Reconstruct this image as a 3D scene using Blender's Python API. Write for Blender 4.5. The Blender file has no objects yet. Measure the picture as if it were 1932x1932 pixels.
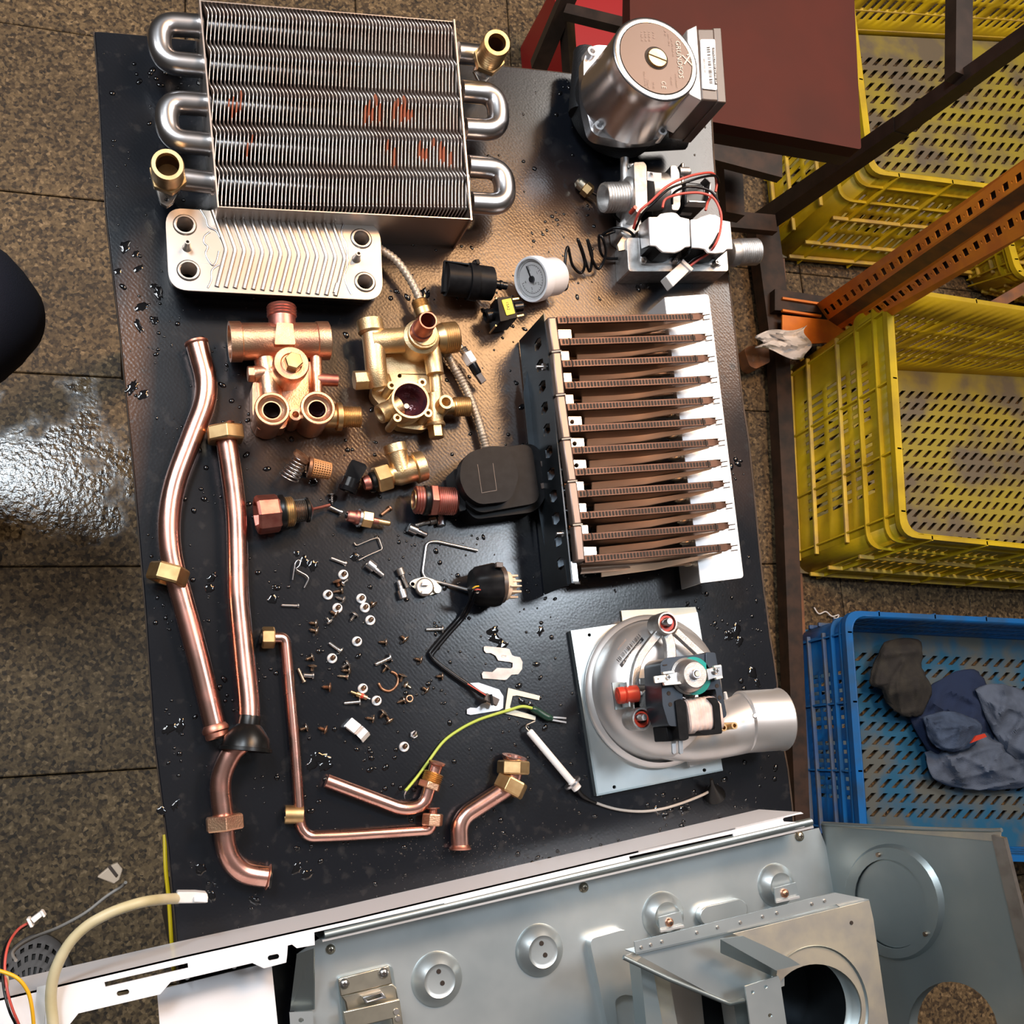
import bpy, math, random
from mathutils import Vector, Matrix, geometry
random.seed(7)
sc = bpy.context.scene
COL = sc.collection
# ---------------------------------------------------------------- camera
F = 2000.0; CX = CY = 966.0; NX, NY = 250.0, 1450.0      # image size 1932; NX, NY = where a plumb line under the camera meets the picture
BT = 0.865                                                # height of the bench top
_d = Vector((NX - CX, -(NY - CY), -F)).normalized()
_Z = -_d
_X = (Vector((1, 0, 0)) - _Z * _Z.x).normalized()
_Y = _Z.cross(_X)
R = Matrix((_X, _Y, _Z))
CAM = Vector((0, 0, BT + 0.95 * _Z.z))
cd = bpy.data.cameras.new('camera'); cam = bpy.data.objects.new('camera', cd); COL.objects.link(cam)
cam.matrix_world = Matrix.Translation(CAM) @ R.to_4x4()
cd.sensor_width = 36; cd.lens = 36 * F / 1932; cd.clip_start = 0.01; cd.clip_end = 60
sc.camera = cam
sc.view_settings.view_transform = 'Standard'; sc.view_settings.look = 'None'
sc.view_settings.exposure = -0.15; sc.view_settings.gamma = 1.0; sc.view_settings.use_curve_mapping = False

def P(px, py, h=0.0):
    """point of the scene seen at picture point px, py, h millimetres above the bench top"""
    dw = R @ Vector(((px - CX) / F, -(py - CY) / F, -1))
    t = (BT + h * 0.001 - CAM.z) / dw.z
    return CAM + dw * t
def V(p): return p if isinstance(p, Vector) else P(*p)
def K(v): return (-(R.transposed() @ (v - CAM)).z) / F      # metres per picture unit at a point
UP = Vector((0, 0, 1))

# ---------------------------------------------------------------- world and lamps
w = bpy.data.worlds.new('world'); sc.world = w; w.use_nodes = True
wn = w.node_tree.nodes; bg = wn['Background']
tc = wn.new('ShaderNodeTexCoord'); sep = wn.new('ShaderNodeSeparateXYZ'); rp = wn.new('ShaderNodeValToRGB')
w.node_tree.links.new(tc.outputs['Generated'], sep.inputs[0]); w.node_tree.links.new(sep.outputs['Z'], rp.inputs[0])
rp.color_ramp.elements[0].color = (0.14, 0.12, 0.105, 1); rp.color_ramp.elements[0].position = 0.45; rp.color_ramp.elements[1].color = (0.80, 0.77, 0.75, 1)
w.node_tree.links.new(rp.outputs[0], bg.inputs[0]); bg.inputs[1].default_value = 0.30

def lamp(name, loc, aim, sx, sy, power, color, spread=180):
    l = bpy.data.lights.new(name, 'AREA'); l.shape = 'RECTANGLE'; l.size = sx; l.size_y = sy
    l.energy = power; l.color = color; l.spread = math.radians(spread)
    o = bpy.data.objects.new(name, l); COL.objects.link(o); o.location = loc
    o.rotation_euler = (Vector(aim) - Vector(loc)).to_track_quat('-Z', 'Y').to_euler()
    return o
def mirror_spot(px, py, h, height):
    """where a lamp at that height above the point is, whose mirror image the camera sees at px, py"""
    p = P(px, py, h); r = (p - CAM).normalized(); r.z = abs(r.z)
    return p + r * (height / r.z), p
a, p = mirror_spot(945, 640, 0, 1.7);  lamp('warm_lamp', a, p, 0.56, 0.44, 34, (1.0, 0.56, 0.26))
a, p = mirror_spot(1010, 1070, 0, 1.9); lamp('cool_lamp', a, p, 0.26, 0.40, 13, (0.80, 0.90, 1.0))
a, p = mirror_spot(0, 935, -865, 2.6); lamp('skylight', a, p, 0.36, 0.42, 26, (0.82, 0.92, 1.0))
lamp('ceiling_lamp', (1.75, 2.0, 2.9), (0.3, 0.2, BT), 1.2, 0.6, 48, (1.0, 0.93, 0.86))
lamp('left_fill', (-1.2, 0.9, 2.7), (0.2, 0.2, BT), 0.3, 1.6, 26, (0.95, 0.97, 1.0))  # added fill from the left, set so its reflection misses the board

# ---------------------------------------------------------------- materials
def mat(name, color, rough=0.5, metal=0.0, c2=None, scale=30.0, mix=(0.4, 0.65), bump=0.0, bscale=None, r2=None,
        trans=0.0, coat=0.0, detail=4.0, stretch=None, ior=None, spec=None):
    m = bpy.data.materials.new(name); m.use_nodes = True
    nt = m.node_tree; N = nt.nodes; L = nt.links; b = N['Principled BSDF']
    b.inputs['Base Color'].default_value = (*color, 1); b.inputs['Roughness'].default_value = rough
    b.inputs['Metallic'].default_value = metal
    if trans: b.inputs['Transmission Weight'].default_value = trans
    if coat: b.inputs['Coat Weight'].default_value = coat; b.inputs['Coat Roughness'].default_value = 0.08
    if spec is not None: b.inputs['Specular IOR Level'].default_value = spec
    if ior: b.inputs['IOR'].default_value = ior
    if c2 is not None or bump or r2 is not None:
        g = N.new('ShaderNodeNewGeometry'); mp = N.new('ShaderNodeMapping'); L.new(g.outputs['Position'], mp.inputs[0])
        if stretch: mp.inputs['Scale'].default_value = stretch
        n = N.new('ShaderNodeTexNoise'); n.inputs['Scale'].default_value = scale; n.inputs['Detail'].default_value = detail
        L.new(mp.outputs[0], n.inputs['Vector'])
        mr = N.new('ShaderNodeMapRange'); mr.inputs[1].default_value = mix[0]; mr.inputs[2].default_value = mix[1]
        L.new(n.outputs[0], mr.inputs[0])
        if c2 is not None:
            mx = N.new('ShaderNodeMix'); mx.data_type = 'RGBA'; mx.inputs[6].default_value = (*color, 1); mx.inputs[7].default_value = (*c2, 1)
            L.new(mr.outputs[0], mx.inputs[0]); L.new(mx.outputs[2], b.inputs['Base Color'])
        if r2 is not None:
            m2 = N.new('ShaderNodeMapRange'); m2.inputs[3].default_value = rough; m2.inputs[4].default_value = r2
            L.new(mr.outputs[0], m2.inputs[0]); L.new(m2.outputs[0], b.inputs['Roughness'])
        if bump:
            n2 = n
            if bscale:
                n2 = N.new('ShaderNodeTexNoise'); n2.inputs['Scale'].default_value = bscale; L.new(mp.outputs[0], n2.inputs['Vector'])
            bp = N.new('ShaderNodeBump'); bp.inputs['Strength'].default_value = bump; bp.inputs['Distance'].default_value = 0.001
            L.new(n2.outputs[0], bp.inputs['Height']); L.new(bp.outputs[0], b.inputs['Normal'])
    return m
M = {}
M['copper'] = mat('copper', (0.86, 0.50, 0.41), 0.22, 1, c2=(0.64, 0.31, 0.25), scale=45, r2=0.34)
M['copper_dull'] = mat('copper_dull', (0.66, 0.30, 0.22), 0.42, 1, c2=(0.42, 0.17, 0.12), scale=70)
M['brass'] = mat('brass', (0.84, 0.64, 0.38), 0.40, 1, c2=(0.66, 0.42, 0.20), scale=60, bump=0.15, bscale=900)
M['brass_pink'] = mat('brass_pink', (0.84, 0.56, 0.36), 0.38, 1, c2=(0.70, 0.36, 0.24), scale=38, mix=(0.35, 0.6), bump=0.2, bscale=800)
M['brass_cast'] = mat('brass_cast', (0.76, 0.57, 0.34), 0.46, 1, c2=(0.62, 0.44, 0.23), scale=45, bump=0.25, bscale=900)
M['brass_nut'] = mat('brass_nut', (0.74, 0.52, 0.26), 0.40, 1, c2=(0.60, 0.38, 0.18), scale=90)
M['red_brass'] = mat('red_brass', (0.60, 0.25, 0.20), 0.45, 1, c2=(0.45, 0.15, 0.12), scale=80)
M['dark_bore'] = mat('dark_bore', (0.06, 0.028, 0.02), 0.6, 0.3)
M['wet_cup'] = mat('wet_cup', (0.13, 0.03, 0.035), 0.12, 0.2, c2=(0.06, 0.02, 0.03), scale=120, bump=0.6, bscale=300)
M['steel'] = mat('steel', (0.70, 0.70, 0.72), 0.30, 1, c2=(0.55, 0.54, 0.54), scale=50)
M['steel_satin'] = mat('steel_satin', (0.62, 0.60, 0.60), 0.28, 1, c2=(0.50, 0.48, 0.48), scale=30)
M['steel_dull'] = mat('steel_dull', (0.48, 0.45, 0.42), 0.42, 1, c2=(0.34, 0.30, 0.27), scale=60)
M['alu_cast'] = mat('alu_cast', (0.62, 0.61, 0.60), 0.45, 1, c2=(0.50, 0.48, 0.47), scale=150, bump=0.3, bscale=1500)
M['alu'] = mat('alu', (0.72, 0.71, 0.71), 0.42, 0.8, c2=(0.66, 0.64, 0.63), scale=20)
M['plate_ss'] = mat('plate_ss', (0.52, 0.49, 0.47), 0.36, 1, c2=(0.50, 0.42, 0.35), scale=14)
M['fin_edge'] = mat('fin_edge', (0.62, 0.57, 0.54), 0.34, 1, c2=(0.50, 0.42, 0.38), scale=22)
M['fin'] = mat('fin', (0.12, 0.10, 0.09), 0.5, 0.9, c2=(0.09, 0.06, 0.05), scale=22)
M['fin_rust'] = mat('fin_rust', (0.33, 0.11, 0.06), 0.6, 0.5)
M['frame_ss'] = mat('frame_ss', (0.60, 0.52, 0.47), 0.36, 1)
M['galv'] = mat('galv', (0.46, 0.52, 0.53), 0.34, 0.9, c2=(0.36, 0.43, 0.45), scale=9, r2=0.44)
M['galv_pale'] = mat('galv_pale', (0.66, 0.71, 0.72), 0.36, 0.85, c2=(0.50, 0.56, 0.58), scale=12)
M['galv_cream'] = mat('galv_cream', (0.62, 0.56, 0.44), 0.42, 0.75, c2=(0.48, 0.45, 0.40), scale=40)
M['latch'] = mat('latch_metal', (0.66, 0.60, 0.48), 0.34, 1, c2=(0.52, 0.47, 0.38), scale=60)
M['white_paint'] = mat('white_paint', (0.82, 0.82, 0.85), 0.30, 0, coat=0.3)
M['burner_bracket'] = mat('burner_bracket', (0.90, 0.90, 0.92), 0.38, 0.35, c2=(0.82, 0.82, 0.84), scale=10)
M['white_plastic'] = mat('white_plastic', (0.85, 0.82, 0.79), 0.4)
M['grey_white'] = mat('grey_white_plastic', (0.70, 0.68, 0.66), 0.4)
M['cream_plastic'] = mat('cream_plastic', (0.80, 0.62, 0.46), 0.45)
M['cream_cable'] = mat('cream_cable', (0.60, 0.53, 0.34), 0.45, c2=(0.46, 0.40, 0.22), scale=30)
M['black_plastic'] = mat('black_plastic', (0.007, 0.007, 0.008), 0.40, c2=(0.011, 0.011, 0.012), scale=120, spec=0.10)
M['black_gloss'] = mat('black_gloss', (0.006, 0.006, 0.007), 0.25, spec=0.3)
M['rubber'] = mat('rubber', (0.006, 0.006, 0.006), 0.32, spec=0.35)
M['brown_plastic'] = mat('brown_black_plastic', (0.085, 0.06, 0.048), 0.35)
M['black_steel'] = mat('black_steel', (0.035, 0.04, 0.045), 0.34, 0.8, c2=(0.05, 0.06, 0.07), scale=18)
M['iron'] = mat('dark_iron', (0.012, 0.013, 0.015), 0.55, 0.2, bump=0.4, bscale=500)
M['motor_steel'] = mat('lacquered_steel', (0.05, 0.06, 0.075), 0.30, 0.6)
M['red_rubber'] = mat('red_rubber', (0.55, 0.05, 0.025), 0.35)
M['red_wire'] = mat('red_wire', (0.55, 0.08, 0.06), 0.4)
M['orange_wire'] = mat('yellow_wire', (0.78, 0.42, 0.02), 0.4)
M['green_wire'] = mat('green_yellow_wire', (0.42, 0.52, 0.08), 0.4)
M['dark_green'] = mat('dark_green_sleeve', (0.01, 0.04, 0.025), 0.3)
M['grey_wire'] = mat('grey_wire', (0.40, 0.36, 0.32), 0.45)
M['yellow_label'] = mat('yellow_label', (0.90, 0.68, 0.02), 0.45)
M['sticker'] = mat('paper_sticker', (0.85, 0.85, 0.86), 0.4)
M['ink'] = mat('ink', (0.02, 0.02, 0.025), 0.5)
M['pale_ink'] = mat('pale_ink', (0.62, 0.52, 0.46), 0.5)
M['faint_ink'] = mat('faint_ink', (0.28, 0.18, 0.14), 0.5)
M['nameplate'] = mat('nameplate_brown', (0.115, 0.075, 0.058), 0.38, 0.3)
M['teal'] = mat('teal_enamel', (0.0, 0.28, 0.25), 0.3)
M['coil_tape'] = mat('coil_tape', (0.74, 0.60, 0.55), 0.5, c2=(0.62, 0.46, 0.41), scale=120, bump=0.4, bscale=160)
M['ceramic'] = mat('ceramic', (0.86, 0.84, 0.82), 0.22)
M['burner_copper'] = mat('burner_copper', (0.15, 0.085, 0.062), 0.5, 0.8, c2=(0.10, 0.055, 0.04), scale=40)
M['burner_side'] = mat('burner_side', (0.46, 0.34, 0.27), 0.36, 1, c2=(0.36, 0.25, 0.18), scale=16)
M['rail'] = mat('rail_metal', (0.22, 0.165, 0.14), 0.42, 0.7)
M['side_bright'] = mat('bronze_sheet', (0.80, 0.60, 0.44), 0.36, 0.55, c2=(0.68, 0.48, 0.34), scale=16)
M['slot_dark'] = mat('slot_dark', (0.02, 0.012, 0.008), 0.7)
M['tab_metal'] = mat('tab_metal', (0.92, 0.85, 0.74), 0.30, 0.6)
M['hose'] = mat('corrugated_hose', (0.40, 0.33, 0.26), 0.45, 0.5)
M['filter'] = mat('orange_filter', (0.52, 0.24, 0.09), 0.45)
M['rust'] = mat('rusty_steel', (0.40, 0.22, 0.13), 0.45, 0.85, c2=(0.25, 0.12, 0.07), scale=300)
M['screw_brown'] = mat('screw_bronze', (0.46, 0.35, 0.26), 0.34, 0.95, c2=(0.28, 0.20, 0.15), scale=350)
M['screw_steel'] = mat('screw_zinc', (0.66, 0.64, 0.62), 0.28, 1)
M['washer_white'] = mat('bright_washer', (0.88, 0.86, 0.86), 0.36, 0.5)
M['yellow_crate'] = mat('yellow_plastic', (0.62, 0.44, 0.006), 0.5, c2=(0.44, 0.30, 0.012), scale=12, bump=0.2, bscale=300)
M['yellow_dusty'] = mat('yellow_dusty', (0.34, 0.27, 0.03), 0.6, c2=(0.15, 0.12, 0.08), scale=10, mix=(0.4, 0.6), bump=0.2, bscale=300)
M['yellow_rib'] = mat('yellow_worn', (0.72, 0.50, 0.06), 0.55, c2=(0.50, 0.34, 0.10), scale=30)
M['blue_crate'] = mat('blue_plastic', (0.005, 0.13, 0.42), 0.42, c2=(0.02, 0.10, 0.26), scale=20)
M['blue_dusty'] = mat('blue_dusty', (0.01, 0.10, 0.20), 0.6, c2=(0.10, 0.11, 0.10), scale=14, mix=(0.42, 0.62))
M['blue_worn'] = mat('blue_worn', (0.10, 0.13, 0.18), 0.6, c2=(0.03, 0.10, 0.28), scale=26)
M['orange_paint'] = mat('orange_paint', (0.90, 0.27, 0.02), 0.45, c2=(0.72, 0.19, 0.025), scale=22)
M['rust_brown'] = mat('rusty_brown_paint', (0.05, 0.024, 0.014), 0.55, 0.1, c2=(0.018, 0.011, 0.008), scale=34)
M['rust_orange'] = mat('rusty_orange_paint', (0.28, 0.11, 0.04), 0.55, c2=(0.14, 0.07, 0.045), scale=24)
M['dark_paint'] = mat('dark_paint', (0.018, 0.012, 0.010), 0.45, c2=(0.035, 0.022, 0.017), scale=28)
M['maroon'] = mat('maroon_board', (0.07, 0.014, 0.009), 0.6, c2=(0.055, 0.013, 0.009), scale=9, spec=0.15)
M['maroon_edge'] = mat('maroon_edge', (0.05, 0.014, 0.01), 0.5)
M['red_seat'] = mat('red_plastic', (0.33, 0.006, 0.008), 0.4)
M['denim'] = mat('denim_rag', (0.055, 0.085, 0.15), 0.95, c2=(0.028, 0.045, 0.085), scale=26, bump=0.8, bscale=400)
M['denim2'] = mat('pale_denim_rag', (0.10, 0.13, 0.19), 0.95, c2=(0.06, 0.08, 0.12), scale=20, bump=0.8, bscale=400)
M['denim_navy'] = mat('navy_denim_rag', (0.012, 0.025, 0.07), 0.95, bump=0.8, bscale=400)
M['glove'] = mat('black_work_cloth', (0.022, 0.020, 0.019), 0.9, c2=(0.035, 0.032, 0.026), scale=40, bump=0.8, bscale=600)
M['tissue'] = mat('tissue_paper', (0.92, 0.90, 0.89), 0.9)
M['alu_polished'] = mat('alu_polished', (0.66, 0.65, 0.66), 0.26, 1, c2=(0.52, 0.51, 0.52), scale=18)
M['trousers'] = mat('dark_trousers', (0.012, 0.011, 0.020), 0.95, bump=0.5, bscale=900)
M['shoe_mesh'] = mat('grey_shoe_mesh', (0.20, 0.18, 0.17), 0.8)
M['shoe_dark'] = mat('dark_shoe', (0.03, 0.027, 0.025), 0.6)
M['bench_wood'] = mat('bench_wood', (0.06, 0.035, 0.02), 0.7, c2=(0.03, 0.018, 0.01), scale=60)
M['yellow_hose'] = mat('yellow_cord', (0.62, 0.46, 0.01), 0.4)
M['glass'] = mat('clear_lens', (1, 1, 1), 0.02, trans=1.0, ior=1.15)
M['water'] = mat('oily_water', (0.004, 0.004, 0.005), 0.03, spec=0.6)

def board_material():
    m = bpy.data.materials.new('oiled_hardboard'); m.use_nodes = True
    nt = m.node_tree; N = nt.nodes; L = nt.links; b = N['Principled BSDF']; b.inputs['Specular IOR Level'].default_value = 0.42
    g = N.new('ShaderNodeNewGeometry')
    n1 = N.new('ShaderNodeTexNoise'); n1.inputs['Scale'].default_value = 5; n1.inputs['Detail'].default_value = 6; L.new(g.outputs['Position'], n1.inputs['Vector'])
    n2 = N.new('ShaderNodeTexNoise'); n2.inputs['Scale'].default_value = 90; n2.inputs['Detail'].default_value = 5; L.new(g.outputs['Position'], n2.inputs['Vector'])
    # worn brown patches; the central one also has the warm glare painted in
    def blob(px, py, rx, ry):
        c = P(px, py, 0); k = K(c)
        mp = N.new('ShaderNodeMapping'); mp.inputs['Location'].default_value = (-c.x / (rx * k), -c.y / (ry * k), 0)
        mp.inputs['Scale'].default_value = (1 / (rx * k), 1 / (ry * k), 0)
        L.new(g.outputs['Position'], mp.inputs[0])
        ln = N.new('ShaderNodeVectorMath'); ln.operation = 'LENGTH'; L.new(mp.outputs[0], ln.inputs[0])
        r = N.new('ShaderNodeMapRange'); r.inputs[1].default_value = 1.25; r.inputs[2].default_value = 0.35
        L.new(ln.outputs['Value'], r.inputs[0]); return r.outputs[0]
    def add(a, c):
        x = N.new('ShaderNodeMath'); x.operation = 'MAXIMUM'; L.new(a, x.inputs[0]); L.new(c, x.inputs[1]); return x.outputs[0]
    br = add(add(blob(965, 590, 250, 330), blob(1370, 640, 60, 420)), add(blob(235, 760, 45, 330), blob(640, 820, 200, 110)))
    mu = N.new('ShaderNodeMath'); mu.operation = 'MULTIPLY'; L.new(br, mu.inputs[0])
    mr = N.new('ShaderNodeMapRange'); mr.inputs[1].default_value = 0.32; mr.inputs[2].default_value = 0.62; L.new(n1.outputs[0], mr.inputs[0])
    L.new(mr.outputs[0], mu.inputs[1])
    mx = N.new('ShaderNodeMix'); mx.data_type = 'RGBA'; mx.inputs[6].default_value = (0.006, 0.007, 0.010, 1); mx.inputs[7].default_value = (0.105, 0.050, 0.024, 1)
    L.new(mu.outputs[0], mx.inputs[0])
    # fine scuffs
    mr2 = N.new('ShaderNodeMapRange'); mr2.inputs[1].default_value = 0.58; mr2.inputs[2].default_value = 0.8; L.new(n2.outputs[0], mr2.inputs[0])
    mx2 = N.new('ShaderNodeMix'); mx2.data_type = 'RGBA'; mx2.inputs[7].default_value = (0.026, 0.025, 0.026, 1)
    L.new(mx.outputs[2], mx2.inputs[6]); L.new(mr2.outputs[0], mx2.inputs[0]); L.new(mx2.outputs[2], b.inputs['Base Color'])
    # woven imprint of the hardboard
    vo = N.new('ShaderNodeTexVoronoi'); vo.inputs['Scale'].default_value = 420; L.new(g.outputs['Position'], vo.inputs['Vector'])
    wv = N.new('ShaderNodeTexWave'); wv.inputs['Scale'].default_value = 150; wv.inputs['Distortion'].default_value = 2.5; wv.bands_direction = 'DIAGONAL'
    L.new(g.outputs['Position'], wv.inputs['Vector'])
    ad = N.new('ShaderNodeMath'); ad.operation = 'MULTIPLY_ADD'; ad.inputs[1].default_value = 0.35; L.new(wv.outputs['Fac'], ad.inputs[0]); L.new(vo.outputs['Distance'], ad.inputs[2])
    bp = N.new('ShaderNodeBump'); bp.inputs['Strength'].default_value = 0.14; bp.inputs['Distance'].default_value = 0.00022
    L.new(ad.outputs[0], bp.inputs['Height']); L.new(bp.outputs[0], b.inputs['Normal'])
    ms = N.new('ShaderNodeMapRange'); ms.inputs[3].default_value = 0.10; ms.inputs[4].default_value = 0.55; L.new(mu.outputs[0], ms.inputs[0]); L.new(ms.outputs[0], bp.inputs['Strength'])
    mr3 = N.new('ShaderNodeMapRange'); mr3.inputs[1].default_value = 0.3; mr3.inputs[2].default_value = 0.7; mr3.inputs[3].default_value = 0.17; mr3.inputs[4].default_value = 0.29
    L.new(n1.outputs[0], mr3.inputs[0]); L.new(mr3.outputs[0], b.inputs['Roughness'])
    return m
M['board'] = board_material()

def tile_material():
    m = bpy.data.materials.new('terrazzo'); m.use_nodes = True
    nt = m.node_tree; N = nt.nodes; L = nt.links; b = N['Principled BSDF']
    g = N.new('ShaderNodeNewGeometry')
    def noise(s, d=4.0):
        n = N.new('ShaderNodeTexNoise'); n.inputs['Scale'].default_value = s; n.inputs['Detail'].default_value = d
        L.new(g.outputs['Position'], n.inputs['Vector']); return n.outputs[0]
    v = N.new('ShaderNodeTexVoronoi'); v.inputs['Scale'].default_value = 190; v.inputs['Randomness'].default_value = 1; L.new(g.outputs['Position'], v.inputs['Vector'])
    r = N.new('ShaderNodeValToRGB'); e = r.color_ramp.elements
    e[0].position = 0.0; e[0].color = (0.022, 0.014, 0.007, 1); e[1].position = 1.0; e[1].color = (0.34, 0.23, 0.12, 1)
    for p_, c_ in ((0.25, (0.065, 0.040, 0.019, 1)), (0.45, (0.115, 0.074, 0.034, 1)), (0.75, (0.18, 0.118, 0.055, 1))):
        q = e.new(p_); q.color = c_
    s = N.new('ShaderNodeSeparateColor'); L.new(v.outputs['Color'], s.inputs[0]); 
    ad = N.new('ShaderNodeMath'); ad.operation = 'MULTIPLY_ADD'; ad.inputs[1].default_value = 0.75; L.new(s.outputs[0], ad.inputs[0])
    m3 = N.new('ShaderNodeMapRange'); m3.inputs[1].default_value = 0.3; m3.inputs[2].default_value = 0.7; m3.inputs[3].default_value = -0.15; m3.inputs[4].default_value = 0.3
    L.new(noise(160, 5), m3.inputs[0]); L.new(m3.outputs[0], ad.inputs[2]); L.new(ad.outputs[0], r.inputs[0])
    mx = N.new('ShaderNodeMix'); mx.data_type = 'RGBA'; mx.blend_type = 'MULTIPLY'; mx.inputs[0].default_value = 1
    m4 = N.new('ShaderNodeMapRange'); m4.inputs[1].default_value = 0.3; m4.inputs[2].default_value = 0.65; m4.inputs[3].default_value = 0.55; m4.inputs[4].default_value = 1.15
    L.new(noise(3.0, 6), m4.inputs[0]); L.new(r.outputs[0], mx.inputs[6]); L.new(m4.outputs[0], mx.inputs[7]); L.new(mx.outputs[2], b.inputs['Base Color'])
    # a puddle wiped across the tiles left of the bench; the rest is dry
    c = P(85, 900, -865); k = K(c); mp = N.new('ShaderNodeMapping'); mp.inputs['Location'].default_value = (-c.x / (230 * k), -c.y / (190 * k), 0)
    mp.inputs['Scale'].default_value = (1 / (230 * k), 1 / (190 * k), 0); L.new(g.outputs['Position'], mp.inputs[0])
    ln = N.new('ShaderNodeVectorMath'); ln.operation = 'LENGTH'; L.new(mp.outputs[0], ln.inputs[0])
    ns = N.new('ShaderNodeMath'); ns.operation = 'MULTIPLY_ADD'; ns.inputs[1].default_value = 2.8; L.new(noise(12, 6), ns.inputs[0]); L.new(ln.outputs['Value'], ns.inputs[2])
    wet = N.new('ShaderNodeMapRange'); wet.inputs[1].default_value = 1.95; wet.inputs[2].default_value = 2.25; wet.inputs[3].default_value = 0.13; wet.inputs[4].default_value = 0.68
    L.new(ns.outputs[0], wet.inputs[0]); L.new(wet.outputs[0], b.inputs['Roughness'])
    bp = N.new('ShaderNodeBump'); bp.inputs['Strength'].default_value = 0.5; bp.inputs['Distance'].default_value = 0.0015
    L.new(noise(110, 3), bp.inputs['Height']); L.new(bp.outputs[0], b.inputs['Normal'])
    return m
M['terrazzo'] = tile_material()
M['grout'] = mat('grout', (0.03, 0.022, 0.015), 0.8)

# ---------------------------------------------------------------- mesh building
def frame(ax):
    ax = ax.normalized()
    ref = UP if abs(ax.z) < 0.95 else Vector((0, 1, 0))
    u = (ref - ax * ref.dot(ax)).normalized(); return u, ax.cross(u)
class MB:
    def __init__(s): s.v = []; s.f = []
    def add(s, vs, fs):
        o = len(s.v); s.v += [Vector(x) for x in vs]; s.f += [tuple(i + o for i in f) for f in fs]; return s
    def tube(s, pts, r, seg=12, cap=True, px=True):
        pts = [V(p) for p in pts]; n = len(pts); rr = r if isinstance(r, (list, tuple)) else [r] * n
        T = []
        for i in range(n):
            a = pts[max(i - 1, 0)]; b = pts[min(i + 1, n - 1)]; T.append((b - a).normalized())
        u, _ = frame(T[0]); vs = []; fs = []
        for i in range(n):
            u = (u - T[i] * u.dot(T[i])).normalized(); w_ = T[i].cross(u); q = rr[i] * (K(pts[i]) if px else 1)
            for k in range(seg):
                a = 2 * math.pi * k / seg; vs.append(pts[i] + (u * math.cos(a) + w_ * math.sin(a)) * q)
        for i in range(n - 1):
            for k in range(seg):
                k2 = (k + 1) % seg; fs.append((i * seg + k, i * seg + k2, (i + 1) * seg + k2, (i + 1) * seg + k))
        if cap: fs += [tuple(range(seg))[::-1], tuple((n - 1) * seg + k for k in range(seg))]
        return s.add(vs, fs)
    def lathe(s, p0, p1, prof, seg=24, ph=0.0, cap=(True, True), px=True):
        p0 = V(p0); p1 = V(p1); ax = p1 - p0; u, w_ = frame(ax); k_ = K((p0 + p1) / 2) if px else 1
        vs = []; fs = []; rings = []
        for t, r in prof:
            c = p0 + ax * t
            if r < 1e-6: rings.append([len(vs)]); vs.append(c); continue
            ring = []
            for k in range(seg):
                a = 2 * math.pi * k / seg + ph; ring.append(len(vs)); vs.append(c + (u * math.cos(a) + w_ * math.sin(a)) * r * k_)
            rings.append(ring)
        for a, b in zip(rings, rings[1:]):
            if len(a) == 1 and len(b) == 1: continue
            for k in range(seg):
                k2 = (k + 1) % seg
                if len(a) == 1: fs.append((a[0], b[k2], b[k]))
                elif len(b) == 1: fs.append((a[k], a[k2], b[0]))
                else: fs.append((a[k], a[k2], b[k2], b[k]))
        if cap[0] and len(rings[0]) > 1: fs.append(tuple(rings[0][::-1]))
        if cap[1] and len(rings[-1]) > 1: fs.append(tuple(rings[-1]))
        return s.add(vs, fs)
    def lv(s, px, py, h0, h1, prof, seg=28, ph=0.0, cap=(True, True)):
        """upright lathe whose TOP (h1) is seen at px, py"""
        t = P(px, py, h1); return s.lathe(t - UP * (h1 - h0) * 0.001, t, prof, seg, ph, cap)
    def ext(s, loop, vec, holes=()):
        loops = [[V(p) for p in loop]] + [[V(p) for p in q] for q in holes]
        flat = [p for l in loops for p in l]; n = len(flat)
        if len(loops) == 1 and len(flat) <= 4: tri = [tuple(range(n))]
        else: tri = geometry.tessellate_polygon(loops)
        nrm = Vector((0, 0, 0)); l0 = loops[0]
        for i in range(len(l0)): nrm += l0[i].cross(l0[(i + 1) % len(l0)])
        out = []
        for t in tri:
            a, b, c = flat[t[0]], flat[t[1]], flat[t[2]]
            nn = (b - a).cross(c - a)
            out.append(t if nn.dot(vec) < 0 else tuple(reversed(t)))
        fs = out + [tuple(i + n for i in reversed(t)) for t in out]
        o = 0
        for l in loops:
            m_ = len(l)
            for i in range(m_):
                j = (i + 1) % m_; fs.append((o + i, o + j, o + j + n, o + i + n))
            o += m_
        return s.add(flat + [p + vec for p in flat], fs)
    def prism(s, outline, h1, h0, holes=()):
        return s.ext([P(x, y, h1) for x, y in outline], UP * (h0 - h1) * 0.001, [[P(x, y, h1) if not isinstance((x, y), Vector) else x for x, y in q] for q in holes])
    def bar(s, p0, p1, w_, t_):
        p0 = V(p0); p1 = V(p1); ax = (p1 - p0).normalized(); u, v_ = frame(ax); k0 = K(p0); k1 = K(p1)
        vs = []
        for p, k in ((p0, k0), (p1, k1)):
            for a, b in ((-1, -1), (1, -1), (1, 1), (-1, 1)): vs.append(p + v_ * a * w_ * k / 2 + u * b * t_ * k / 2)
        return s.add(vs, [(0, 3, 2, 1), (4, 5, 6, 7), (0, 1, 5, 4), (1, 2, 6, 5), (2, 3, 7, 6), (3, 0, 4, 7)])
    def quad(s, a, b, c, d): return s.add([V(a), V(b), V(c), V(d)], [(0, 1, 2, 3)])
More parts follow.
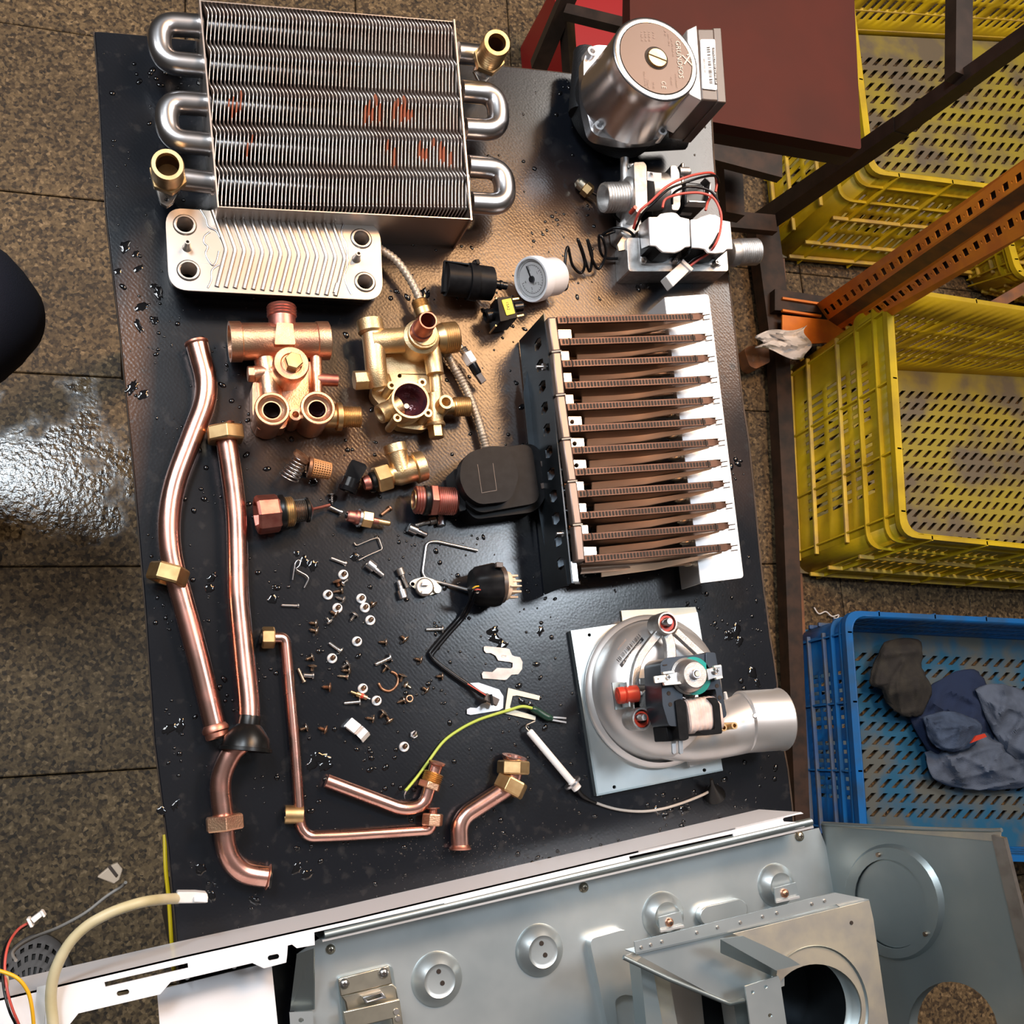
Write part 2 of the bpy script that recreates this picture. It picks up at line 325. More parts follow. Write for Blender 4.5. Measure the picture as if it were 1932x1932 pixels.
    def ribbon(s, pts, wv, th):
        """sheet strip: pts run along the bend, wv is its width, th thickness (metres)"""
        pts = [V(p) for p in pts]; n = len(pts); vs = []
        for i in range(n):
            a = pts[max(i - 1, 0)]; b = pts[min(i + 1, n - 1)]; nn = (b - a).cross(wv).normalized() * th / 2
            p = pts[i]; vs += [p - wv / 2 - nn, p + wv / 2 - nn, p + wv / 2 + nn, p - wv / 2 + nn]
        fs = [(0, 1, 2, 3), tuple((n - 1) * 4 + k for k in (3, 2, 1, 0))]
        for i in range(n - 1):
            for k in range(4):
                k2 = (k + 1) % 4; fs.append((i * 4 + k, (i + 1) * 4 + k, (i + 1) * 4 + k2, i * 4 + k2))
        return s.add(vs, fs)

def thread(t0, t1, r, n, d=1.2):
    out = []
    for i in range(n):
        a = t0 + (t1 - t0) * i / n; st = (t1 - t0) / n
        out += [(a, r - d), (a + st * 0.5, r)]
    return out + [(t1, r - d)]
def smooth(pts, n=8):
    """Catmull-Rom through tuples"""
    o = []; q = [pts[0]] + list(pts) + [pts[-1]]
    for i in range(1, len(q) - 2):
        for k in range(n):
            t = k / n; o.append(tuple(0.5 * ((2 * b) + (-a + c) * t + (2 * a - 5 * b + 4 * c - d) * t * t + (-a + 3 * b - 3 * c + d) * t ** 3)
                                      for a, b, c, d in zip(q[i - 1], q[i], q[i + 1], q[i + 2])))
    o.append(tuple(pts[-1])); return o
def fillet(pts, r, n=6, closed=False):
    pts = [tuple(map(float, p)) for p in pts]; o = []; m_ = len(pts)
    for i in range(m_):
        if not closed and i in (0, m_ - 1): o.append(pts[i]); continue
        rr = r[i] if isinstance(r, (list, tuple)) else r
        a = pts[i - 1]; b = pts[i]; c = pts[(i + 1) % m_]
        if rr <= 0: o.append(b); continue
        la = math.dist(a[:2], b[:2]); lc = math.dist(c[:2], b[:2]); q = min(rr, la * 0.48, lc * 0.48)
        p0 = tuple(y + (x - y) * q / la for x, y in zip(a, b)); p1 = tuple(y + (x - y) * q / lc for x, y in zip(c, b))
        for k in range(n + 1):
            t = k / n; o.append(tuple((1 - t) ** 2 * x + 2 * t * (1 - t) * y + t * t * z for x, y, z in zip(p0, b, p1)))
    return o
def circ(px, py, r, n=20, ry=None): return [(px + r * math.cos(2 * math.pi * k / n), py + (ry or r) * math.sin(2 * math.pi * k / n)) for k in range(n)]

def obj(name, mb, m, parent=None, ang=35, bevel=0.0, kind=None, label=None):
    me = bpy.data.meshes.new(name); off = parent_loc(parent) if parent else Vector((0, 0, 0))
    me.from_pydata([tuple(v - off) for v in mb.v], [], mb.f); me.materials.append(m); me.validate(); me.update()
    import bmesh
    b = bmesh.new(); b.from_mesh(me); bmesh.ops.recalc_face_normals(b, faces=b.faces); b.to_mesh(me); b.free()
    if ang:
        for p in me.polygons: p.use_smooth = True
        me.set_sharp_from_angle(angle=math.radians(ang))
    o = bpy.data.objects.new(name, me); COL.objects.link(o)
    if parent: o.parent = parent
    if bevel:
        bm_ = o.modifiers.new('bevel', 'BEVEL'); bm_.width = bevel * 0.001; bm_.segments = 2; bm_.limit_method = 'ANGLE'; bm_.angle_limit = math.radians(40)
    if kind: o['kind'] = kind
    if label: o['label'] = label
    return o
_loc = {}
def parent_loc(p):
    q = Vector((0, 0, 0))
    while p is not None: q += Vector(p.location); p = p.parent
    return q
def thing(name, label, cat, px, py, h=0, group=None):
    o = bpy.data.objects.new(name, None); o.empty_display_size = 0.02; COL.objects.link(o); o.location = P(px, py, h)
    o['label'] = label; o['category'] = cat
    if group: o['group'] = group
    return o
def solo(name, mb, m, label, cat, group=None, kind=None, **kw):
    """a thing that is one mesh; its origin is put at its own middle"""
    c = sum(mb.v, Vector((0, 0, 0))) / len(mb.v); c.z = min(v.z for v in mb.v)
    mb.v = [v - c for v in mb.v]; o = obj(name, mb, m, None, **kw); o.location = c
    if label: o['label'] = label
    if cat: o['category'] = cat
    if group: o['group'] = group
    if kind: o['kind'] = kind
    return o
def solid(o, mm, off=0.0):
    s = o.modifiers.new('solidify', 'SOLIDIFY'); s.thickness = mm * 0.001; s.offset = off; return o
def text(s, centre, xdir, up, size, m, parent, name='lettering', stretch=1.0):
    """flat lettering as a mesh: centre point, reading direction, up direction, letter height in metres"""
    c = bpy.data.curves.new('t', 'FONT'); c.body = s; c.size = 1; c.align_x = 'CENTER'; c.align_y = 'CENTER'; c.resolution_u = 2
    t = bpy.data.objects.new('t', c); COL.objects.link(t); dg = bpy.context.evaluated_depsgraph_get()
    me = bpy.data.meshes.new_from_object(t.evaluated_get(dg)); bpy.data.objects.remove(t)
    x = xdir.normalized(); z = x.cross(up).normalized(); y = z.cross(x)
    if z.dot(CAM - centre) < 0: z = -z
    mb = MB(); vs = [centre + x * v.co.x * size * stretch + y * v.co.y * size + z * 0.00015 for v in me.vertices]
    mb.add(vs, [tuple(p.vertices) for p in me.polygons]); return obj(name, mb, m, parent, ang=0)
# ================================================================ the setting: floor of tiles
mb = MB(); FZ = -865
mb.ext([(-900, -900, FZ - 12), (3200, -900, FZ - 12), (3200, 3000, FZ - 12), (-900, 3000, FZ - 12)], UP * -0.02)
fl = obj('floor', mb, M['grout'], ang=0); fl['kind'] = 'structure'
# tile joints lie along the picture's rows at y 705, 1070 and 1440
o1 = P(0, 700, FZ); o2 = P(230, 712, FZ); ex = (o2 - o1).normalized(); ey = UP.cross(ex)
pitch = abs((P(100, 1069, FZ) - P(100, 706, FZ)).dot(ey))
tm = bpy.data.meshes.new('tile'); hs = pitch / 2 - 0.0009; bv = 0.0015
vs = [(-hs, -hs, -.012), (hs, -hs, -.012), (hs, hs, -.012), (-hs, hs, -.012)] + [(-hs, -hs, -bv), (hs, -hs, -bv), (hs, hs, -bv), (-hs, hs, -bv)] + \
     [(-hs + bv, -hs + bv, 0), (hs - bv, -hs + bv, 0), (hs - bv, hs - bv, 0), (-hs + bv, hs - bv, 0)]
fs = [(3, 2, 1, 0), (8, 9, 10, 11)] + [(i, (i + 1) % 4, (i + 1) % 4 + 4, i + 4) for i in range(4)] + [(i + 4, (i + 1) % 4 + 4, (i + 1) % 4 + 8, i + 8) for i in range(4)]
tm.from_pydata(vs, [], fs); tm.materials.append(M['terrazzo']); tm.update()
rot = math.atan2(ex.y, ex.x); base = P(100, 706, FZ)
for i in range(-3, 9):
    for j in range(-7, 7):
        c = base + ex * (i + 0.14) * pitch + ey * (j + 0.5) * pitch
        o = bpy.data.objects.new('tile', tm); COL.objects.link(o); o.parent = fl; o.location = c + UP * random.uniform(-.0004, .0004); o.rotation_euler.z = rot

# ================================================================ work bench
bench = thing('workbench', 'workbench with dark oily hardboard top carrying the dismantled boiler parts', 'workbench', 800, 900, -865)
mb = MB()
left = [(178, 60), (183, 120), (200, 400), (214, 520), (228, 640), (240, 760), (252, 880), (262, 1000), (275, 1150), (292, 1400), (318, 1600), (336, 1790), (352, 2000)]
right = [(1528, 2000), (1500, 1600), (1494, 1519), (1486, 1450), (1477, 1402), (1462, 1390), (1466, 1290), (1459, 1240), (1452, 1201), (1446, 1150), (1441, 1118), (1434, 1053), (1423, 940), (1412, 830), (1400, 754), (1385, 616), (1377, 545), (1363, 430), (1352, 370), (1346, 290), (1340, 175)]
top = [(1100, 141), (1030, 133), (940, 124), (700, 105), (450, 84), (262, 66), (190, 60)]
outl = left + right + top
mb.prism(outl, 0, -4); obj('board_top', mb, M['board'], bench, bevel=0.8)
mb = MB(); mb.prism([(x + (-2 if x < 700 else 2), y) for x, y in outl], -4.2, -18); obj('plywood_base', mb, M['bench_wood'], bench)
mb = MB(); mb.bar((240, 110, -45), (400, 2000, -45), 60, 50); obj('frame_rail', mb, M['rust_brown'], bench)
mb = MB(); mb.bar((1290, 230, -45), (1440, 2000, -45), 60, 50); obj('frame_rail', mb, M['rust_brown'], bench)
for x, y in ((270, 140), (1260, 250), (420, 1890), (1420, 1890)):
    mb = MB(); q = P(x, y, -70); k = 0.025
    mb.add([q + Vector((a * k, b * k, c)) for c in (0, -(BT - 0.07)) for a, b in ((-1, -1), (1, -1), (1, 1), (-1, 1))], [(3, 2, 1, 0), (4, 5, 6, 7), (0, 1, 5, 4), (1, 2, 6, 5), (2, 3, 7, 6), (3, 0, 4, 7)])
    obj('leg', mb, M['dark_paint'], bench)
mb = MB(); mb.tube(smooth([(311, 1575, -30), (313, 1640, -24), (319, 1700, -24), (324, 1780, -24), (330, 1850, -30)]), 4, 8)
solo('hanging_cord', mb, M['yellow_hose'], 'thin yellow cord hanging along the left edge of the bench', 'cord')

# ================================================================ steel rail on the floor and rack at the right
def perforated(A, B, wa, wb, n, mid=0.5, hh=0.2, th=0.002):
    """painted steel face from A to B, widths wa and wb at the ends, pierced by a row of square holes and small round ones"""
    mb = MB(); L_ = B - A; hs_ = []
    pt = lambda u, f: A + L_ * u + (wa + (wb - wa) * u) * f
    for i in range(n):
        u = (i + 0.5) / n; hs_.append([pt(u + a * 0.22 / n, mid + b * hh) for a, b in ((-1, -1), (1, -1), (1, 1), (-1, 1))])
        u += 0.5 / n
        if u < 0.99: hs_.append([pt(u + 0.06 / n * math.cos(t), mid + 0.07 * math.sin(t)) for t in (0, 1.05, 2.1, 3.14, 4.19, 5.24)])
    mb.ext([A, B, B + wb, A + wa], L_.cross(wa).normalized() * th, hs_); return mb
rack = thing('storage_rack', 'steel storage rack with an orange perforated upright and dark rusty foot rail', 'rack', 1500, 600, -865)
mb = MB()
for a, b, ww in (((1437, 420, -835), (1466, 640, -835), 52), ((1466, 636, -835), (1485, 1000, -835), 32), ((1484, 995, -835), (1508, 1600, -835), 32)): mb.bar(a, b, ww, 30)
obj('foot_rail', mb, M['rust_brown'], rack)
mb = MB(); mb.ext([(1452, 440, -850), (1478, 440, -850), (1520, 1200, -850), (1550, 1600, -850), (1508, 1600, -850)], UP * -0.004); obj('rail_flange', mb, M['rust_orange'], rack)
mb = MB(); mb.ext([(1462, 545, -800), (1560, 560, -800), (1640, 580, -800), (1640, 600, -800), (1560, 590, -800), (1462, 585, -800)], UP * -0.03); obj('cross_rail', mb, M['rust_brown'], rack)
mb = MB(); mb.ext([(1476, 594, -798), (1640, 612, -798), (1600, 645, -798), (1530, 648, -798), (1476, 640, -798)], UP * -0.004); obj('cross_flange', mb, M['orange_paint'], rack)
for yy in (0, 23):
    mb = MB(); mb.ext([(1477, 560 + yy, -795), (1550, 571 + yy, -795), (1550, 575 + yy, -795), (1477, 564 + yy, -795)], UP * -0.006); obj('cross_lip', mb, M['orange_paint'], rack)
# two flanges and the web of the upright, rising toward the right
def slab4(a, b, c, d, th=0.003):
    mb = MB(); a, b, c, d = map(V, (a, b, c, d)); mb.ext([a, b, c, d], (b - a).cross(d - a).normalized() * th); return mb
A = P(1540, 574, -800); B = P(1985, 263, -60); A2 = P(1562, 604, -800); B2 = P(1990, 306, -60)
obj('upright_flange', perforated(A, B, A2 - A, B2 - B, 24, 0.6, 0.17), M['orange_paint'], rack)
back_ = (A - CAM).normalized() * 0.02; obj('upright_back', slab4(A + back_, B + back_, B2 + back_, A2 + back_), M['dark_paint'], rack)
C1 = P(1575, 618, -810); D1 = P(1990, 342, -90)
obj('upright_web', slab4(A2, B2, D1, C1), M['rust_orange'], rack)
C2 = P(1610, 640, -805); D2 = P(2000, 405, -100)
obj('upright_flange', perforated(C1, D1, C2 - C1, D2 - D1, 23, 0.38, 0.15), M['orange_paint'], rack)
obj('upright_back', slab4(C1 + back_, D1 + back_, D2 + back_, C2 + back_), M['dark_paint'], rack)
mb = MB(); mb.bar((1426, 428, -842), (1700, 238, -420), 36, 30); mb.bar((1700, 238, -420), (2010, 16, -60), 33, 28); obj('slanting_post', mb, M['dark_paint'], rack)
mb = MB(); mb.bar((1810, -60, -260), (1808, 150, -260), 38, 30); obj('cross_bar', mb, M['dark_paint'], rack)
mb = MB(); mb.bar((1860, 585, -700), (1990, 510, -700), 20, 18); obj('lower_brace', mb, M['rust_orange'], rack)
mb = MB(); mb.bar((1280, 250, -500), (1470, 300, -500), 90, 20); obj('side_rail', mb, M['rust_brown'], rack)
mb = MB(); mb.bar((1300, 410, -700), (1460, 425, -700), 34, 18); obj('side_rail', mb, M['rust_brown'], rack)
mb = MB(); mb.bar((1372, 250, -600), (1380, 410, -600), 40, 30); obj('side_post', mb, M['rust_brown'], rack)

# orange bracket and tissue on the floor
mb = MB(); mb.prism(fillet([(1404, 660), (1412, 653), (1450, 652), (1453, 683), (1426, 696), (1414, 690)], 4, closed=True), -815, -845)
mb.lathe((1408, 672, -830), (1428, 690, -830), [(0, 12), (0.5, 18), (1, 14)], 12)
solo('orange_pulley', mb, M['rust_orange'], 'small worn orange plastic piece on the floor left of the rack rail', 'scrap', bevel=1.5)
mb = MB(); n = 15; vs = []
random.seed(3)
for i in range(n):
    for j in range(n):
        u = i / (n - 1) * 2 - 1; v_ = j / (n - 1) * 2 - 1
        X = 1478 + 46 * u + 8 * math.sin(4 * v_ + 1); Y = 645 + 32 * v_ * (0.40 + 0.60 * (u + 1) / 2) + 5 * math.sin(3 * u); 
        vs.append(P(X, Y, -768 + 18 * math.sin(5 * u + 2 * v_) * math.cos(4 * v_ - u) + random.uniform(-5, 5)))
mb.add(vs, [(i * n + j, i * n + j + 1, (i + 1) * n + j + 1, (i + 1) * n + j) for i in range(n - 1) for j in range(n - 1)])
solid(solo('crumpled_tissue', mb, M['tissue'], 'crumpled white tissue lying over the rack rail above the middle yellow crate', 'tissue', ang=25), 0.6)

# ================================================================ crates
def lerp(a, b, t): return a + (b - a) * t
def crate(name, label, rim, base, hr, hb, m_out, m_in, m_rib, slots=True, group=None, nb=(30, 14)):
    """rim and base: four picture corners each (tl, tr, br, bl)"""
    cx_ = sum(p[0] for p in base) / 4; cy_ = sum(p[1] for p in base) / 4
    t = thing(name, label, 'crate', cx_, cy_, hb, group)
    Rr = [P(x, y, hr) for x, y in rim]; B = [P(x, y, hb) for x, y in base]
    def rounded(loop, rad, n=6):
        o = []
        for i in range(4):
            a, b, c = loop[i - 1], loop[i], loop[(i + 1) % 4]
            p0 = b + (a - b).normalized() * rad; p1 = b + (c - b).normalized() * rad
            for k in range(n + 1):
                s_ = k / n; o.append(p0 * (1 - s_) ** 2 + b * 2 * s_ * (1 - s_) + p1 * s_ * s_)
        return o
    NR = 7
    def loop_at(f, grow=0.0):
        l = [lerp(B[i], Rr[i], f) for i in range(4)]; c = sum(l, Vector((0, 0, 0))) / 4
        l = [p + (p - c).normalized() * grow for p in l]; return rounded(l, 0.035)
    # rim and the rings below it
    for nm, f, g, ww, hh, mm in (('rim', 1.0, 0.004, 0.013, 0.012, m_out), ('ring', 0.86, 0.004, 0.008, 0.004, m_out), ('ring', 0.70, 0.004, 0.008, 0.004, m_out)):
        o_, i_ = loop_at(f, g + ww), loop_at(f, g - 0.004); n = len(o_); mb = MB()
        vs = o_ + i_ + [p - UP * hh for p in o_] + [p - UP * hh for p in i_]
        fs = []
        for k in range(n):
            j = (k + 1) % n; fs += [(k, j, n + j, n + k), (2 * n + k, 3 * n + k, 3 * n + j, 2 * n + j), (k, 2 * n + k, 2 * n + j, j), (n + k, n + j, 3 * n + j, 3 * n + k)]
        mb.add(vs, fs); obj(nm, mb, mm, t, ang=50)
    # walls: loops of quads with slots left out
    side_n = {0: 44, 1: 26, 2: 44, 3: 26}
    def wall(i, nu):
        a0, a1, b0, b1 = B[i], B[(i + 1) % 4], Rr[i], Rr[(i + 1) % 4]
        rad = 0.035
        def pt(u, f):
            p = lerp(a0, b0, f); q = lerp(a1, b1, f); L_ = (q - p); d_ = L_.normalized(); return p + d_ * rad * 0.7 + (L_ - d_ * rad * 1.4) * u
        us = [0.0]; tags = []
        g = 5 if i % 2 == 0 else 2; per = 7; mg = 1.5 if i % 2 == 0 else 9
        tot = g * (per * 2 + 3); x = 0
        for gi in range(g):
            us.append(us[-1] + (mg if gi == 0 else 2)); tags.append(0)
            for k in range(per): us.append(us[-1] + 1); tags.append(1); us.append(us[-1] + 1.3); tags.append(0)
        us.append(us[-1] + mg); tags.append(0); us = [u / us[-1] for u in us]
        vsx = [0, 0.10, 0.16, 0.34, 0.38, 0.56, 0.60, 0.76, 1.0]; vt = [0, 0, 1, 0, 1, 0, 1, 0]
        mb = MB(); sh = 0.05 if i % 2 == 0 else 0.0
        idx = {}
        vs = []
        for ii, u in enumerate(us):
            for jj, f in enumerate(vsx):
                uu = min(max(u + sh * (f - 0.1) * (0 if ii in (0, len(us) - 1) else 1) * 0.6, 0), 1)
                idx[ii, jj] = len(vs); vs.append(pt(uu, f))
        fs = [(idx[a, b], idx[a + 1, b], idx[a + 1, b + 1], idx[a, b + 1]) for a in range(len(us) - 1) for b in range(len(vsx) - 1) if not (slots and tags[a] and vt[b])]
        mb.add(vs, fs); return solid(obj('wall', mb, m_out, t, ang=20), 2.5)
    for i in range(4): wall(i, 0)
    lo, hi = loop_at(0.0), loop_at(1.0); n = len(lo); mb = MB(); q = 7
    for i in range(4):
        seg = list(range(i * q, i * q + q)); mb = MB(); mb.add([lo[k] for k in seg] + [hi[k] for k in seg], [(k, k + 1, q + k + 1, q + k) for k in range(q - 1)])
        solid(obj('corner', mb, m_out, t, ang=60), 2.5)
    # upright ribs and level ribs on the outside
    for i in (0, 2, 3, 1):
        a0, a1, b0, b1 = B[i], B[(i + 1) % 4], Rr[i], Rr[(i + 1) % 4]; c = sum(B, Vector((0, 0, 0))) / 4
        outw = ((a1 - a0).cross(UP)).normalized(); outw = outw if outw.dot(a0 - c) > 0 else -outw
        nn = 4 if i % 2 else 7
        for k in range(nn):
            u = (k + 0.5 + (0.05 if k else 0)) / nn if nn > 4 else (0.08, 0.33, 0.62, 0.92)[k]
            p = lerp(a0, a1, u); r_ = lerp(b0, b1, u); mb = MB(); wv = (a1 - a0).normalized() * 0.003
            mb.ext([p, r_, r_ + outw * 0.010, p + outw * 0.008], wv); obj('upright_rib', mb, m_out, t, ang=0)
        for f in (0.05, 0.22, 0.50):
            p = lerp(a0, b0, f); q_ = lerp(a1, b1, f); mb = MB(); d_ = (q_ - p).normalized() * 0.02
            mb.ext([p + d_, q_ - d_, q_ - d_ + outw * 0.008, p + d_ + outw * 0.008], UP * 0.006); obj('level_rib', mb, m_rib, t, ang=0, bevel=1.5)
    # bottom with slanting slots, in a frame
    fr = 0.10; nx, ny = nb; mb = MB(); idx = {}; vs = []
    xs = [0, fr * 0.4] ; tg = [0]
    for k in range(nx): xs.append(fr * 0.4 + (1 - fr * 0.8) * (k + 0.40) / nx); tg.append(1); xs.append(fr * 0.4 + (1 - fr * 0.8) * (k + 1) / nx); tg.append(0)
    xs.append(1.0); tg.append(0)
    ys = [0, fr]; ty = [0]
    for k in range(ny): ys.append(fr + (1 - 2 * fr) * (k + 0.62) / ny); ty.append(1); ys.append(fr + (1 - 2 * fr) * (k + 1) / ny); ty.append(0)
    ys.append(1.0); ty.append(0)
    for ii, u in enumerate(xs):
        for jj, v_ in enumerate(ys):
            uu = u
            if 0 < ii < len(xs) - 1 and 0 < jj < len(ys) - 1:
                row = (jj - 1) // 2; par = (jj - 1) % 2
                uu = u + (-0.85 * par + (0.5 if row % 2 else 0.0)) / nx * (1 - fr) * 0.9
            uu = min(max(uu, 0.0), 1.0)
            idx[ii, jj] = len(vs); vs.append(lerp(lerp(B[0], B[1], uu), lerp(B[3], B[2], uu), v_) + UP * 0.006)
    mb.add(vs, [(idx[a, b], idx[a + 1, b], idx[a + 1, b + 1], idx[a, b + 1]) for a in range(len(xs) - 1) for b in range(len(ys) - 1) if not (tg[a] and ty[b])])
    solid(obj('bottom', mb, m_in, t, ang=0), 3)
    return t, B, Rr
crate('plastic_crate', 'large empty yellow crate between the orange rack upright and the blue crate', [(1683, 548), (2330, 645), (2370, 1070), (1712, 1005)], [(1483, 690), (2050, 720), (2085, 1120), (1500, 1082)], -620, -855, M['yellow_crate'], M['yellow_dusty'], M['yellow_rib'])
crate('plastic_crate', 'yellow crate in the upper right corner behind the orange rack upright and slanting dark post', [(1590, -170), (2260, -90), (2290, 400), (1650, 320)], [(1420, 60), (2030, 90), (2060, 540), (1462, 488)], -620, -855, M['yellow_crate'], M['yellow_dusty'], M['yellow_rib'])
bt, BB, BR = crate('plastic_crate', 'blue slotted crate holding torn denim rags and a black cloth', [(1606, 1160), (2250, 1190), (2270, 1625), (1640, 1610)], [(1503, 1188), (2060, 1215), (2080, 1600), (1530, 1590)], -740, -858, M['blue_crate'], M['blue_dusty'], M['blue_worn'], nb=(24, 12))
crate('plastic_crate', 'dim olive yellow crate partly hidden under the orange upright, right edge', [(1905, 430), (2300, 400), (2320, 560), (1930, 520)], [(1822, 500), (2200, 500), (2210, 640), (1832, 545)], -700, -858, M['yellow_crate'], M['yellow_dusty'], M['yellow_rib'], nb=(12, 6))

# rags and cloth in the blue crate
def cloth(name, outline, h, m, label, cat, amp=14, seed=1, n=22, rise=20, group=None):
    random.seed(seed); cx_ = sum(p[0] for p in outline) / len(outline); cy_ = sum(p[1] for p in outline) / len(outline)
    ol = smooth(list(outline) + [outline[0]], 5)[:-1]; mb = MB(); vs = []; m_ = len(ol); rings = n
    fl_ = [(random.uniform(0.035, 0.085), random.uniform(0, 6.28), random.uniform(0, 6.28)) for _ in range(6)]
    for i in range(rings + 1):
        f = i / rings
        for k in range(m_):
            x = cx_ + (ol[k][0] - cx_) * f; y = cy_ + (ol[k][1] - cy_) * f
            if f > 0.9: x += random.uniform(-1.5, 1.5); y += random.uniform(-1.5, 1.5)
            z = 0
            for q, a, b in fl_: z += (1 - abs(math.sin((x * math.cos(a) + y * math.sin(a)) * q + b + 0.4 * math.sin(y * 0.05 + a)))) ** 2
            vs.append(P(x, y, h + rise * (1 - f ** 2.2) + amp * (z / 2.2 - 0.4) * min(1, (1.15 - f) * 3)))
    fs = [(i * m_ + k, i * m_ + (k + 1) % m_, (i + 1) * m_ + (k + 1) % m_, (i + 1) * m_ + k) for i in range(rings) for k in range(m_)]
    mb.add(vs, fs); return solid(solo(name, mb, m, label, cat, group, ang=60), 1.2)
cloth('denim_rag', [(1712, 1345), (1760, 1290), (1830, 1262), (1860, 1290), (1880, 1360), (1870, 1450), (1800, 1440), (1750, 1415)], -835, M['denim_navy'], 'dark navy denim scrap lying beneath the blue-grey rags', 'rag', 14, 4)
cloth('denim_rag', [(1745, 1420), (1790, 1400), (1860, 1380), (1950, 1395), (1990, 1440), (1950, 1480), (1890, 1490), (1820, 1488), (1760, 1468)], -830, M['denim2'], 'large crumpled blue-grey rag at the bottom of the blue crate', 'rag', 18, 8)
cloth('denim_rag', [(1838, 1300), (1880, 1290), (1940, 1310), (1985, 1380), (1950, 1440), (1900, 1420), (1868, 1370)], -815, M['denim2'], 'folded blue-grey rag against the right frame edge', 'rag', 16, 12)
cloth('denim_rag', [(1742, 1352), (1790, 1342), (1850, 1365), (1838, 1405), (1790, 1418), (1755, 1398)], -800, M['denim'], 'frayed blue rag with a red stripe in the middle of the heap', 'rag', 14, 15)
mb = MB(); mb.prism([(1842, 1388), (1858, 1384), (1862, 1390), (1832, 1402)], -772, -776)
o = obj('red_stripe', mb, M['red_rubber'], ang=0); o.parent = [x for x in COL.objects if x.name == 'denim_rag.003'][0]; o.location = -o.parent.location
cloth('black_cloth', [(1668, 1212), (1700, 1204), (1738, 1212), (1740, 1260), (1758, 1300), (1740, 1345), (1722, 1352), (1700, 1350), (1672, 1325), (1662, 1300), (1641, 1290), (1648, 1250)], -815, M['glove'], 'folded black knitted work glove lying in the blue crate', 'glove', 12, 21, rise=24)

# ================================================================ maroon side table, red stool
tb = thing('side_table', 'maroon board side table with dark steel legs standing behind the pump', 'table', 1400, 100, -865)
mb = MB(); ol = fillet([(1187, -150), (1605, -150), (1625, 282), (1335, 228), (1190, 190)], [0, 0, 6, 6, 0], 4, True); mb.prism(ol, -120, -140)
obj('table_top', mb, M['maroon'], tb, bevel=5)
mb = MB(); mb.prism([(1195, -150), (1600, -150), (1612, 290), (1330, 240), (1190, 200)], -141, -170); obj('top_edge_frame', mb, M['maroon_edge'], tb)
mb = MB(); mb.bar((1094, -60, -420), (1016, 125, -600), 30, 22); obj('leg', mb, M['dark_paint'], tb)
mb = MB(); mb.bar((1068, 25, -500), (1080, 200, -640), 22, 20); obj('leg', mb, M['dark_paint'], tb)
mb = MB(); mb.bar((1066, 22, -480), (1200, 55, -440), 24, 20); obj('stretcher', mb, M['dark_paint'], tb)
st = thing('red_stool', 'bright red plastic stool seen below the dark legs of the maroon table', 'stool', 1120, 40, -865)
mb = MB(); mb.prism(fillet([(1042, -60), (1240, -60), (1240, 110), (1085, 98), (1078, 60), (1050, 35)], 14, 6, True), -640, -655); obj('seat', mb, M['red_seat'], st, bevel=3)
mb = MB(); mb.prism(fillet([(1052, -50), (1230, -50), (1230, 120), (1095, 110), (1060, 40)], 12, 4, True), -656, -860); obj('side_skirt', mb, M['red_seat'], st)

# ================================================================ person at the left edge, photographer's shoe
pr = MB()
pts = [(-700, 560, -330), (-420, 580, -300), (-200, 592, -280), (-100, 596, -275), (-85, 602, -280), (-130, 690, -420), (-220, 840, -640), (-230, 1000, -790)]
rr = [170, 165, 152, 138, 126, 96, 66, 48]
pr.tube(smooth([(*p, r) for p, r in zip(pts, rr)] and [p for p in pts], 6), [x[0] for x in smooth([(r,) for r in rr], 6)], 24)
pr.tube([(-60, 594, -276), (-20, 596, -278), (8, 598, -281), (30, 600, -285), (44, 601, -289), (54, 602, -294), (58, 602, -296)], [142, 138, 118, 92, 66, 36, 10], 24)
pe = thing('person', 'person in dark trousers at the left edge, only a bent knee and shoe tip showing', 'person', -150, 900, -865)
obj('trouser_leg', pr, M['trousers'], pe, ang=80)
mb = MB(); mb.tube(smooth([(-190, 1030, -835), (-110, 1042, -835), (-50, 1048, -840), (-18, 1050, -845), (2, 1051, -850)]), [x[0] for x in smooth([(50,), (48,), (42,), (30,), (8,)])], 16); obj('shoe', mb, M['shoe_dark'], pe, ang=80)
sh = thing('shoe', 'grey perforated shoe toe on the floor left of the cream cable', 'shoe', 60, 1900, -865)
mb = MB(); c = P(60, 1905, -860); k = K(c); vs = []; n = 16
nu, nv = 30, 14
for i in range(nu + 1):
    for j in range(nv + 1):
        a = math.pi * (i / nu) ; e = math.pi / 2 * j / nv
        vs.append(c + Vector((math.cos(a) * math.cos(e) * 78 * k, (math.sin(a) * math.cos(e) * 135) * k - 0.0, math.sin(e) * 70 * k)))
fs = [(i * (nv + 1) + j, (i + 1) * (nv + 1) + j, (i + 1) * (nv + 1) + j + 1, i * (nv + 1) + j + 1) for i in range(nu) for j in range(nv) if not (2 < j < nv - 1 and j % 2 == 0 and (i + j // 2) % 2 == 0 and 4 < i < 26)]
mb.add(vs, fs); solid(obj('toe_mesh', mb, M['shoe_mesh'], sh, ang=60), 1.0)
mb = MB(); mb.add([c + (v - c) * 0.95 for v in vs], [(i * (nv + 1) + j, (i + 1) * (nv + 1) + j, (i + 1) * (nv + 1) + j + 1, i * (nv + 1) + j + 1) for i in range(nu) for j in range(nv)]); obj('lining', mb, M['shoe_dark'], sh, ang=60)
# ================================================================ finned heat exchanger
hx = thing('heat_exchanger', 'big finned heat exchanger with silver return bends and two brass threaded ends', 'heat exchanger', 640, 230)
H1 = 52
tl, trr, br_, bl = P(384, 4, H1), P(853, 40, H1), P(884, 411, H1), P(410, 389, H1)
nf = 68
ax_ = (trr - tl); ay_ = (bl - tl)
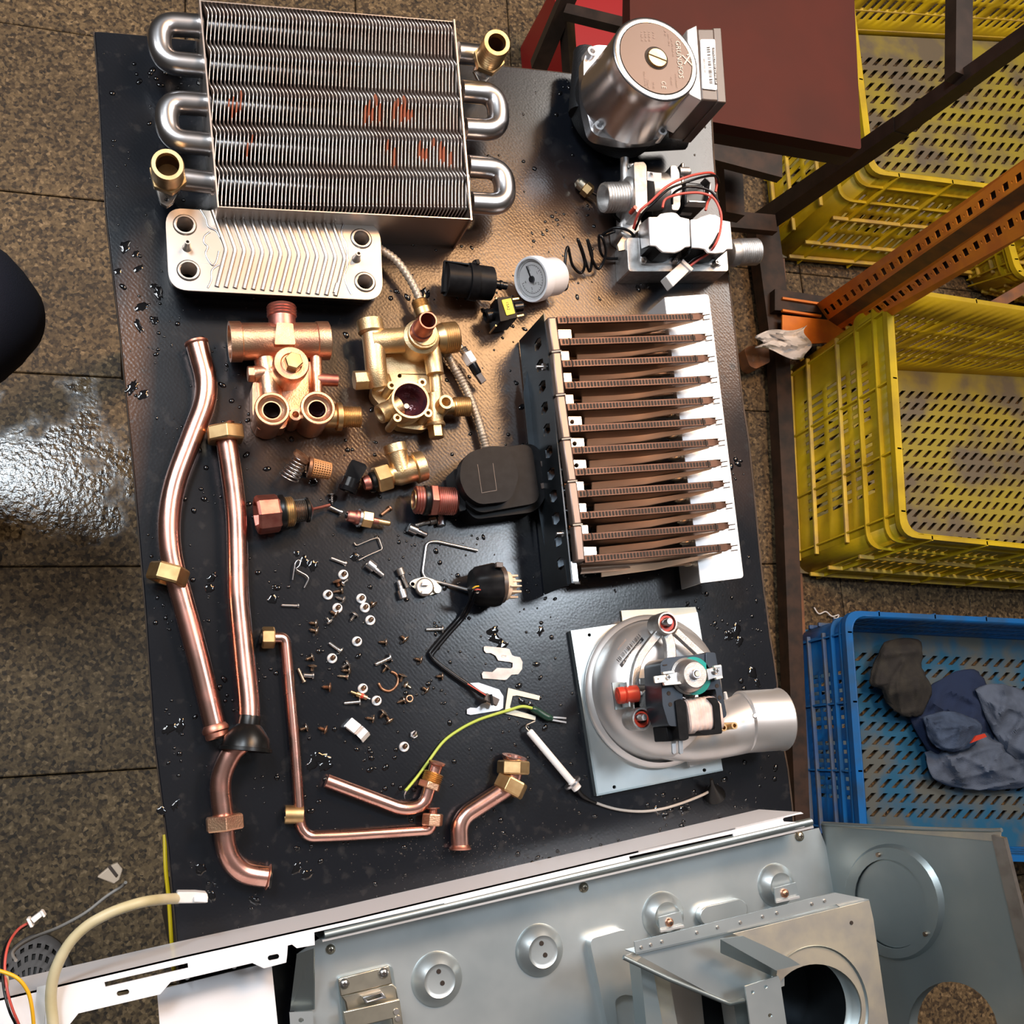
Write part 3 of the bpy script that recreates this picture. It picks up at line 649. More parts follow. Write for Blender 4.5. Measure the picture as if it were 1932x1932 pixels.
# one fin: a sheet wavy along its length with a hump over each of the five tubes
def fin_mesh():
    mb = MB(); n = 75; vs = []; xd = ax_.normalized(); down = UP * -0.046
    for i in range(n + 1):
        v_ = i / n; ph = ((v_ * 5.05) - 0.02) % 1.0
        if ph < 0.30: off = -1 + 2 * (0.5 - 0.5 * math.cos(math.pi * ph / 0.30)); z = math.sin(math.pi * ph / 0.30) * 0.0022
        else: q = (ph - 0.30) / 0.70; off = 1 - 2 * (q ** 0.8); z = 0
        p = ay_ * v_ + xd * off * 0.0017 + UP * z; vs += [p, p + down]
    mb.add(vs, [(2 * i, 2 * i + 2, 2 * i + 3, 2 * i + 1) for i in range(n)]); return mb
fm = fin_mesh(); me = bpy.data.meshes.new('fin'); me.from_pydata([tuple(v) for v in fm.v], [], fm.f); [me.materials.append(M[q]) for q in ('fin', 'fin_rust', 'fin_edge', 'fin_rust')]; me.update()
for p in me.polygons: p.use_smooth = True
def rusty_fin(lo_, hi_):
    q = me.copy(); q.name = 'fin'
    for k, p in enumerate(q.polygons):
        if lo_ < k < hi_: p.material_index = 1
    return q
hl = parent_loc(hx)
for i in range(nf):
    u = (i + 0.7) / (nf + 0.4); m_ = me
    if i in (4, 5, 6, 7, 40, 41, 42, 43, 44, 48, 49, 50, 51, 52, 53): q_ = random.randint(31, 36); m_ = rusty_fin(q_, q_ + random.randint(4, 9))
    elif i in (8, 9, 45, 47, 54, 55, 56, 58, 60, 61, 63): q_ = random.randint(47, 52); m_ = rusty_fin(q_, q_ + random.randint(3, 8))
    o = bpy.data.objects.new('fin', m_); COL.objects.link(o); o.parent = hx; o.location = tl + ax_ * u - hl
    s_ = o.modifiers.new('solidify', 'SOLIDIFY'); s_.thickness = 0.0010; s_.material_offset_rim = 2
def plate(name, a, b, h1, h0, m, t=2.0):
    mb = MB(); a = P(*a, h1); b = P(*b, h1); d = (b - a).normalized(); sd = UP.cross(d) * K(a) * t / 2
    mb.ext([a - sd, b - sd, b + sd, a + sd], UP * (h0 - h1) * 0.001); return obj(name, mb, m, hx)
plate('end_plate', (377, -2), (412, 391), 57, 0, M['frame_ss'], 3)
plate('end_plate', (857, 36), (890, 415), 57, 0, M['frame_ss'], 3)
plate('side_plate', (378, 1), (857, 41), 54, 0, M['frame_ss'], 2)
plate('side_plate', (412, 390), (889, 413), 54, 0, M['frame_ss'], 2)
mb = MB(); mb.ext([P(384, 4, 6), P(853, 40, 6), P(884, 411, 6), P(410, 389, 6)], UP * -0.004); obj('base_plate', mb, M['frame_ss'], hx)
# five water tubes through the fins, joined by bends outside
lefts = [(383, 50), (389, 126), (397, 198), (402, 273), (408, 346)]; rights = [(864, 100), (871, 172), (877, 243), (883, 314), (889, 383)]
for a, b in zip(lefts, rights):
    mb = MB(); mb.tube([P(a[0] + 6, a[1] + 2, 34), P(b[0] - 6, b[1] - 2, 34)], 17, 14, cap=False); obj('water_tube', mb, M['steel_satin'], hx)
for a, b, o_ in ((0, 1, (-1)), (2, 3, -1)):
    (x0, y0), (x1, y1) = lefts[a], lefts[b]; mb = MB(); cx_ = (x0 + x1) / 2 - 52; cy_ = (y0 + y1) / 2 - 6
    mb.tube(fillet([(x0, y0, 36), (cx_ - 36, y0 - 6, 36), (cx_ - 30, y1 - 8, 36), (x1, y1, 36)], 40, 9), 22, 18); obj('return_bend', mb, M['steel_satin'], hx, ang=60)
for a, b in ((1, 2), (3, 4)):
    (x0, y0), (x1, y1) = rights[a], rights[b]; mb = MB()
    mb.tube(fillet([(x0, y0, 36), (x0 + 66, y0 + 5, 36), (x1 + 66, y1 + 4, 36), (x1, y1, 36)], 38, 9), 21, 18); obj('return_bend', mb, M['steel_satin'], hx, ang=60)
for i, (x, y) in enumerate(lefts[:5]):
    mb = MB(); mb.lathe((x - 9, y - 1, 36), (x - 2, y, 36), [(0, 23.5), (1, 23.5)], 20); obj('collar', mb, M['steel_satin'], hx)
mb = MB(); mb.tube([(408, 346, 34), (342, 338, 34)], 21, 18); obj('inlet_stub', mb, M['steel_satin'], hx, ang=60)
mb = MB(); mb.tube([(864, 100, 34), (918, 106, 34)], 20, 18); obj('outlet_stub', mb, M['steel_satin'], hx, ang=60)
for nm, (x, y), (bx, by), r in (('l', (316, 310), (318, 345), 30), ('r', (938, 80), (914, 128), 26)):
    top = P(x, y, 78); bot = P(bx, by, 26)
    mb = MB(); mb.lathe(bot, top, [(0.30, r - 1)] + thread(0.42, 0.96, r, 7, 1.4) + [(1, r - 2), (1, r - 9), (0.2, r - 9), (0.2, 0)], 30); obj('threaded_end', mb, M['brass_nut'], hx)
    mb = MB(); mb.lathe(bot, top, [(0.28, r * 1.18), (0.44, r * 1.18)], 6, 0.3); obj('hex_collar', mb, M['brass_nut'], hx, ang=20, bevel=0.5)
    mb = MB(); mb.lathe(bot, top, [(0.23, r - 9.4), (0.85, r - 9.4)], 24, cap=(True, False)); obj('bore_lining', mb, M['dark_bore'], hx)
    mb = MB(); mb.tube([bot + UP * -0.006, bot + UP * 0.012], 22 if nm == 'l' else 19, 18); obj('elbow_body', mb, M['steel_satin'], hx, ang=60)
mb = MB(); mb.ext([(292, 345, 24), (342, 352, 24), (326, 383, 24), (315, 390, 24), (303, 383, 24)], UP * -0.004, [[(x, y, 24) for x, y in circ(314, 376, 3.5, 8)]]); obj('mounting_lug', mb, M['steel_dull'], hx, bevel=0.5)
mb = MB(); mb.ext([(893, 132, 24), (932, 136, 24), (918, 154, 24), (906, 157, 24)], UP * -0.004); obj('mounting_lug', mb, M['steel_dull'], hx, bevel=0.5)

# ================================================================ plate heat exchanger
px_ = thing('plate_exchanger', 'flat steel plate heat exchanger with herringbone ribs and four ports', 'heat exchanger', 516, 500)
HP = 34
corn = [(311, 391), (717, 421), (723, 567), (319, 546)]
ol = fillet(corn, 36, 8, True); ports = [(349, 423, 16), (356, 509, 16), (682, 449, 15), (689, 531, 15)]
mb = MB(); mb.prism(ol, HP, HP - 2.2, [[(x, y) for x, y in circ(a, b, r, 24)] for a, b, r in ports]); obj('top_plate', mb, M['plate_ss'], px_, bevel=0.6)
mb = MB()
for k in range(9):
    hh = HP - 2.6 - k * 3.4; q = [(516 + (x - 516) * 0.985, 481 + (y - 481) * 0.965) for x, y in ol]
    mb.prism(q if k % 2 else [(516 + (x - 516) * 0.993, 481 + (y - 481) * 0.985) for x, y in ol], hh, max(hh - 3.4, 0), [[(x, y) for x, y in circ(a, b, r, 24)] for a, b, r in ports])
o = obj('plate_stack', mb, M['frame_ss'], px_); o['kind'] = 'stuff'
for i in range(14):
    x = 17.2 * i; y = 1.25 * i
    mb = MB(); mb.tube(fillet([(401 + x, 398 + y, HP), (427 + x, 471 + y, HP), (409 + x, 541 + y * 1.05, HP)], 6, 3), 4.6, 10); obj('chevron_rib', mb, M['plate_ss'], px_, ang=80)
mb = MB(); mb.tube([(624, 417, HP), (630, 432, HP)], 4, 8); obj('short_rib', mb, M['plate_ss'], px_, ang=80)
mb = MB(); mb.tube([(631, 553, HP), (636, 535, HP)], 4, 8); obj('short_rib', mb, M['plate_ss'], px_, ang=80)
for pts in ([(378, 396), (388, 412), (393, 428), (408, 436), (416, 450), (426, 468)], [(413, 500), (400, 510), (399, 528), (392, 543)], [(396, 438), (386, 446), (385, 458), (392, 466), (388, 480), (400, 500), (408, 494), (413, 474)],
            [(651, 417), (645, 432), (646, 446), (653, 460), (655, 480), (656, 500), (650, 520), (655, 540), (663, 556)]):
    mb = MB(); mb.tube(smooth([(*p, HP) for p in pts], 4), 2.0, 6); obj('pressed_line', mb, M['steel'], px_, ang=80)
for a, b, r in ports:
    mb = MB(); mb.lv(a, b, HP - 26, HP + 1.4, [(1, r + 2.5), (1, r)] + [(q, r - (1.6 if k % 2 else 0)) for k, q in enumerate([0.94 - 0.045 * j for j in range(19)])], 26, cap=(False, False)); obj('port_lining', mb, M['steel_dull'], px_, ang=40)
    mb = MB(); mb.lv(a, b, HP, HP + 1.3, [(0, r + 6), (0.8, r + 4.2), (1, r + 2.6), (1, r + 0.5), (0, r + 0.5)], 26, cap=(False, False)); obj('port_ring', mb, M['plate_ss'], px_, ang=60)
for a, b in ((354, 456), (677, 478)):
    mb = MB(); mb.lv(a, b, HP, HP + 11, [(0, 9), (0.3, 6.5), (1, 5), (1, 3), (0.4, 3), (0.4, 0)], 16); obj('threaded_stud', mb, M['steel_dull'], px_)

# ================================================================ corrugated hose
ho = thing('corrugated_hose', 'grey-brown corrugated flexible hose running beneath the yellow brass block to the black box', 'hose', 860, 640)
for pts in ([(690, 452, 12), (718, 470, 16), (748, 492, 18), (774, 528, 18), (792, 566, 18), (800, 600, 14)], [(800, 600, 14), (825, 640, 10), (855, 690, 9), (880, 735, 9), (900, 785, 9), (915, 835, 10), (925, 870, 12)]):
    pp = smooth(pts, 14 if pts[0][0] == 690 else 24); mb = MB()
    mb.tube(pp, [8.2 if k % 3 else 6.6 for k in range(len(pp))], 10); obj('hose_length', mb, M['hose'], ho, ang=70)
mb = MB(); mb.lathe((790, 566, 18), (800, 594, 18), [(0, 0), (0, 12)] + thread(0.03, 0.6, 15.5, 6) + [(0.6, 17), (1, 17)], 24); obj('hose_end', mb, M['brass_nut'], ho)

# ================================================================ left brass block
def part(t, name, mb, m, **k): return obj(name, mb, M[m], t, **k)
b1 = thing('brass_manifold', 'pinkish cast brass manifold with wide horizontal barrel and hex plug, left of the two', 'manifold', 550, 720)
mb = MB(); mb.lathe((433, 645, 24), (621, 643, 24), [(0.0, 31), (0.0, 38), (0.11, 38), (0.12, 35), (0.86, 35), (0.87, 37), (0.99, 37), (1, 33), (1, 0)], 32, cap=(False, False)); mb.lathe((433, 645, 24), (621, 643, 24), [(0, 31), (0.5, 31), (0.5, 0)], 32, cap=(False, True)); part(b1, 'barrel', mb, 'brass_pink')
mb = MB(); mb.lathe((531, 577, 26), (533, 630, 26), [(0, 0), (0, 24)] + thread(0.02, 0.42, 28, 4, 1.8) + [(0.42, 25), (1, 26)], 28); part(b1, 'threaded_port', mb, 'red_brass')
mb = MB(); mb.prism(fillet([(522, 608), (553, 610), (558, 650), (518, 650)], 3, 3, True), 42, 30); part(b1, 'rib', mb, 'brass_pink', bevel=1.5)
mb = MB(); mb.prism(fillet([(476, 722), (508, 690), (600, 680), (607, 735), (612, 790), (575, 800), (548, 770), (540, 808), (487, 812), (476, 780)], 8, 4, True), 22, 2); part(b1, 'body_casting', mb, 'brass_pink', bevel=3)
mb = MB(); mb.lv(550, 685, 4, 54, [(0, 28), (0.8, 30), (0.82, 33), (0.96, 33), (1, 31), (1, 20), (0.97, 18), (0.97, 0)], 32); part(b1, 'hub', mb, 'brass_pink')
mb = MB(); mb.lv(555, 679, 50, 62, [(0, 17.5), (0.9, 17.5), (1, 15.5)], 6, 0.35); part(b1, 'hex_plug', mb, 'brass_nut', ang=20)
mb = MB(); mb.tube([(480, 706, 22), (545, 700, 24)], 16, 18); part(b1, 'side_barrel', mb, 'brass_pink', ang=60)
mb = MB(); mb.lathe((467, 706, 22), (481, 706, 22), [(0, 16.5), (1, 16.5)], 6, 0.5); part(b1, 'side_plug', mb, 'brass_pink', ang=20, bevel=0.8)
mb = MB(); mb.tube(smooth([(500, 672, 20), (505, 700, 20), (510, 740, 22), (513, 765, 22)]), 22, 18); part(b1, 'left_leg', mb, 'brass_pink', ang=70)
mb = MB(); mb.tube([(596, 672, 24), (598, 765, 24)], 11.5, 16); part(b1, 'right_leg', mb, 'brass_pink', ang=70)
mb = MB(); mb.tube([(598, 716, 24), (637, 718, 24)], [12, 11.5], 16); part(b1, 'nipple', mb, 'red_brass', ang=60)
for a, b, rb in ((514, 771, 16), (600, 769, 16)):
    mb = MB(); mb.lv(a, b, 2, 46, [(0, 29), (0.5, 29), (0.9, 32), (0.98, 32.5), (1, 31), (1, 27), (0.95, 25), (0.93, 22), (0.90, rb + 2), (0.90, rb)], 34, cap=(True, False)); part(b1, 'socket', mb, 'brass_pink')
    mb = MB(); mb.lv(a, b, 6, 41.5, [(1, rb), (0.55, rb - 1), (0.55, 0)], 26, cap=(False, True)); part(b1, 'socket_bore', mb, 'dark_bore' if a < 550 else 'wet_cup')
mb = MB(); mb.lv(558, 782, 4, 34, [(0, 12), (1, 11.5), (1, 6.5), (0.6, 6.5), (0.6, 0)], 20); part(b1, 'screw_post', mb, 'brass_pink')
mb = MB(); mb.lathe((612, 786, 22), (680, 787, 22), [(0, 21), (0.30, 21), (0.33, 27), (0.46, 27), (0.48, 19)] + thread(0.49, 1.0, 20.5, 10, 1.6) + [(1, 12)], 28); part(b1, 'threaded_spigot', mb, 'brass_nut')

# ================================================================ right brass block
b2 = thing('brass_manifold', 'yellow brass manifold with open dark red cup and upright copper stub, right of the two', 'manifold', 775, 710)
mb = MB(); mb.prism(fillet([(712, 660), (800, 650), (832, 700), (836, 780), (800, 812), (750, 806), (722, 770), (700, 745)], 10, 4, True), 14, 2, [circ(754, 709, 4, 10)]); part(b2, 'web_casting', mb, 'brass_cast', bevel=2)
mb = MB(); mb.tube(smooth([(700, 612, 26), (705, 650, 26), (710, 700, 26), (715, 728, 22)]) , 20.5, 22); part(b2, 'left_barrel', mb, 'brass_cast', ang=70)
mb = MB(); mb.lathe((697, 604, 26), (701, 631, 26), [(0, 0), (0, 20), (0.08, 25), (0.85, 25), (1, 21)], 28); part(b2, 'barrel_cap', mb, 'brass_cast')
mb = MB(); mb.tube([(700, 645, 26), (790, 640, 26)], [23, 25], 22); part(b2, 'cross_barrel', mb, 'brass_cast', ang=70)
mb = MB(); mb.lathe((722, 730, 20), (716, 712, 20), [(0, 20), (1, 20)], 20); mb.lathe((668, 718, 20), (700, 716, 20), [(0, 10), (0, 19.5), (1, 19.5)], 6, 0.5); o = part(b2, 'hex_boss', mb, 'brass_cast', ang=30, bevel=0.6)
mb = MB(); mb.lv(800, 628, 4, 46, [(0, 30), (0.55, 36), (0.8, 34), (0.84, 28), (0.96, 28), (0.97, 25), (1, 24), (1, 18)], 34); part(b2, 'hub', mb, 'brass_cast')
mb = MB(); mb.lv(808, 604, 44, 72, [(0, 21), (0.3, 21), (0.34, 18.5), (0.97, 17.5), (1, 17), (1, 14.5), (0.2, 14.5), (0.2, 0)], 30, cap=(False, False)); part(b2, 'pipe_stub', mb, 'red_brass')
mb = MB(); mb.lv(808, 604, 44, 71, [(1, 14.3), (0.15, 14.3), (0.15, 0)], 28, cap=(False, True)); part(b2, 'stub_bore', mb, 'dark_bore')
mb = MB(); mb.lathe((822, 640, 26), (862, 636, 26), [(0, 24), (0.3, 29)] + thread(0.33, 0.98, 30, 7, 1.6) + [(1, 22)], 30); part(b2, 'threaded_spigot', mb, 'brass_nut')
mb = MB(); mb.tube([(812, 645, 26), (821, 706, 26)], [17, 16.5], 20); part(b2, 'lower_barrel', mb, 'brass_cast', ang=40)
mb = MB(); mb.tube([(820, 700, 22), (825, 760, 20)], 11, 16); part(b2, 'narrow_leg', mb, 'brass_cast', ang=60)
mb = MB(); mb.lv(775, 754, 4, 40, [(0, 28), (0.4, 34), (0.9, 36), (1, 36), (1, 32)], 40, cap=(True, False)); part(b2, 'cup_wall', mb, 'brass_cast')
mb = MB(); mb.lv(775, 754, 4, 40, [(1, 34), (0.97, 31), (0.6, 30), (0.40, 22), (0.36, 0)], 40, cap=(False, False)); part(b2, 'cup_lining', mb, 'wet_cup', ang=60)
mb = MB(); mb.lv(767, 766, 14, 22, [(0, 6), (1, 5), (1, 0)], 14); part(b2, 'valve_stem', mb, 'steel_dull')
for a, b in ((739, 727), (797, 721), (750, 788), (808, 779)):
    mb = MB(); mb.lv(a, b, 6, 38, [(0, 8), (1, 8), (1, 4), (0.7, 4), (0.7, 0)], 16); part(b2, 'screw_lug', mb, 'brass_cast')
mb = MB(); mb.lathe((752, 765, 18), (716, 782, 20), [(0, 20), (0.55, 18), (0.7, 19), (1, 18), (1, 13), (0.6, 12), (0.6, 0)], 24); part(b2, 'side_port', mb, 'brass_cast')
mb = MB(); mb.lathe((829, 768, 18), (886, 767, 18), [(0, 15), (0.44, 15), (0.46, 17)] + thread(0.48, 1.0, 19, 8, 1.6) + [(1, 12)], 24); part(b2, 'threaded_outlet', mb, 'brass_nut')
mb = MB(); mb.lv(842, 758, 6, 38, [(0, 15), (0.9, 14.5), (1, 13.5), (1, 9), (0.5, 8.5), (0.5, 0)], 22); part(b2, 'round_port', mb, 'brass_cast')
mb = MB(); mb.tube([(820, 745, 18), (821, 800, 18)], [17, 15], 18); part(b2, 'lower_boss', mb, 'brass_cast', ang=60)
mb = MB(); mb.lathe((820, 797, 16), (824, 827, 16), [(0, 18), (0.14, 20), (0.26, 19), (0.27, 14)], 24); mb2 = MB(); mb2.lathe((821, 803, 16), (824, 827, 16), [(0, 15), (0.92, 15), (1, 13)], 6, 0.5)
part(b2, 'flange', mb, 'brass_cast'); part(b2, 'hex_plug', mb2, 'brass_nut', ang=20)
# ================================================================ circulation pump
pu = thing('circulation_pump', 'round silver circulation pump with brown nameplate and brass screw', 'pump', 1180, 220)
def barcode(a, b, up, mp, parent, seed):
    """a: start, b: end of the code along its reading direction"""
    random.seed(seed); mb = MB(); L_ = b - a; x = 0.0
    z = L_.cross(up).normalized(); z = z if z.dot(CAM - a) > 0 else -z
    while x < 0.97:
        w_ = random.choice((0.012, 0.02, 0.032)); p = a + L_ * x + z * 0.0003; q = p + L_ * w_; mb.add([p, q, q + up, p + up], [(0, 1, 2, 3)]); x += w_ + random.choice((0.015, 0.025, 0.05))
    o = obj('barcode', mb, mp, parent, ang=0); o['kind'] = 'stuff'; return o
HT = 130
C = P(1238, 110, HT)
ax0 = P(1238, 110, HT) - UP * 0.066
mb = MB(); mb.lathe(ax0, C, [(0, 93), (0.3, 89), (0.7, 86), (0.975, 86), (0.995, 84.5), (1.0, 82), (1.005, 77), (1.0, 74)], 56, cap=(True, False)); obj('motor_housing', mb, M['alu_polished'], pu, ang=50)
mb = MB(); mb.lathe(C - UP * 0.002, C + UP * 0.0002, [(0, 75), (1, 74.5)], 56); obj('nameplate', mb, M['nameplate'], pu)
mb = MB(); mb.lathe(C - UP * 0.0005, C + UP * 0.0007, [(0, 0), (0, 24), (1, 24), (1, 0)], 32); obj('screw_recess', mb, M['slot_dark'], pu)
mb = MB(); c2 = P(1241, 108, HT + 3); mb.lathe(c2 - UP * 0.004, c2, [(0, 19), (0.8, 19.5), (1, 18.5), (1, 0)], 32); obj('vent_screw', mb, M['brass_nut'], pu)
dx = (P(1257, 114, HT + 3) - P(1226, 103, HT + 3)); mb = MB(); mb.bar(P(1224, 101.5, HT + 3.2), P(1258, 115, HT + 3.2), 2.2, 0.8); obj('screw_slot', mb, M['slot_dark'], pu)
# lettering on the nameplate, reading down the picture with letter tops to the right
dn = (P(1287, 155, HT) - P(1279, 75, HT)); upv = (P(1300, 110, HT) - P(1240, 116, HT)); Kc = K(C)
def T(s, x, y, size, m='pale_ink', st=1.0, hh=HT + 0.6, dd=None, uu=None, par=None, nm='lettering'): return text(s, P(x, y, hh), dd or dn, uu or upv, size * Kc, M[m], par or pu, nm, st)
T('GRUNDFOS', 1281.5, 112, 14.5, st=1.05)
T('C E', 1252, 160, 13, st=0.8)
for s, x, y, z in (('Type UPS 15-50 AO', 1269, 88, 5), ('230V~  50Hz', 1262, 74, 5), ('IP 42', 1255, 62, 6), ('Class H', 1223, 158, 6), ('TF 95', 1233, 160, 6), ('Max. 0.3MPa', 1217, 148, 6), ('P/N 59526447', 1276, 152, 5), ('PC 0520', 1267, 152, 5), ('V  I  P', 1233, 66, 6), ('3  0.40  85', 1225, 68, 5), ('2  0.30  65', 1218, 68, 5), ('1  0.20  45', 1211, 68, 5)): T(s, x, y, z, 'faint_ink')
mb = MB()
def q2(x, y): return P(x, y, HT + 0.7)
for a, b, ww in (((1287, 104), (1305, 122), 2.6), ((1305, 122), (1304, 123), 2.0), ((1304, 101), (1291, 121), 2.6), ((1296, 104), (1302, 102), 2.4)): mb.bar(q2(*a), q2(*b), ww, 0.3)
o = obj('logo', mb, M['pale_ink'], pu); o['kind'] = 'stuff'
# flange with screw lugs
FLH = 64
fl_o = fillet([(1117, 84), (1150, 86), (1262, 140), (1268, 235), (1249, 262), (1180, 268), (1118, 255), (1102, 190), (1101, 110)], [16, 10, 20, 16, 14, 30, 16, 30, 10], 5, True)
mb = MB(); mb.prism(fl_o, FLH, FLH - 12); obj('motor_flange', mb, M['alu_polished'], pu, bevel=2.5)
for x, y in ((1118, 96), (1131, 236), (1250, 246)):
    mb = MB(); mb.lv(x, y, FLH - 8, FLH + 6, [(0, 11), (1, 9.5), (1, 5.5), (0.3, 5.5), (0.3, 0)], 20); obj('screw_lug', mb, M['alu'], pu)
mb = MB(); c = P(1186, 178, FLH - 12); mb.lathe(c - UP * 0.050, c, [(0, 70), (0.3, 92), (0.75, 94), (1, 86)], 40); obj('volute', mb, M['iron'], pu, ang=60)
mb = MB(); mb.tube([(1150, 270, 24), (1290, 262, 26)], 20, 14); obj('volute_port', mb, M['iron'], pu, ang=60)
mb = MB(); mb.tube([(1105, 100, 28), (1096, 215, 28)], 24, 14); obj('volute_port', mb, M['iron'], pu, ang=60)
# terminal box
mb = MB(); mb.ext([(1296, 56, 124), (1315, 47, 124), (1324, 190, 124), (1300, 178, 124)], UP * -0.055); obj('box_bracket', mb, M['alu'], pu, bevel=1)
mb = MB(); mb.prism([(1315, 54), (1359, 54), (1369, 192), (1324, 188)], 124, 58); obj('terminal_box', mb, M['brown_plastic'], pu, bevel=1.5)
mb = MB(); mb.prism([(1345, 52), (1361, 52), (1371, 194), (1354, 192)], 124.6, 56); obj('box_lid', mb, M['brown_plastic'], pu, bevel=1)
mb = MB(); mb.prism(fillet([(1321.5, 74), (1349, 74), (1353, 170), (1325.5, 167)], 3, 3, True), 125.2, 124.2); obj('paper_label', mb, M['sticker'], pu)
a = P(1343.5, 90, 125.4); b = P(1348.5, 160, 125.4); mb = MB(); sd = (P(1348, 90, 125.4) - a); mb.ext([a, b, b + sd, a + sd], UP * -0.0003); obj('label_band', mb, M['ink'], pu)
dn2 = b - a; up2 = P(1360, 120, 125) - P(1330, 121.5, 125)
text('GWALTRO 24 MS 2F', (a + b) / 2 + sd / 2 + UP * 0.0002, dn2, up2, 5 * Kc, M['sticker'], pu, 'label_text', 1.7)
text('BB05200149', P(1329, 124, 125.5), dn2, up2, 5.5 * Kc, M['ink'], pu, 'label_text', 1.1)
barcode(P(1333, 89, 125.3), P(1338.5, 160, 125.3), P(1339, 88.6, 125.3) - P(1333, 89, 125.3), M['ink'], pu, 5)

# ================================================================ gas valve
gv = thing('gas_valve', 'grey cast gas valve with two silver coil covers and red and black wires', 'valve', 1280, 430)
g = lambda n, mb, m, **k: obj(n, mb, M[m], gv, **k)
mb = MB(); mb.prism(fillet([(1182, 448), (1370, 452), (1375, 512), (1186, 512)], 6, 3, True), 28, 0); g('valve_body', mb, 'alu_cast', bevel=1.5)
mb = MB(); mb.prism(fillet([(1206, 430), (1364, 436), (1364, 500), (1212, 497)], 5, 3, True), 31, 28); g('coil_plate', mb, 'steel', bevel=0.4)
for x, y in ((1217, 488), (1276, 490), (1354, 494)):
    mb = MB(); mb.lv(x, y, 31, 35, [(0, 6.5), (0.5, 6.5), (1, 4), (1, 0)], 18); g('plate_screw', mb, 'screw_steel')
    mb = MB(); c = P(x, y, 35.2); k = K(c); mb.ext([c + Vector((a * 3.4 * k, b * 3.4 * k, 0)) for a, b in ((-1, -.25), (-.25, -.25), (-.25, -1), (.25, -1), (.25, -.25), (1, -.25), (1, .25), (.25, .25), (.25, 1), (-.25, 1), (-.25, .25), (-1, .25))], UP * -0.001); g('cross_recess', mb, 'slot_dark')
caps = [[(1224, 409), (1240, 409), (1246, 403), (1256, 401), (1266, 400), (1278, 403), (1284, 409), (1301, 413), (1303, 465), (1294, 466), (1284, 473), (1276, 476), (1250, 475), (1244, 470), (1238, 464), (1227, 463)],
        [(1303, 414), (1315, 413), (1322, 409), (1337, 404), (1350, 405), (1360, 411), (1362, 415), (1378, 418), (1383, 470), (1372, 470), (1366, 476), (1352, 478), (1336, 477), (1330, 470), (1320, 468), (1306, 467)]]
for c_ in caps:
    mb = MB(); mb.prism(c_, 60, 57.5); g('coil_cover', mb, 'washer_white', bevel=0.8)
    cx_ = sum(p[0] for p in c_) / len(c_); cy_ = sum(p[1] for p in c_) / len(c_)
    mb = MB(); mb.prism([(cx_ + (x - cx_) * 0.88, cy_ + (y - cy_) * 0.9) for x, y in c_], 57.4, 31); g('coil', mb, 'black_plastic')
mb = MB(); mb.ext([(1224, 410, 59), (1227, 462, 59), (1208, 470, 31), (1205, 425, 31)], Vector((0.0006, 0, 0))); g('cover_side', mb, 'steel_satin')
mb = MB(); mb.lathe((1375, 478, 22), (1390, 478, 22), [(0, 24), (0.6, 26), (1, 24)], 24); g('outlet_neck', mb, 'alu_cast')
mb = MB(); mb.lathe((1386, 476, 22), (1428, 475, 22), [(0, 22)] + thread(0.1, 0.98, 25.5, 10, 1.4) + [(1, 20), (1, 17), (0.3, 17), (0.3, 0)], 30); g('threaded_outlet', mb, 'alu_cast')
# upper cylinder of the valve
mb = MB(); mb.lathe((1138, 373, 30), (1183, 372, 30), [(0.3, 0), (0.3, 22), (0, 23), (0, 27)] + thread(0.03, 0.9, 28.5, 8, 1.5) + [(0.9, 27), (1, 29)], 30, cap=(False, True)); g('threaded_inlet', mb, 'alu_cast')
mb = MB(); mb.lathe((1180, 370, 30), (1198, 368, 30), [(0, 30), (0.3, 35), (1, 36)], 30); g('inlet_shoulder', mb, 'alu_cast')
mb = MB(); mb.prism(fillet([(1196, 306), (1215, 305), (1220, 312), (1222, 396), (1212, 403), (1200, 400)], 3, 2, True), 50, 6); g('valve_flange', mb, 'alu_cast', bevel=1)
mb = MB(); mb.lathe((1218, 362, 30), (1268, 362, 30), [(0, 36), (0.5, 35), (1, 36)], 32); g('valve_cylinder', mb, 'alu_cast', ang=60)
mb = MB(); mb.prism(fillet([(1265, 312), (1276, 312), (1282, 325), (1284, 388), (1280, 397), (1268, 396)], 3, 2, True), 48, 8); g('valve_flange', mb, 'alu_cast', bevel=1)
for a, b in (((1280, 324, 36), (1302, 324, 36)), ((1282, 397, 30), (1306, 398, 30))):
    mb = MB(); mb.lathe(a, b, [(0, 9), (0.85, 8.5), (0.9, 6), (1, 5), (1, 0)], 16); g('screw_post', mb, 'alu_cast')
mb = MB(); mb.bar((1284, 312, 30), (1284, 395, 30), 6, 20); g('clamp_bar', mb, 'alu_cast', bevel=1)
mb = MB(); mb.prism([(1291, 342), (1326, 346), (1334, 380), (1332, 390), (1293, 388)], 46, 12); g('solenoid', mb, 'black_gloss', bevel=1.5)
mb = MB(); mb.ribbon([P(1296, 384, 50), P(1332, 386, 50), P(1336, 350, 46), P(1326, 340, 44)], UP * 0.010, 0.0012); g('solenoid_bracket', mb, 'steel')
mb = MB(); mb.lathe((1178, 299, 34), (1180, 345, 32), [(0, 5), (0, 8), (1, 9)], 16); g('test_nipple', mb, 'alu_cast')
for x, y in ((1190, 312), (1194, 396)):
    mb = MB(); mb.lathe((x - 4, y, 40), (x + 8, y, 40), [(0, 0), (0, 4), (0.4, 6), (1, 6)], 14); g('flange_screw', mb, 'screw_steel')
mb = MB(); mb.prism([(1170, 420), (1186, 400), (1206, 398), (1215, 430), (1190, 452), (1172, 440)], 26, 0); g('link_casting', mb, 'alu_cast', bevel=2)
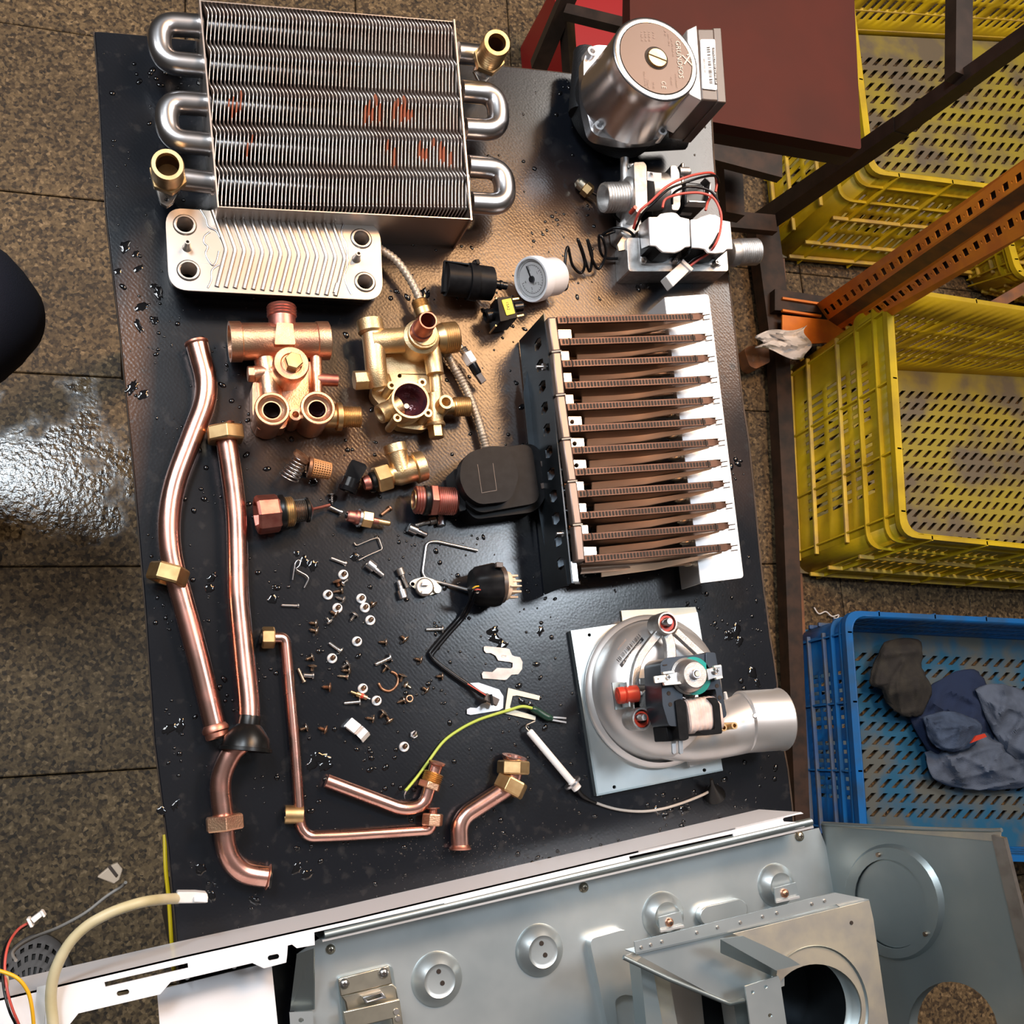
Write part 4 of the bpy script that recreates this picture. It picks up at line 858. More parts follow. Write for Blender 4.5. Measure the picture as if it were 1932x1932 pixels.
mb = MB(); mb.prism([(1165, 462), (1181, 436), (1194, 450), (1184, 470), (1168, 473)], 24, 21); g('side_tab', mb, 'steel_dull')
mb = MB(); a = [P(1221 + 27 * u, 323 + 3.5 * math.sin(u * 1.5) + v_ * (19 - 2 * v_), 66.5 - 0.5 * abs(v_ - 0.0) * 9) for u in (0, .5, 1) for v_ in (0, 1)]
mb.add(a, [(0, 2, 3, 1), (2, 4, 5, 3)]); g('white_sticker', mb, 'sticker')
mb = MB(); mb.quad((1226, 325, 67), (1231, 326, 67), (1232, 331, 66.4), (1227, 330, 66.4)); g('sticker_print', mb, 'ink')
mb = MB(); mb.lv(1199, 391, 40, 51, [(0, 4), (1, 4), (1, 0)], 10); g('red_mark', mb, 'red_rubber')
# wires
wr = [('red_wire', [(1195, 431, 36), (1206, 400, 52), (1228, 380, 60), (1258, 352, 66), (1290, 336, 70), (1320, 328, 66), (1344, 327, 56), (1352, 342, 46), (1350, 362, 44)]),
      ('red_wire', [(1250, 392, 60), (1254, 378, 60), (1268, 370, 64), (1290, 365, 66), (1320, 364, 66), (1344, 372, 66), (1356, 390, 66), (1361, 410, 66), (1358, 440, 68), (1348, 464, 66), (1334, 480, 50), (1318, 490, 44), (1302, 502, 40)]),
      ('red_wire', [(1331, 397, 60), (1336, 380, 60), (1344, 368, 56)])]
for m_, p in wr: mb = MB(); mb.tube(smooth(p), 2.5, 8); g('wire', mb, m_, ang=80, label='red wire')
wb = [[(1198, 434, 34), (1212, 404, 50), (1232, 384, 58), (1260, 358, 64), (1294, 344, 68), (1326, 334, 64), (1350, 332, 56), (1356, 345, 46)],
      [(1268, 385, 50), (1270, 366, 58), (1290, 354, 64), (1316, 353, 66), (1342, 362, 66), (1356, 382, 64)],
      [(1356, 440, 66), (1344, 462, 64), (1328, 478, 50), (1310, 488, 44), (1298, 498, 40)], [(1284, 490, 36), (1298, 478, 44), (1302, 470, 54)]]
for p in wb: mb = MB(); mb.tube(smooth(p), 2.5, 8); g('wire', mb, 'black_gloss', ang=80, label='black wire')
mb = MB(); mb.prism([(1289, 491), (1305, 507), (1270, 541), (1256, 521)], 40, 28); g('plug', mb, 'grey_white', bevel=0.8)
mb = MB(); mb.prism([(1289, 488), (1309, 507), (1305, 512), (1286, 494)], 42, 27); g('plug_collar', mb, 'grey_white', bevel=0.5)

# ================================================================ pressure gauge with capillary
pg = thing('pressure_gauge', 'round white pressure gauge lying on its side on the board', 'gauge', 1010, 540)
A0 = P(1002, 527, 27); B0 = P(1044, 501, 14)
nrm = (A0 - B0).normalized(); Kg = K(A0)
# the face looks up toward the camera and to the lower left
A0 = P(1003, 527, 30); nrm = Vector((-0.85, -0.40, 0.38)).normalized(); B0 = A0 - nrm * 0.034
mb = MB(); mb.lathe(B0, A0, [(0, 0), (0, 34), (0.06, 36), (0.72, 36), (0.73, 42), (0.95, 43), (1.04, 41.5), (1.04, 38), (0.97, 36.5)], 44, cap=(False, False)); obj('case', mb, M['white_paint'], pg, ang=35)
mb = MB(); mb.lathe(B0, A0, [(0.95, 36.8), (0.95, 0)], 40, cap=(False, False)); obj('dial', mb, M['sticker'], pg)
mb = MB(); mb.lathe(B0, A0, [(1.03, 38), (1.04, 0)], 40, cap=(False, False)); obj('lens', mb, M['glass'], pg)
u0 = (Vector((0, 1, 0)) - nrm * nrm.y).normalized(); v0 = nrm.cross(u0) * -1          # u0 up on the dial, v0 right
fc = B0 + (A0 - B0) * 0.96
mb = MB(); mb.bar(fc - u0 * 0.002 + nrm * 0.0012, fc + u0 * 0.013 - v0 * 0.0015 + nrm * 0.0012, 3.2, 1.0); mb2 = MB(); mb2.lathe(fc, fc + nrm * 0.002, [(0, 6.5), (1, 6), (1, 0)], 20); obj('needle', mb, M['ink'], pg); obj('needle_hub', mb2, M['ink'], pg)
def dial_arc(r, a0, a1, ww):
    mb = MB(); n = 40; vs = []
    for i in range(n + 1):
        a = math.radians(a0 + (a1 - a0) * i / n); d = u0 * math.cos(a) + v0 * math.sin(a); vs += [fc + nrm * 0.0002 + d * r, fc + nrm * 0.0002 + d * (r + ww)]
    mb.add(vs, [(2 * i, 2 * i + 2, 2 * i + 3, 2 * i + 1) for i in range(n)]); return mb
obj('scale_arc', dial_arc(0.0128, 0, 270, 0.0003), M['ink'], pg); obj('scale_arc', dial_arc(0.0160, -180, 180, 0.0004), M['ink'], pg)
mb = MB()
for i in range(25):
    a = math.radians(270 * i / 24); d = u0 * math.cos(a) + v0 * math.sin(a); p = fc + nrm * 0.0003; s_ = nrm.cross(d) * 0.00022; r0 = 0.0105 if i % 6 == 0 else 0.0118
    mb.add([p + d * r0 - s_, p + d * r0 + s_, p + d * 0.0128 + s_, p + d * 0.0128 - s_], [(0, 1, 2, 3)])
o = obj('scale_ticks', mb, M['ink'], pg, ang=0); o['kind'] = 'stuff'
for i, s in enumerate('01234'):
    a = math.radians(270 * i / 4); d = u0 * math.cos(a) + v0 * math.sin(a); text(s, fc + nrm * 0.0003 + d * 0.0086, v0, u0, 0.0036, M['ink'], pg, 'numeral')
text('bar', fc + nrm * 0.0003 - u0 * 0.0045 + v0 * 0.002, v0, u0, 0.0036, M['ink'], pg)
capl = [(1046, 520, 22), (1060, 545, 22), (1070, 540, 20), (1066, 500, 28), (1071, 466, 30), (1080, 500, 16), (1096, 515, 8), (1103, 495, 16), (1090, 452, 30), (1098, 470, 26), (1112, 512, 8), (1117, 480, 18), (1108, 452, 30), (1118, 490, 18), (1130, 507, 8), (1143, 480, 16), (1138, 452, 28), (1130, 446, 26), (1134, 478, 14),
        (1150, 488, 6), (1180, 483, 8), (1196, 460, 20), (1190, 438, 30), (1160, 430, 26), (1133, 446, 12)]
mb = MB(); mb.tube(smooth(capl, 8), 2.8, 8); obj('capillary_tube', mb, M['black_gloss'], pg, ang=80)
mb = MB(); mb.tube(smooth([(1133, 446, 12), (1175, 432, 14), (1192, 434, 14), (1168, 416, 14), (1148, 394, 10), (1130, 372, 9), (1110, 360, 9)], 8), 3.0, 8); obj('capillary_tube', mb, M['black_gloss'], pg, ang=80)
mb = MB(); mb.lathe((1088, 341, 9), (1116, 366, 9), [(0, 0), (0, 7), (0.15, 11), (0.45, 11), (0.5, 9), (0.6, 9)], 16); mb2 = MB(); mb2.lathe((1088, 341, 9), (1116, 366, 9), [(0.5, 14), (0.85, 14), (1, 7), (1, 0)], 6)
obj('sensor_end', mb, M['latch'], pg); obj('hex_nut', mb2, M['brass_nut'], pg, ang=20)

# ================================================================ black vent cylinder, yellow label sensor, temperature probe
av = thing('air_vent', 'matt black round plastic air vent lying beside the white gauge', 'vent', 885, 540)
mb = MB(); mb.lathe((841, 527, 24), (932, 536, 24), [(0, 0), (0, 31), (0.44, 31), (0.45, 35), (0.62, 36), (0.63, 33), (0.94, 32), (0.97, 27), (1, 12), (1, 0)], 40); obj('body', mb, M['black_plastic'], av)
mb = MB(); mb.lathe((930, 536, 24), (957, 540, 24), [(0, 8), (0.4, 8), (0.45, 9.5), (0.6, 9.5), (0.65, 7.5), (0.95, 7.5), (1, 5), (1, 0)], 18); obj('nozzle', mb, M['black_gloss'], av)
mb = MB(); mb.ribbon([P(884, 500, 38), P(838, 494, 30), P(834, 552, 20), P(840, 553, 16)], UP * 0.004, 0.0015); obj('clip', mb, M['black_plastic'], av)
mb = MB(); mb.bar((900, 490, 40), (903, 498, 40), 6, 4); obj('lug', mb, M['black_plastic'], av)
fs_ = thing('pressure_switch', 'small black switch block with yellow label and copper pins', 'switch', 955, 590)
mb = MB(); mb.prism(fillet([(938, 561), (966, 559), (977, 600), (944, 607)], 2, 2, True), 32, 4); obj('body', mb, M['black_plastic'], fs_, bevel=0.6)
mb = MB(); mb.prism(fillet([(946.5, 566), (964, 562.5), (972, 591), (956, 595)], 1.5, 2, True), 32.8, 31.8); obj('yellow_label', mb, M['yellow_label'], fs_)
text('15A2', P(958, 577, 33.0), P(966, 590, 33) - P(961, 566, 33), P(970, 572, 33) - P(950, 577, 33), 8 * Kc, M['ink'], fs_, 'label_text', 1.0)
mb = MB(); mb.lathe((946, 590, 18), (915, 597, 18), [(0, 15), (0.3, 15), (0.32, 12), (0.7, 12), (0.75, 14), (0.95, 13.5), (1, 9), (0.8, 8), (0.8, 0)], 22); obj('threaded_snout', mb, M['black_gloss'], fs_)
for a, b in (((965, 565, 26), (979, 563, 26)), ((974, 597, 24), (988, 594, 24))): mb = MB(); mb.bar(a, b, 3, 1.2); obj('pin', mb, M['brass_nut'], fs_)
mb = MB(); mb.lathe((969, 580, 22), (986, 578, 22), [(0, 10), (0.9, 10), (1, 8), (0.4, 7), (0.4, 0)], 18); obj('socket', mb, M['black_gloss'], fs_)
for a, b in ((937, 563), (946, 602), (936, 614)): mb = MB(); mb.lv(a, b, 8, 26, [(0, 1.8), (1, 1.8)], 8); obj('rivet', mb, M['brass_nut'], fs_)
tp = thing('temperature_probe', 'slim hex temperature probe with black plug lying on the corrugated hose', 'probe', 888, 685)
mb = MB(); mb.lathe((863, 642, 14), (875, 662, 16), [(0, 0), (0.05, 3.6), (1, 4)], 12); obj('tip', mb, M['steel'], tp)
mb = MB(); mb.lathe((872, 657, 16), (881, 671, 16), thread(0, 1, 8.5, 4, 1.2), 18); obj('thread', mb, M['steel'], tp)
mb = MB(); mb.lathe((879, 668, 16), (891, 687, 16), [(0, 12.5), (0.9, 12.5), (1, 10)], 6, 0.4); obj('hex', mb, M['washer_white'], tp, ang=20)
mb = MB(); mb.lathe((889, 684, 16), (902, 706, 15), [(0, 9), (0.9, 8.5), (1, 7)], 18); obj('collar', mb, M['black_gloss'], tp)
mb = MB(); mb.bar((898, 701, 15), (912, 722, 13), 13, 8); obj('plug', mb, M['brown_plastic'], tp, bevel=0.5)
# ================================================================ copper pipes
def nut(t, p0, p1, r, m='brass_nut', inner=None, ph=0.3, name='hex_nut'):
    mb = MB(); inner = inner or r * 0.62
    mb.lathe(p0, p1, [(0, inner), (0, r * 0.93), (0.12, r), (0.88, r), (1, r * 0.93), (1, inner), (0, inner)], 6, ph, cap=(False, False)); return obj(name, mb, M[m], t, ang=20, bevel=0.4)
def flare(t, p0, p1, r, m='copper'):
    mb = MB(); mb.lathe(p0, p1, [(0, r * 0.72), (0, r * 0.86), (0.6, r), (1, r), (1, r * 0.6), (0.3, r * 0.55)], 26, cap=(False, False)); return obj('flared_end', mb, M[m], t)
t = thing('copper_pipe', 'long crooked copper pipe nearest the left edge with a sliding brass nut', 'pipe', 330, 1040)
mb = MB(); mb.tube(fillet([(371, 648, 10), (396, 738, 10), (302, 982, 10), (372, 1230, 10), (409, 1386, 10)], [0, 90, 110, 160, 0], 12), 20.5, 24, cap=False); obj('tube', mb, M['copper'], t, ang=80)
mb = MB(); mb.lathe((370, 645, 10), (372, 652, 10), [(0, 17), (0, 22), (0.5, 22.5), (1, 20.5)], 24, cap=(True, False)); obj('pipe_end', mb, M['copper_dull'], t)
mb = MB(); mb.lathe((404, 1366, 10), (411, 1393, 10), [(0, 20), (0.3, 25), (0.5, 25), (0.6, 22), (0.9, 22), (1, 20), (1, 15)], 24); obj('pipe_end', mb, M['copper_dull'], t)
nut(t, (322, 1068, 18), (312, 1100, 18), 38, 'brass_nut', 24, 0.52)
t = thing('copper_pipe', 'long copper pipe with nut on top, black rubber cone and hooked lower end', 'pipe', 450, 1200)
mb = MB(); mb.tube(smooth([(426, 822, 17), (436, 890, 16), (445, 965, 15), (448, 1045, 15), (450, 1125, 16), (461, 1240, 18), (471, 1350, 22), (460, 1395, 22), (438, 1420, 21), (421, 1455, 19), (416, 1490, 18), (422, 1545, 17), (425, 1590, 16), (437, 1624, 15), (463, 1647, 13), (508, 1655, 11)], 6), 19.5, 24, cap=False); obj('tube', mb, M['copper'], t, ang=80)
nut(t, (424, 806, 18), (427, 834, 18), 37, 'brass_nut', 22, 0.0)
mb = MB(); mb.lathe((421, 804, 17), (424, 808, 17), [(0, 20), (1, 22)], 24); obj('pipe_end', mb, M['copper_dull'], t)
nut(t, (423, 1538, 18), (425, 1567, 18), 38, 'brass_pink', 21, 0.0)
mb = MB(); mb.lathe((472, 1350, 23), (463, 1418, 23), [(0, 20), (0.02, 20.5), (0.25, 21), (0.30, 25), (0.62, 42), (0.88, 45), (0.89, 49), (0.98, 49.5), (1, 46), (0.8, 22)], 36); obj('rubber_cone', mb, M['rubber'], t, ang=30)
mb = MB(); mb.lathe((503, 1654, 11), (510, 1655, 11), [(0, 20), (0.4, 24), (0.5, 24)], 24); mb2 = MB(); mb2.lathe((507, 1655, 11), (511, 1655, 11), [(0, 22), (1, 22), (1, 14)], 24); obj('flared_end', mb, M['copper_dull'], t); obj('gasket', mb2, M['rubber'], t)
t = thing('copper_pipe', 'thin L-shaped copper tube with a brass nut on each end', 'pipe', 560, 1400)
mb = MB(); mb.tube(fillet([(514, 1203, 8), (538, 1203, 6), (556, 1400, 6), (567, 1560, 6), (582, 1579, 6), (640, 1577, 6), (812, 1566, 6), (818, 1545, 8)], [0, 30, 200, 16, 24, 60, 30, 0], 10), 10.2, 18); obj('tube', mb, M['copper'], t, ang=80)
nut(t, (494, 1203, 10), (518, 1203, 10), 21, 'brass_nut', 11, 0.52); nut(t, (815, 1558, 10), (817, 1535, 10), 20.5, 'brass_pink', 10, 0.52)
mb = MB(); mb.lathe((490, 1202, 10), (495, 1203, 10), [(0, 10), (0, 15), (1, 15)], 20); obj('gasket', mb, M['rubber'], t)
mb = MB(); mb.lathe((817, 1536, 9), (817, 1524, 9), [(0, 8), (0.8, 8), (0.82, 13), (1, 13), (1, 9)], 20); obj('flared_end', mb, M['copper_dull'], t)
mb = MB(); mb.lathe((538, 1537, 5), (572, 1537, 6), [(0, 13), (0, 17), (1, 17), (1, 13), (0, 13)], 26, cap=(False, False)); solo('brass_ring', mb, M['brass_nut'], 'short brass sleeve lying under the corner of the thin copper tube', 'sleeve')
t = thing('copper_pipe', 'short bent copper pipe with a threaded brass fitting, plain closed left end', 'pipe', 700, 1500)
mb = MB(); mb.tube(fillet([(616, 1473, 8), (762, 1528, 8), (800, 1520, 9), (823, 1444, 12)], [0, 50, 56, 0], 10), [12.5] * 100, 20); obj('tube', mb, M['copper'], t, ang=50)
mb = MB(); mb.lathe((819, 1458, 11), (812, 1478, 11), thread(0, 1, 20, 6, 3), 24); mb2 = MB(); mb2.lathe((812, 1476, 11), (808, 1488, 11), [(0, 22), (1, 22)], 6, 0.4); obj('thread', mb, M['brass_nut'], t); obj('hex_nut', mb2, M['brass_pink'], t, ang=20, bevel=0.4)
mb = MB(); mb.lathe((822, 1449, 12), (825, 1438, 13), [(0, 12), (0.5, 12), (0.7, 16), (1, 16), (1, 10)], 22); obj('flared_end', mb, M['copper_dull'], t)
t = thing('copper_pipe', 'S-bent copper pipe with two brass nuts and flanged ends', 'pipe', 920, 1520)
mb = MB(); mb.tube(fillet([(868, 1600, 9), (866, 1545, 9), (966, 1480, 10), (972, 1432, 12)], [0, 70, 50, 0], 12), 17, 22, cap=False); obj('tube', mb, M['copper'], t, ang=80)
nut(t, (968, 1461, 12), (969, 1435, 12), 31, 'brass_nut', 18, 0.1); nut(t, (957, 1496, 11), (970, 1469, 12), 31, 'brass_nut', 18, 0.5)
flare(t, (969, 1436, 12), (971, 1427, 13), 24); mb = MB(); mb.lathe((868, 1594, 9), (868, 1603, 9), [(0, 17), (0.5, 19), (0.7, 21), (1, 21), (1, 12)], 24); obj('flared_end', mb, M['copper_dull'], t)

# ================================================================ black actuator box
t = thing('valve_actuator', 'black plastic valve actuator box with round raised cover', 'actuator', 945, 910)
mb = MB(); mb.prism(fillet([(888, 850), (1006, 836), (1026, 858), (1030, 940), (1010, 966), (896, 980), (878, 960)], [14, 22, 10, 14, 22, 12, 10], 6, True), 26, 0); obj('lower_case', mb, M['black_plastic'], t, bevel=2)
mb = MB(); mb.prism(fillet([(890, 850), (1003, 837), (1020, 948), (906, 968), (878, 950)], [14, 20, 22, 12, 12], 6, True), 34, 20); obj('upper_case', mb, M['black_plastic'], t, bevel=4)
mb = MB(); mb.prism(fillet([(885, 853), (925, 841), (950, 842), (968, 860), (980, 895), (968, 935), (957, 946), (905, 952), (880, 935), (867, 905), (870, 872)], 12, 4, True), 44, 30); obj('round_cover', mb, M['black_plastic'], t, bevel=2)
mb = MB(); mb.prism(fillet([(856, 886), (868, 882), (880, 962), (867, 965)], 2, 2, True), 30, 4); obj('end_flange', mb, M['black_plastic'], t, bevel=1)
for pts in ([(901, 876), (909, 930)], [(909, 930), (937, 925)], [(930, 874), (937, 925)]):
    mb = MB(); mb.bar((*pts[0], 44.2), (*pts[1], 44.2), 0.8, 0.5); obj('moulded_line', mb, M['brown_plastic'], t)
for y in (870, 912): mb = MB(); mb.prism([(1020, y), (1026, y - 1), (1028, y + 9), (1022, y + 10)], 27, 12); obj('clip', mb, M['brown_plastic'], t)
# ================================================================ fittings in the middle
t = thing('threaded_adapter', 'reddish brass double threaded adapter with black seal, left of the black box', 'fitting', 820, 944)
ax = ((781, 943, 22), (860, 946, 22))
for nm, m_, pr_, sg in (('inner_ring', 'brass_nut', [(0.3, 0), (0.3, 12), (-0.02, 15), (-0.02, 19), (0.05, 21)], 26), ('short_thread', 'red_brass', [(0.0, 20)] + thread(0.02, 0.22, 27, 3, 1.6), 28), ('rubber_seal', 'rubber', [(0.2, 25), (0.23, 28.5), (0.31, 28.5), (0.36, 26)], 28), ('long_thread', 'red_brass', [(0.5, 23)] + thread(0.55, 0.97, 27, 9, 1.3) + [(1, 24), (1, 16)], 28)):
    mb = MB(); mb.lathe(*ax, pr_, sg); obj(nm, mb, M[m_], t)
mb = MB(); mb.lathe(*ax, [(0.36, 32), (0.52, 32)], 6, 0.2); obj('hex_collar', mb, M['red_brass'], t, ang=20, bevel=0.6)
mb = MB(); mb.lathe(*ax, [(0.52, 28), (0.58, 24)], 24); obj('neck', mb, M['red_brass'], t)
t = thing('safety_valve', 'gold brass tee valve body with large nut, above the reddish adapter', 'fitting', 750, 885)
A_, B_ = Vector(P(686, 913, 18)), Vector(P(800, 878, 20))
for nm, m_, pr_, sg, ph in (('inlet_tip', 'red_brass', [(0, 8), (0.0, 12), (0.05, 14), (0.11, 14), (0.14, 12)], 22, 0), ('rubber_seal', 'rubber', [(0.10, 14), (0.13, 18), (0.18, 18), (0.2, 14)], 22, 0), ('hex_nut', 'brass_nut', [(0.19, 24), (0.21, 27), (0.40, 27), (0.42, 25)], 6, 0.25), ('neck', 'brass_nut', [(0.4, 21), (0.46, 19), (0.5, 21), (0.52, 21.5)], 26, 0), ('body', 'brass', [(0.5, 21), (0.56, 24), (0.8, 25), (0.86, 26)], 30, 0), ('end_ring', 'brass', [(0.82, 26), (0.84, 30.5), (0.99, 29), (1.0, 26), (1.0, 0)], 32, 0)):
    mb = MB(); mb.lathe(A_, B_, pr_, sg, ph); obj(nm, mb, M[m_], t, ang=25 if sg == 6 else 35)
mb = MB(); mb.lathe((758, 890, 22), (743, 838, 24), [(0, 20), (0.55, 20), (0.68, 21), (0.7, 22.5), (0.98, 22), (1, 20), (1, 14)], 28); obj('top_port', mb, M['brass'], t)
text('KD', P(757, 885, 32.5), P(770, 904, 30) - P(756, 878, 30), P(770, 880, 30) - P(740, 890, 30), 8 * Kc, M['brass_nut'], t, 'raised_letters')
t = thing('valve_insert', 'red brass valve insert with hex cap, spring and thin copper rod', 'valve part', 530, 970)
ax = ((483, 972, 20), (590, 961, 18)); K_ = 1
for nm, m_, pr_, sg, ph in (('hex_cap', 'red_brass', [(0.1, 0), (0.1, 22), (0.0, 27), (0.0, 34), (0.04, 37), (0.36, 36), (0.40, 33)], 8, 0.2), ('rubber_seal', 'rubber', [(0.38, 31), (0.42, 34), (0.48, 34), (0.50, 30)], 28, 0), ('brass_thread', 'brass_nut', [(0.48, 27)] + thread(0.50, 0.64, 29, 4, 1.3) + [(0.66, 24)], 28, 0), ('core', 'rust', [(0.6, 13), (0.88, 13)], 18, 0), ('end_seal', 'rubber', [(0.86, 18), (0.88, 24), (0.92, 24), (0.95, 19)], 26, 0), ('end_cone', 'red_brass', [(0.93, 19), (0.95, 19), (1.0, 6)], 22, 0)):
    mb = MB(); mb.lathe(*ax, pr_, sg, ph); obj(nm, mb, M[m_], t, ang=25 if sg == 8 else 35)
def helix(p0, p1, r0, r1, turns, wr_, n=14):
    a, b = V(p0), V(p1); d = b - a; u, v_ = frame(d); k = K(a); pts = []
    N_ = int(turns * n)
    for i in range(N_ + 1):
        f = i / N_; an = 2 * math.pi * turns * f; r = (r0 + (r1 - r0) * f) * k; pts.append(a + d * f + (u * math.cos(an) + v_ * math.sin(an)) * r)
    mb = MB(); mb.tube(pts, wr_, 6); return mb
for k in range(2):
    pp = MB(); 
for k in range(7): mb = MB(); f = 0.66 + k * 0.031; mb.lathe(*ax, [(f, 20), (f + 0.008, 22), (f + 0.016, 20), (f + 0.008, 19), (f, 20)], 24, cap=(False, False)); obj('spring_coil', mb, M['steel_dull'], t)
mb = MB(); mb.tube([(588, 961, 18), (606, 957, 12), (622, 953, 8)], [3, 3, 3.4], 10); obj('rod', mb, M['red_brass'], t)
mb = MB(); mb.lathe((622, 956, 5), (645, 967, 4), [(0, 3), (0.8, 3), (0.82, 4.5), (1, 4.5)], 12); solo('steel_pin', mb, M['steel'], 'short steel pin touching the tip of the copper rod', 'pin')
t = thing('brass_nozzle', 'small brass fitting with steel washer, hex and thin golden pin', 'fitting', 690, 978)
ax = ((650, 972, 14), (736, 988, 10))
for nm, m_, pr_, sg in (('tip', 'rubber', [(0, 0), (0.02, 5), (0.06, 6)], 14), ('round_head', 'red_brass', [(0.05, 9), (0.08, 11), (0.2, 11.5), (0.24, 14), (0.30, 14)], 22), ('washer', 'steel', [(0.30, 10), (0.30, 17.5), (0.35, 17.5), (0.35, 10)], 24), ('hex', 'brass_nut', [(0.36, 15), (0.38, 16.5), (0.58, 16.5), (0.60, 14)], 6), ('thin_neck', 'red_brass', [(0.6, 6.5), (0.74, 6)], 14), ('pin', 'brass_nut', [(0.74, 5.4), (0.98, 5), (1, 4)], 14)):
    mb = MB(); mb.lathe(*ax, pr_, sg, 0.3 if sg == 6 else 0); obj(nm, mb, M[m_], t, ang=25)
# spring, filter, black cap
sp = helix((568, 866, 22), (544, 903, 12), 13, 19, 6.5, 1.5); solo('coil_spring', sp, M['steel_satin'], 'conical steel coil spring beside the orange filter basket', 'spring', ang=80)
mb = MB(); mb.lathe((574, 858, 22), (562, 872, 18), [(0, 10), (0.1, 19), (0.5, 19), (0.8, 13), (1, 11)], 24); solo('spring_cup', mb, M['rust'], 'rust brown cup at the upper end of the coil spring', 'cup')
t = thing('filter_basket', 'orange-brown plastic filter basket with square holes', 'filter', 600, 885)
mb = MB(); mb.lathe((581, 881, 18), (588, 882, 18), [(0, 12), (0, 21), (1, 21), (1, 14), (0, 12)], 28, cap=(False, False)); obj('flange', mb, M['rust'], t, bevel=0.5)
a, b = P(587, 882, 18), P(622, 889, 16); d = b - a; u, v_ = frame(d); kk = K(a); mb = MB(); na, nl = 44, 15; vs = []
for i in range(nl + 1):
    for k in range(na): an = 2 * math.pi * k / na; vs.append(a + d * (i / nl) + (u * math.cos(an) + v_ * math.sin(an)) * kk * (17.5 - 2 * i / nl))
mb.add(vs, [(i * na + k, i * na + (k + 1) % na, (i + 1) * na + (k + 1) % na, (i + 1) * na + k) for i in range(nl) for k in range(na) if not (k % 2 and i % 2 and i < nl - 1)]); solid(obj('basket', mb, M['filter'], t, ang=60), 0.7)
mb = MB(); mb.lathe(a, b, [(0, 14), (0.97, 14)], 20); obj('core', mb, M['dark_bore'], t); mb = MB(); mb.lathe(a, b, [(0.97, 16), (1, 15), (1, 0)], 24); obj('end_disc', mb, M['filter'], t)
t = thing('elbow_cap', 'black plastic elbow cap with flattened wedge top', 'cap', 668, 900)
mb = MB(); mb.lathe((655, 927, 15), (664, 903, 17), [(0.1, 0), (0.1, 12), (0, 15), (0, 17.5), (0.3, 18.5), (0.34, 17), (1, 16.5)], 26, cap=(False, True)); obj('round_skirt', mb, M['black_gloss'], t)
mb = MB(); mb.ext(fillet([(651, 900, 22), (664, 866, 27), (690, 876, 27), (693, 882, 26), (680, 905, 26), (672, 914, 22)], 4, 2, True), UP * -0.014); obj('wedge', mb, M['black_plastic'], t, bevel=2.5)

# ================================================================ screws and other small hardware
sl = 0.001
def local_screw(kind):
    """parts of one screw in its own frame, millimetres, head at x=0, tip along +x, lying on z=0; scaled by length and radius later"""
    mb = MB(); ax = (Vector((0, 0, 0)), Vector((1, 0, 0)))
    return mb
def screw(kind, hd, tp, r, m, label, group, cat='screw', name='screw'):
    hx_, hy_ = hd; tx, ty = tp; rm = 4.0
    p0 = P(hx_, hy_, 0); k = K(p0); hr = r * k
    z0 = hr; z1 = hr * (0.45 if kind in ('pan', 'flange', 'long', 'csk') else 0.75)
    a = P(hx_, hy_, z0 * 1000 * 0.95); b = P(tx, ty, z1 * 1000)
    t = bpy.data.objects.new(name, None); t.empty_display_size = 0.005; COL.objects.link(t); t.location = P(hx_, hy_, 0)
    t['label'] = label; t['category'] = cat; t['group'] = group
    L_ = (b - a).length / k; f = lambda q: q / L_
    if kind == 'flange': hp = [(0, 0), (0, r * .45), (f(1.2), r * .62), (f(1.6), r), (f(3), r), (f(3.4), r * .5)]; sr = r * .42
    elif kind == 'pan': hp = [(0, 0), (0, r * .5), (f(1.2), r * .85), (f(2.6), r), (f(3.6), r), (f(3.6), r * .4)]; sr = r * .42
    elif kind == 'long': hp = [(0, 0), (0, r * .7), (f(1.5), r), (f(3.4), r), (f(3.6), r * .4)]; sr = r * .42
    elif kind == 'csk': hp = [(0, 0), (0, r), (f(1), r), (f(5), r * .5)]; sr = r * .5
    elif kind == 'socket': hp = [(f(4), 0), (f(4), r * .45), (0, r * .5), (0, r * .9), (f(.8), r), (f(r * 1.8), r), (f(r * 1.9), r * .6)]; sr = r * .58
    elif kind == 'pin': hp = [(0, 0), (0, r), (f(2.5), r), (f(2.6), r * .6)]; sr = r * .66
    mb = MB(); mb.lathe(a, b, hp, 6 if kind == 'hexh' else 16, cap=(False, True)); obj('head', mb, M[m], t)
    s0 = f(3.0) if kind != 'socket' else f(r * 1.85)
    if kind in ('pin',): pr_ = [(s0, sr), (.97, sr), (1, sr * .7)]
    elif kind in ('socket', 'long'): pr_ = [(s0, sr), (s0 + .2, sr)] + thread(s0 + .22, .96, sr, 9, sr * .12) + [(1, sr * .7)]
    else: pr_ = [(s0, sr * .8)] + thread(s0 + .03, .84, sr, 5, sr * .3) + [(1, sr * .15)]
    mb = MB(); mb.lathe(a, b, pr_, 12); obj('shank', mb, M[m], t)
    if kind in ('pan', 'flange', 'long'):
        d = (b - a).normalized(); u, v_ = frame(d); mb = MB(); c = a - d * 0.00005
        mb.ext([c + (u * x + v_ * y) * r * k * .3 for x, y in ((-1, -.25), (-.25, -.25), (-.25, -1), (.25, -1), (.25, -.25), (1, -.25), (1, .25), (.25, .25), (.25, 1), (-.25, 1), (-.25, .25), (-1, .25))], d * 0.0001); obj('cross_recess', mb, M['slot_dark'], t)
    return t
G1, G2, G3 = 'brownish tapping screws scattered on the board', 'socket head bolts', 'screws standing on bright washers'
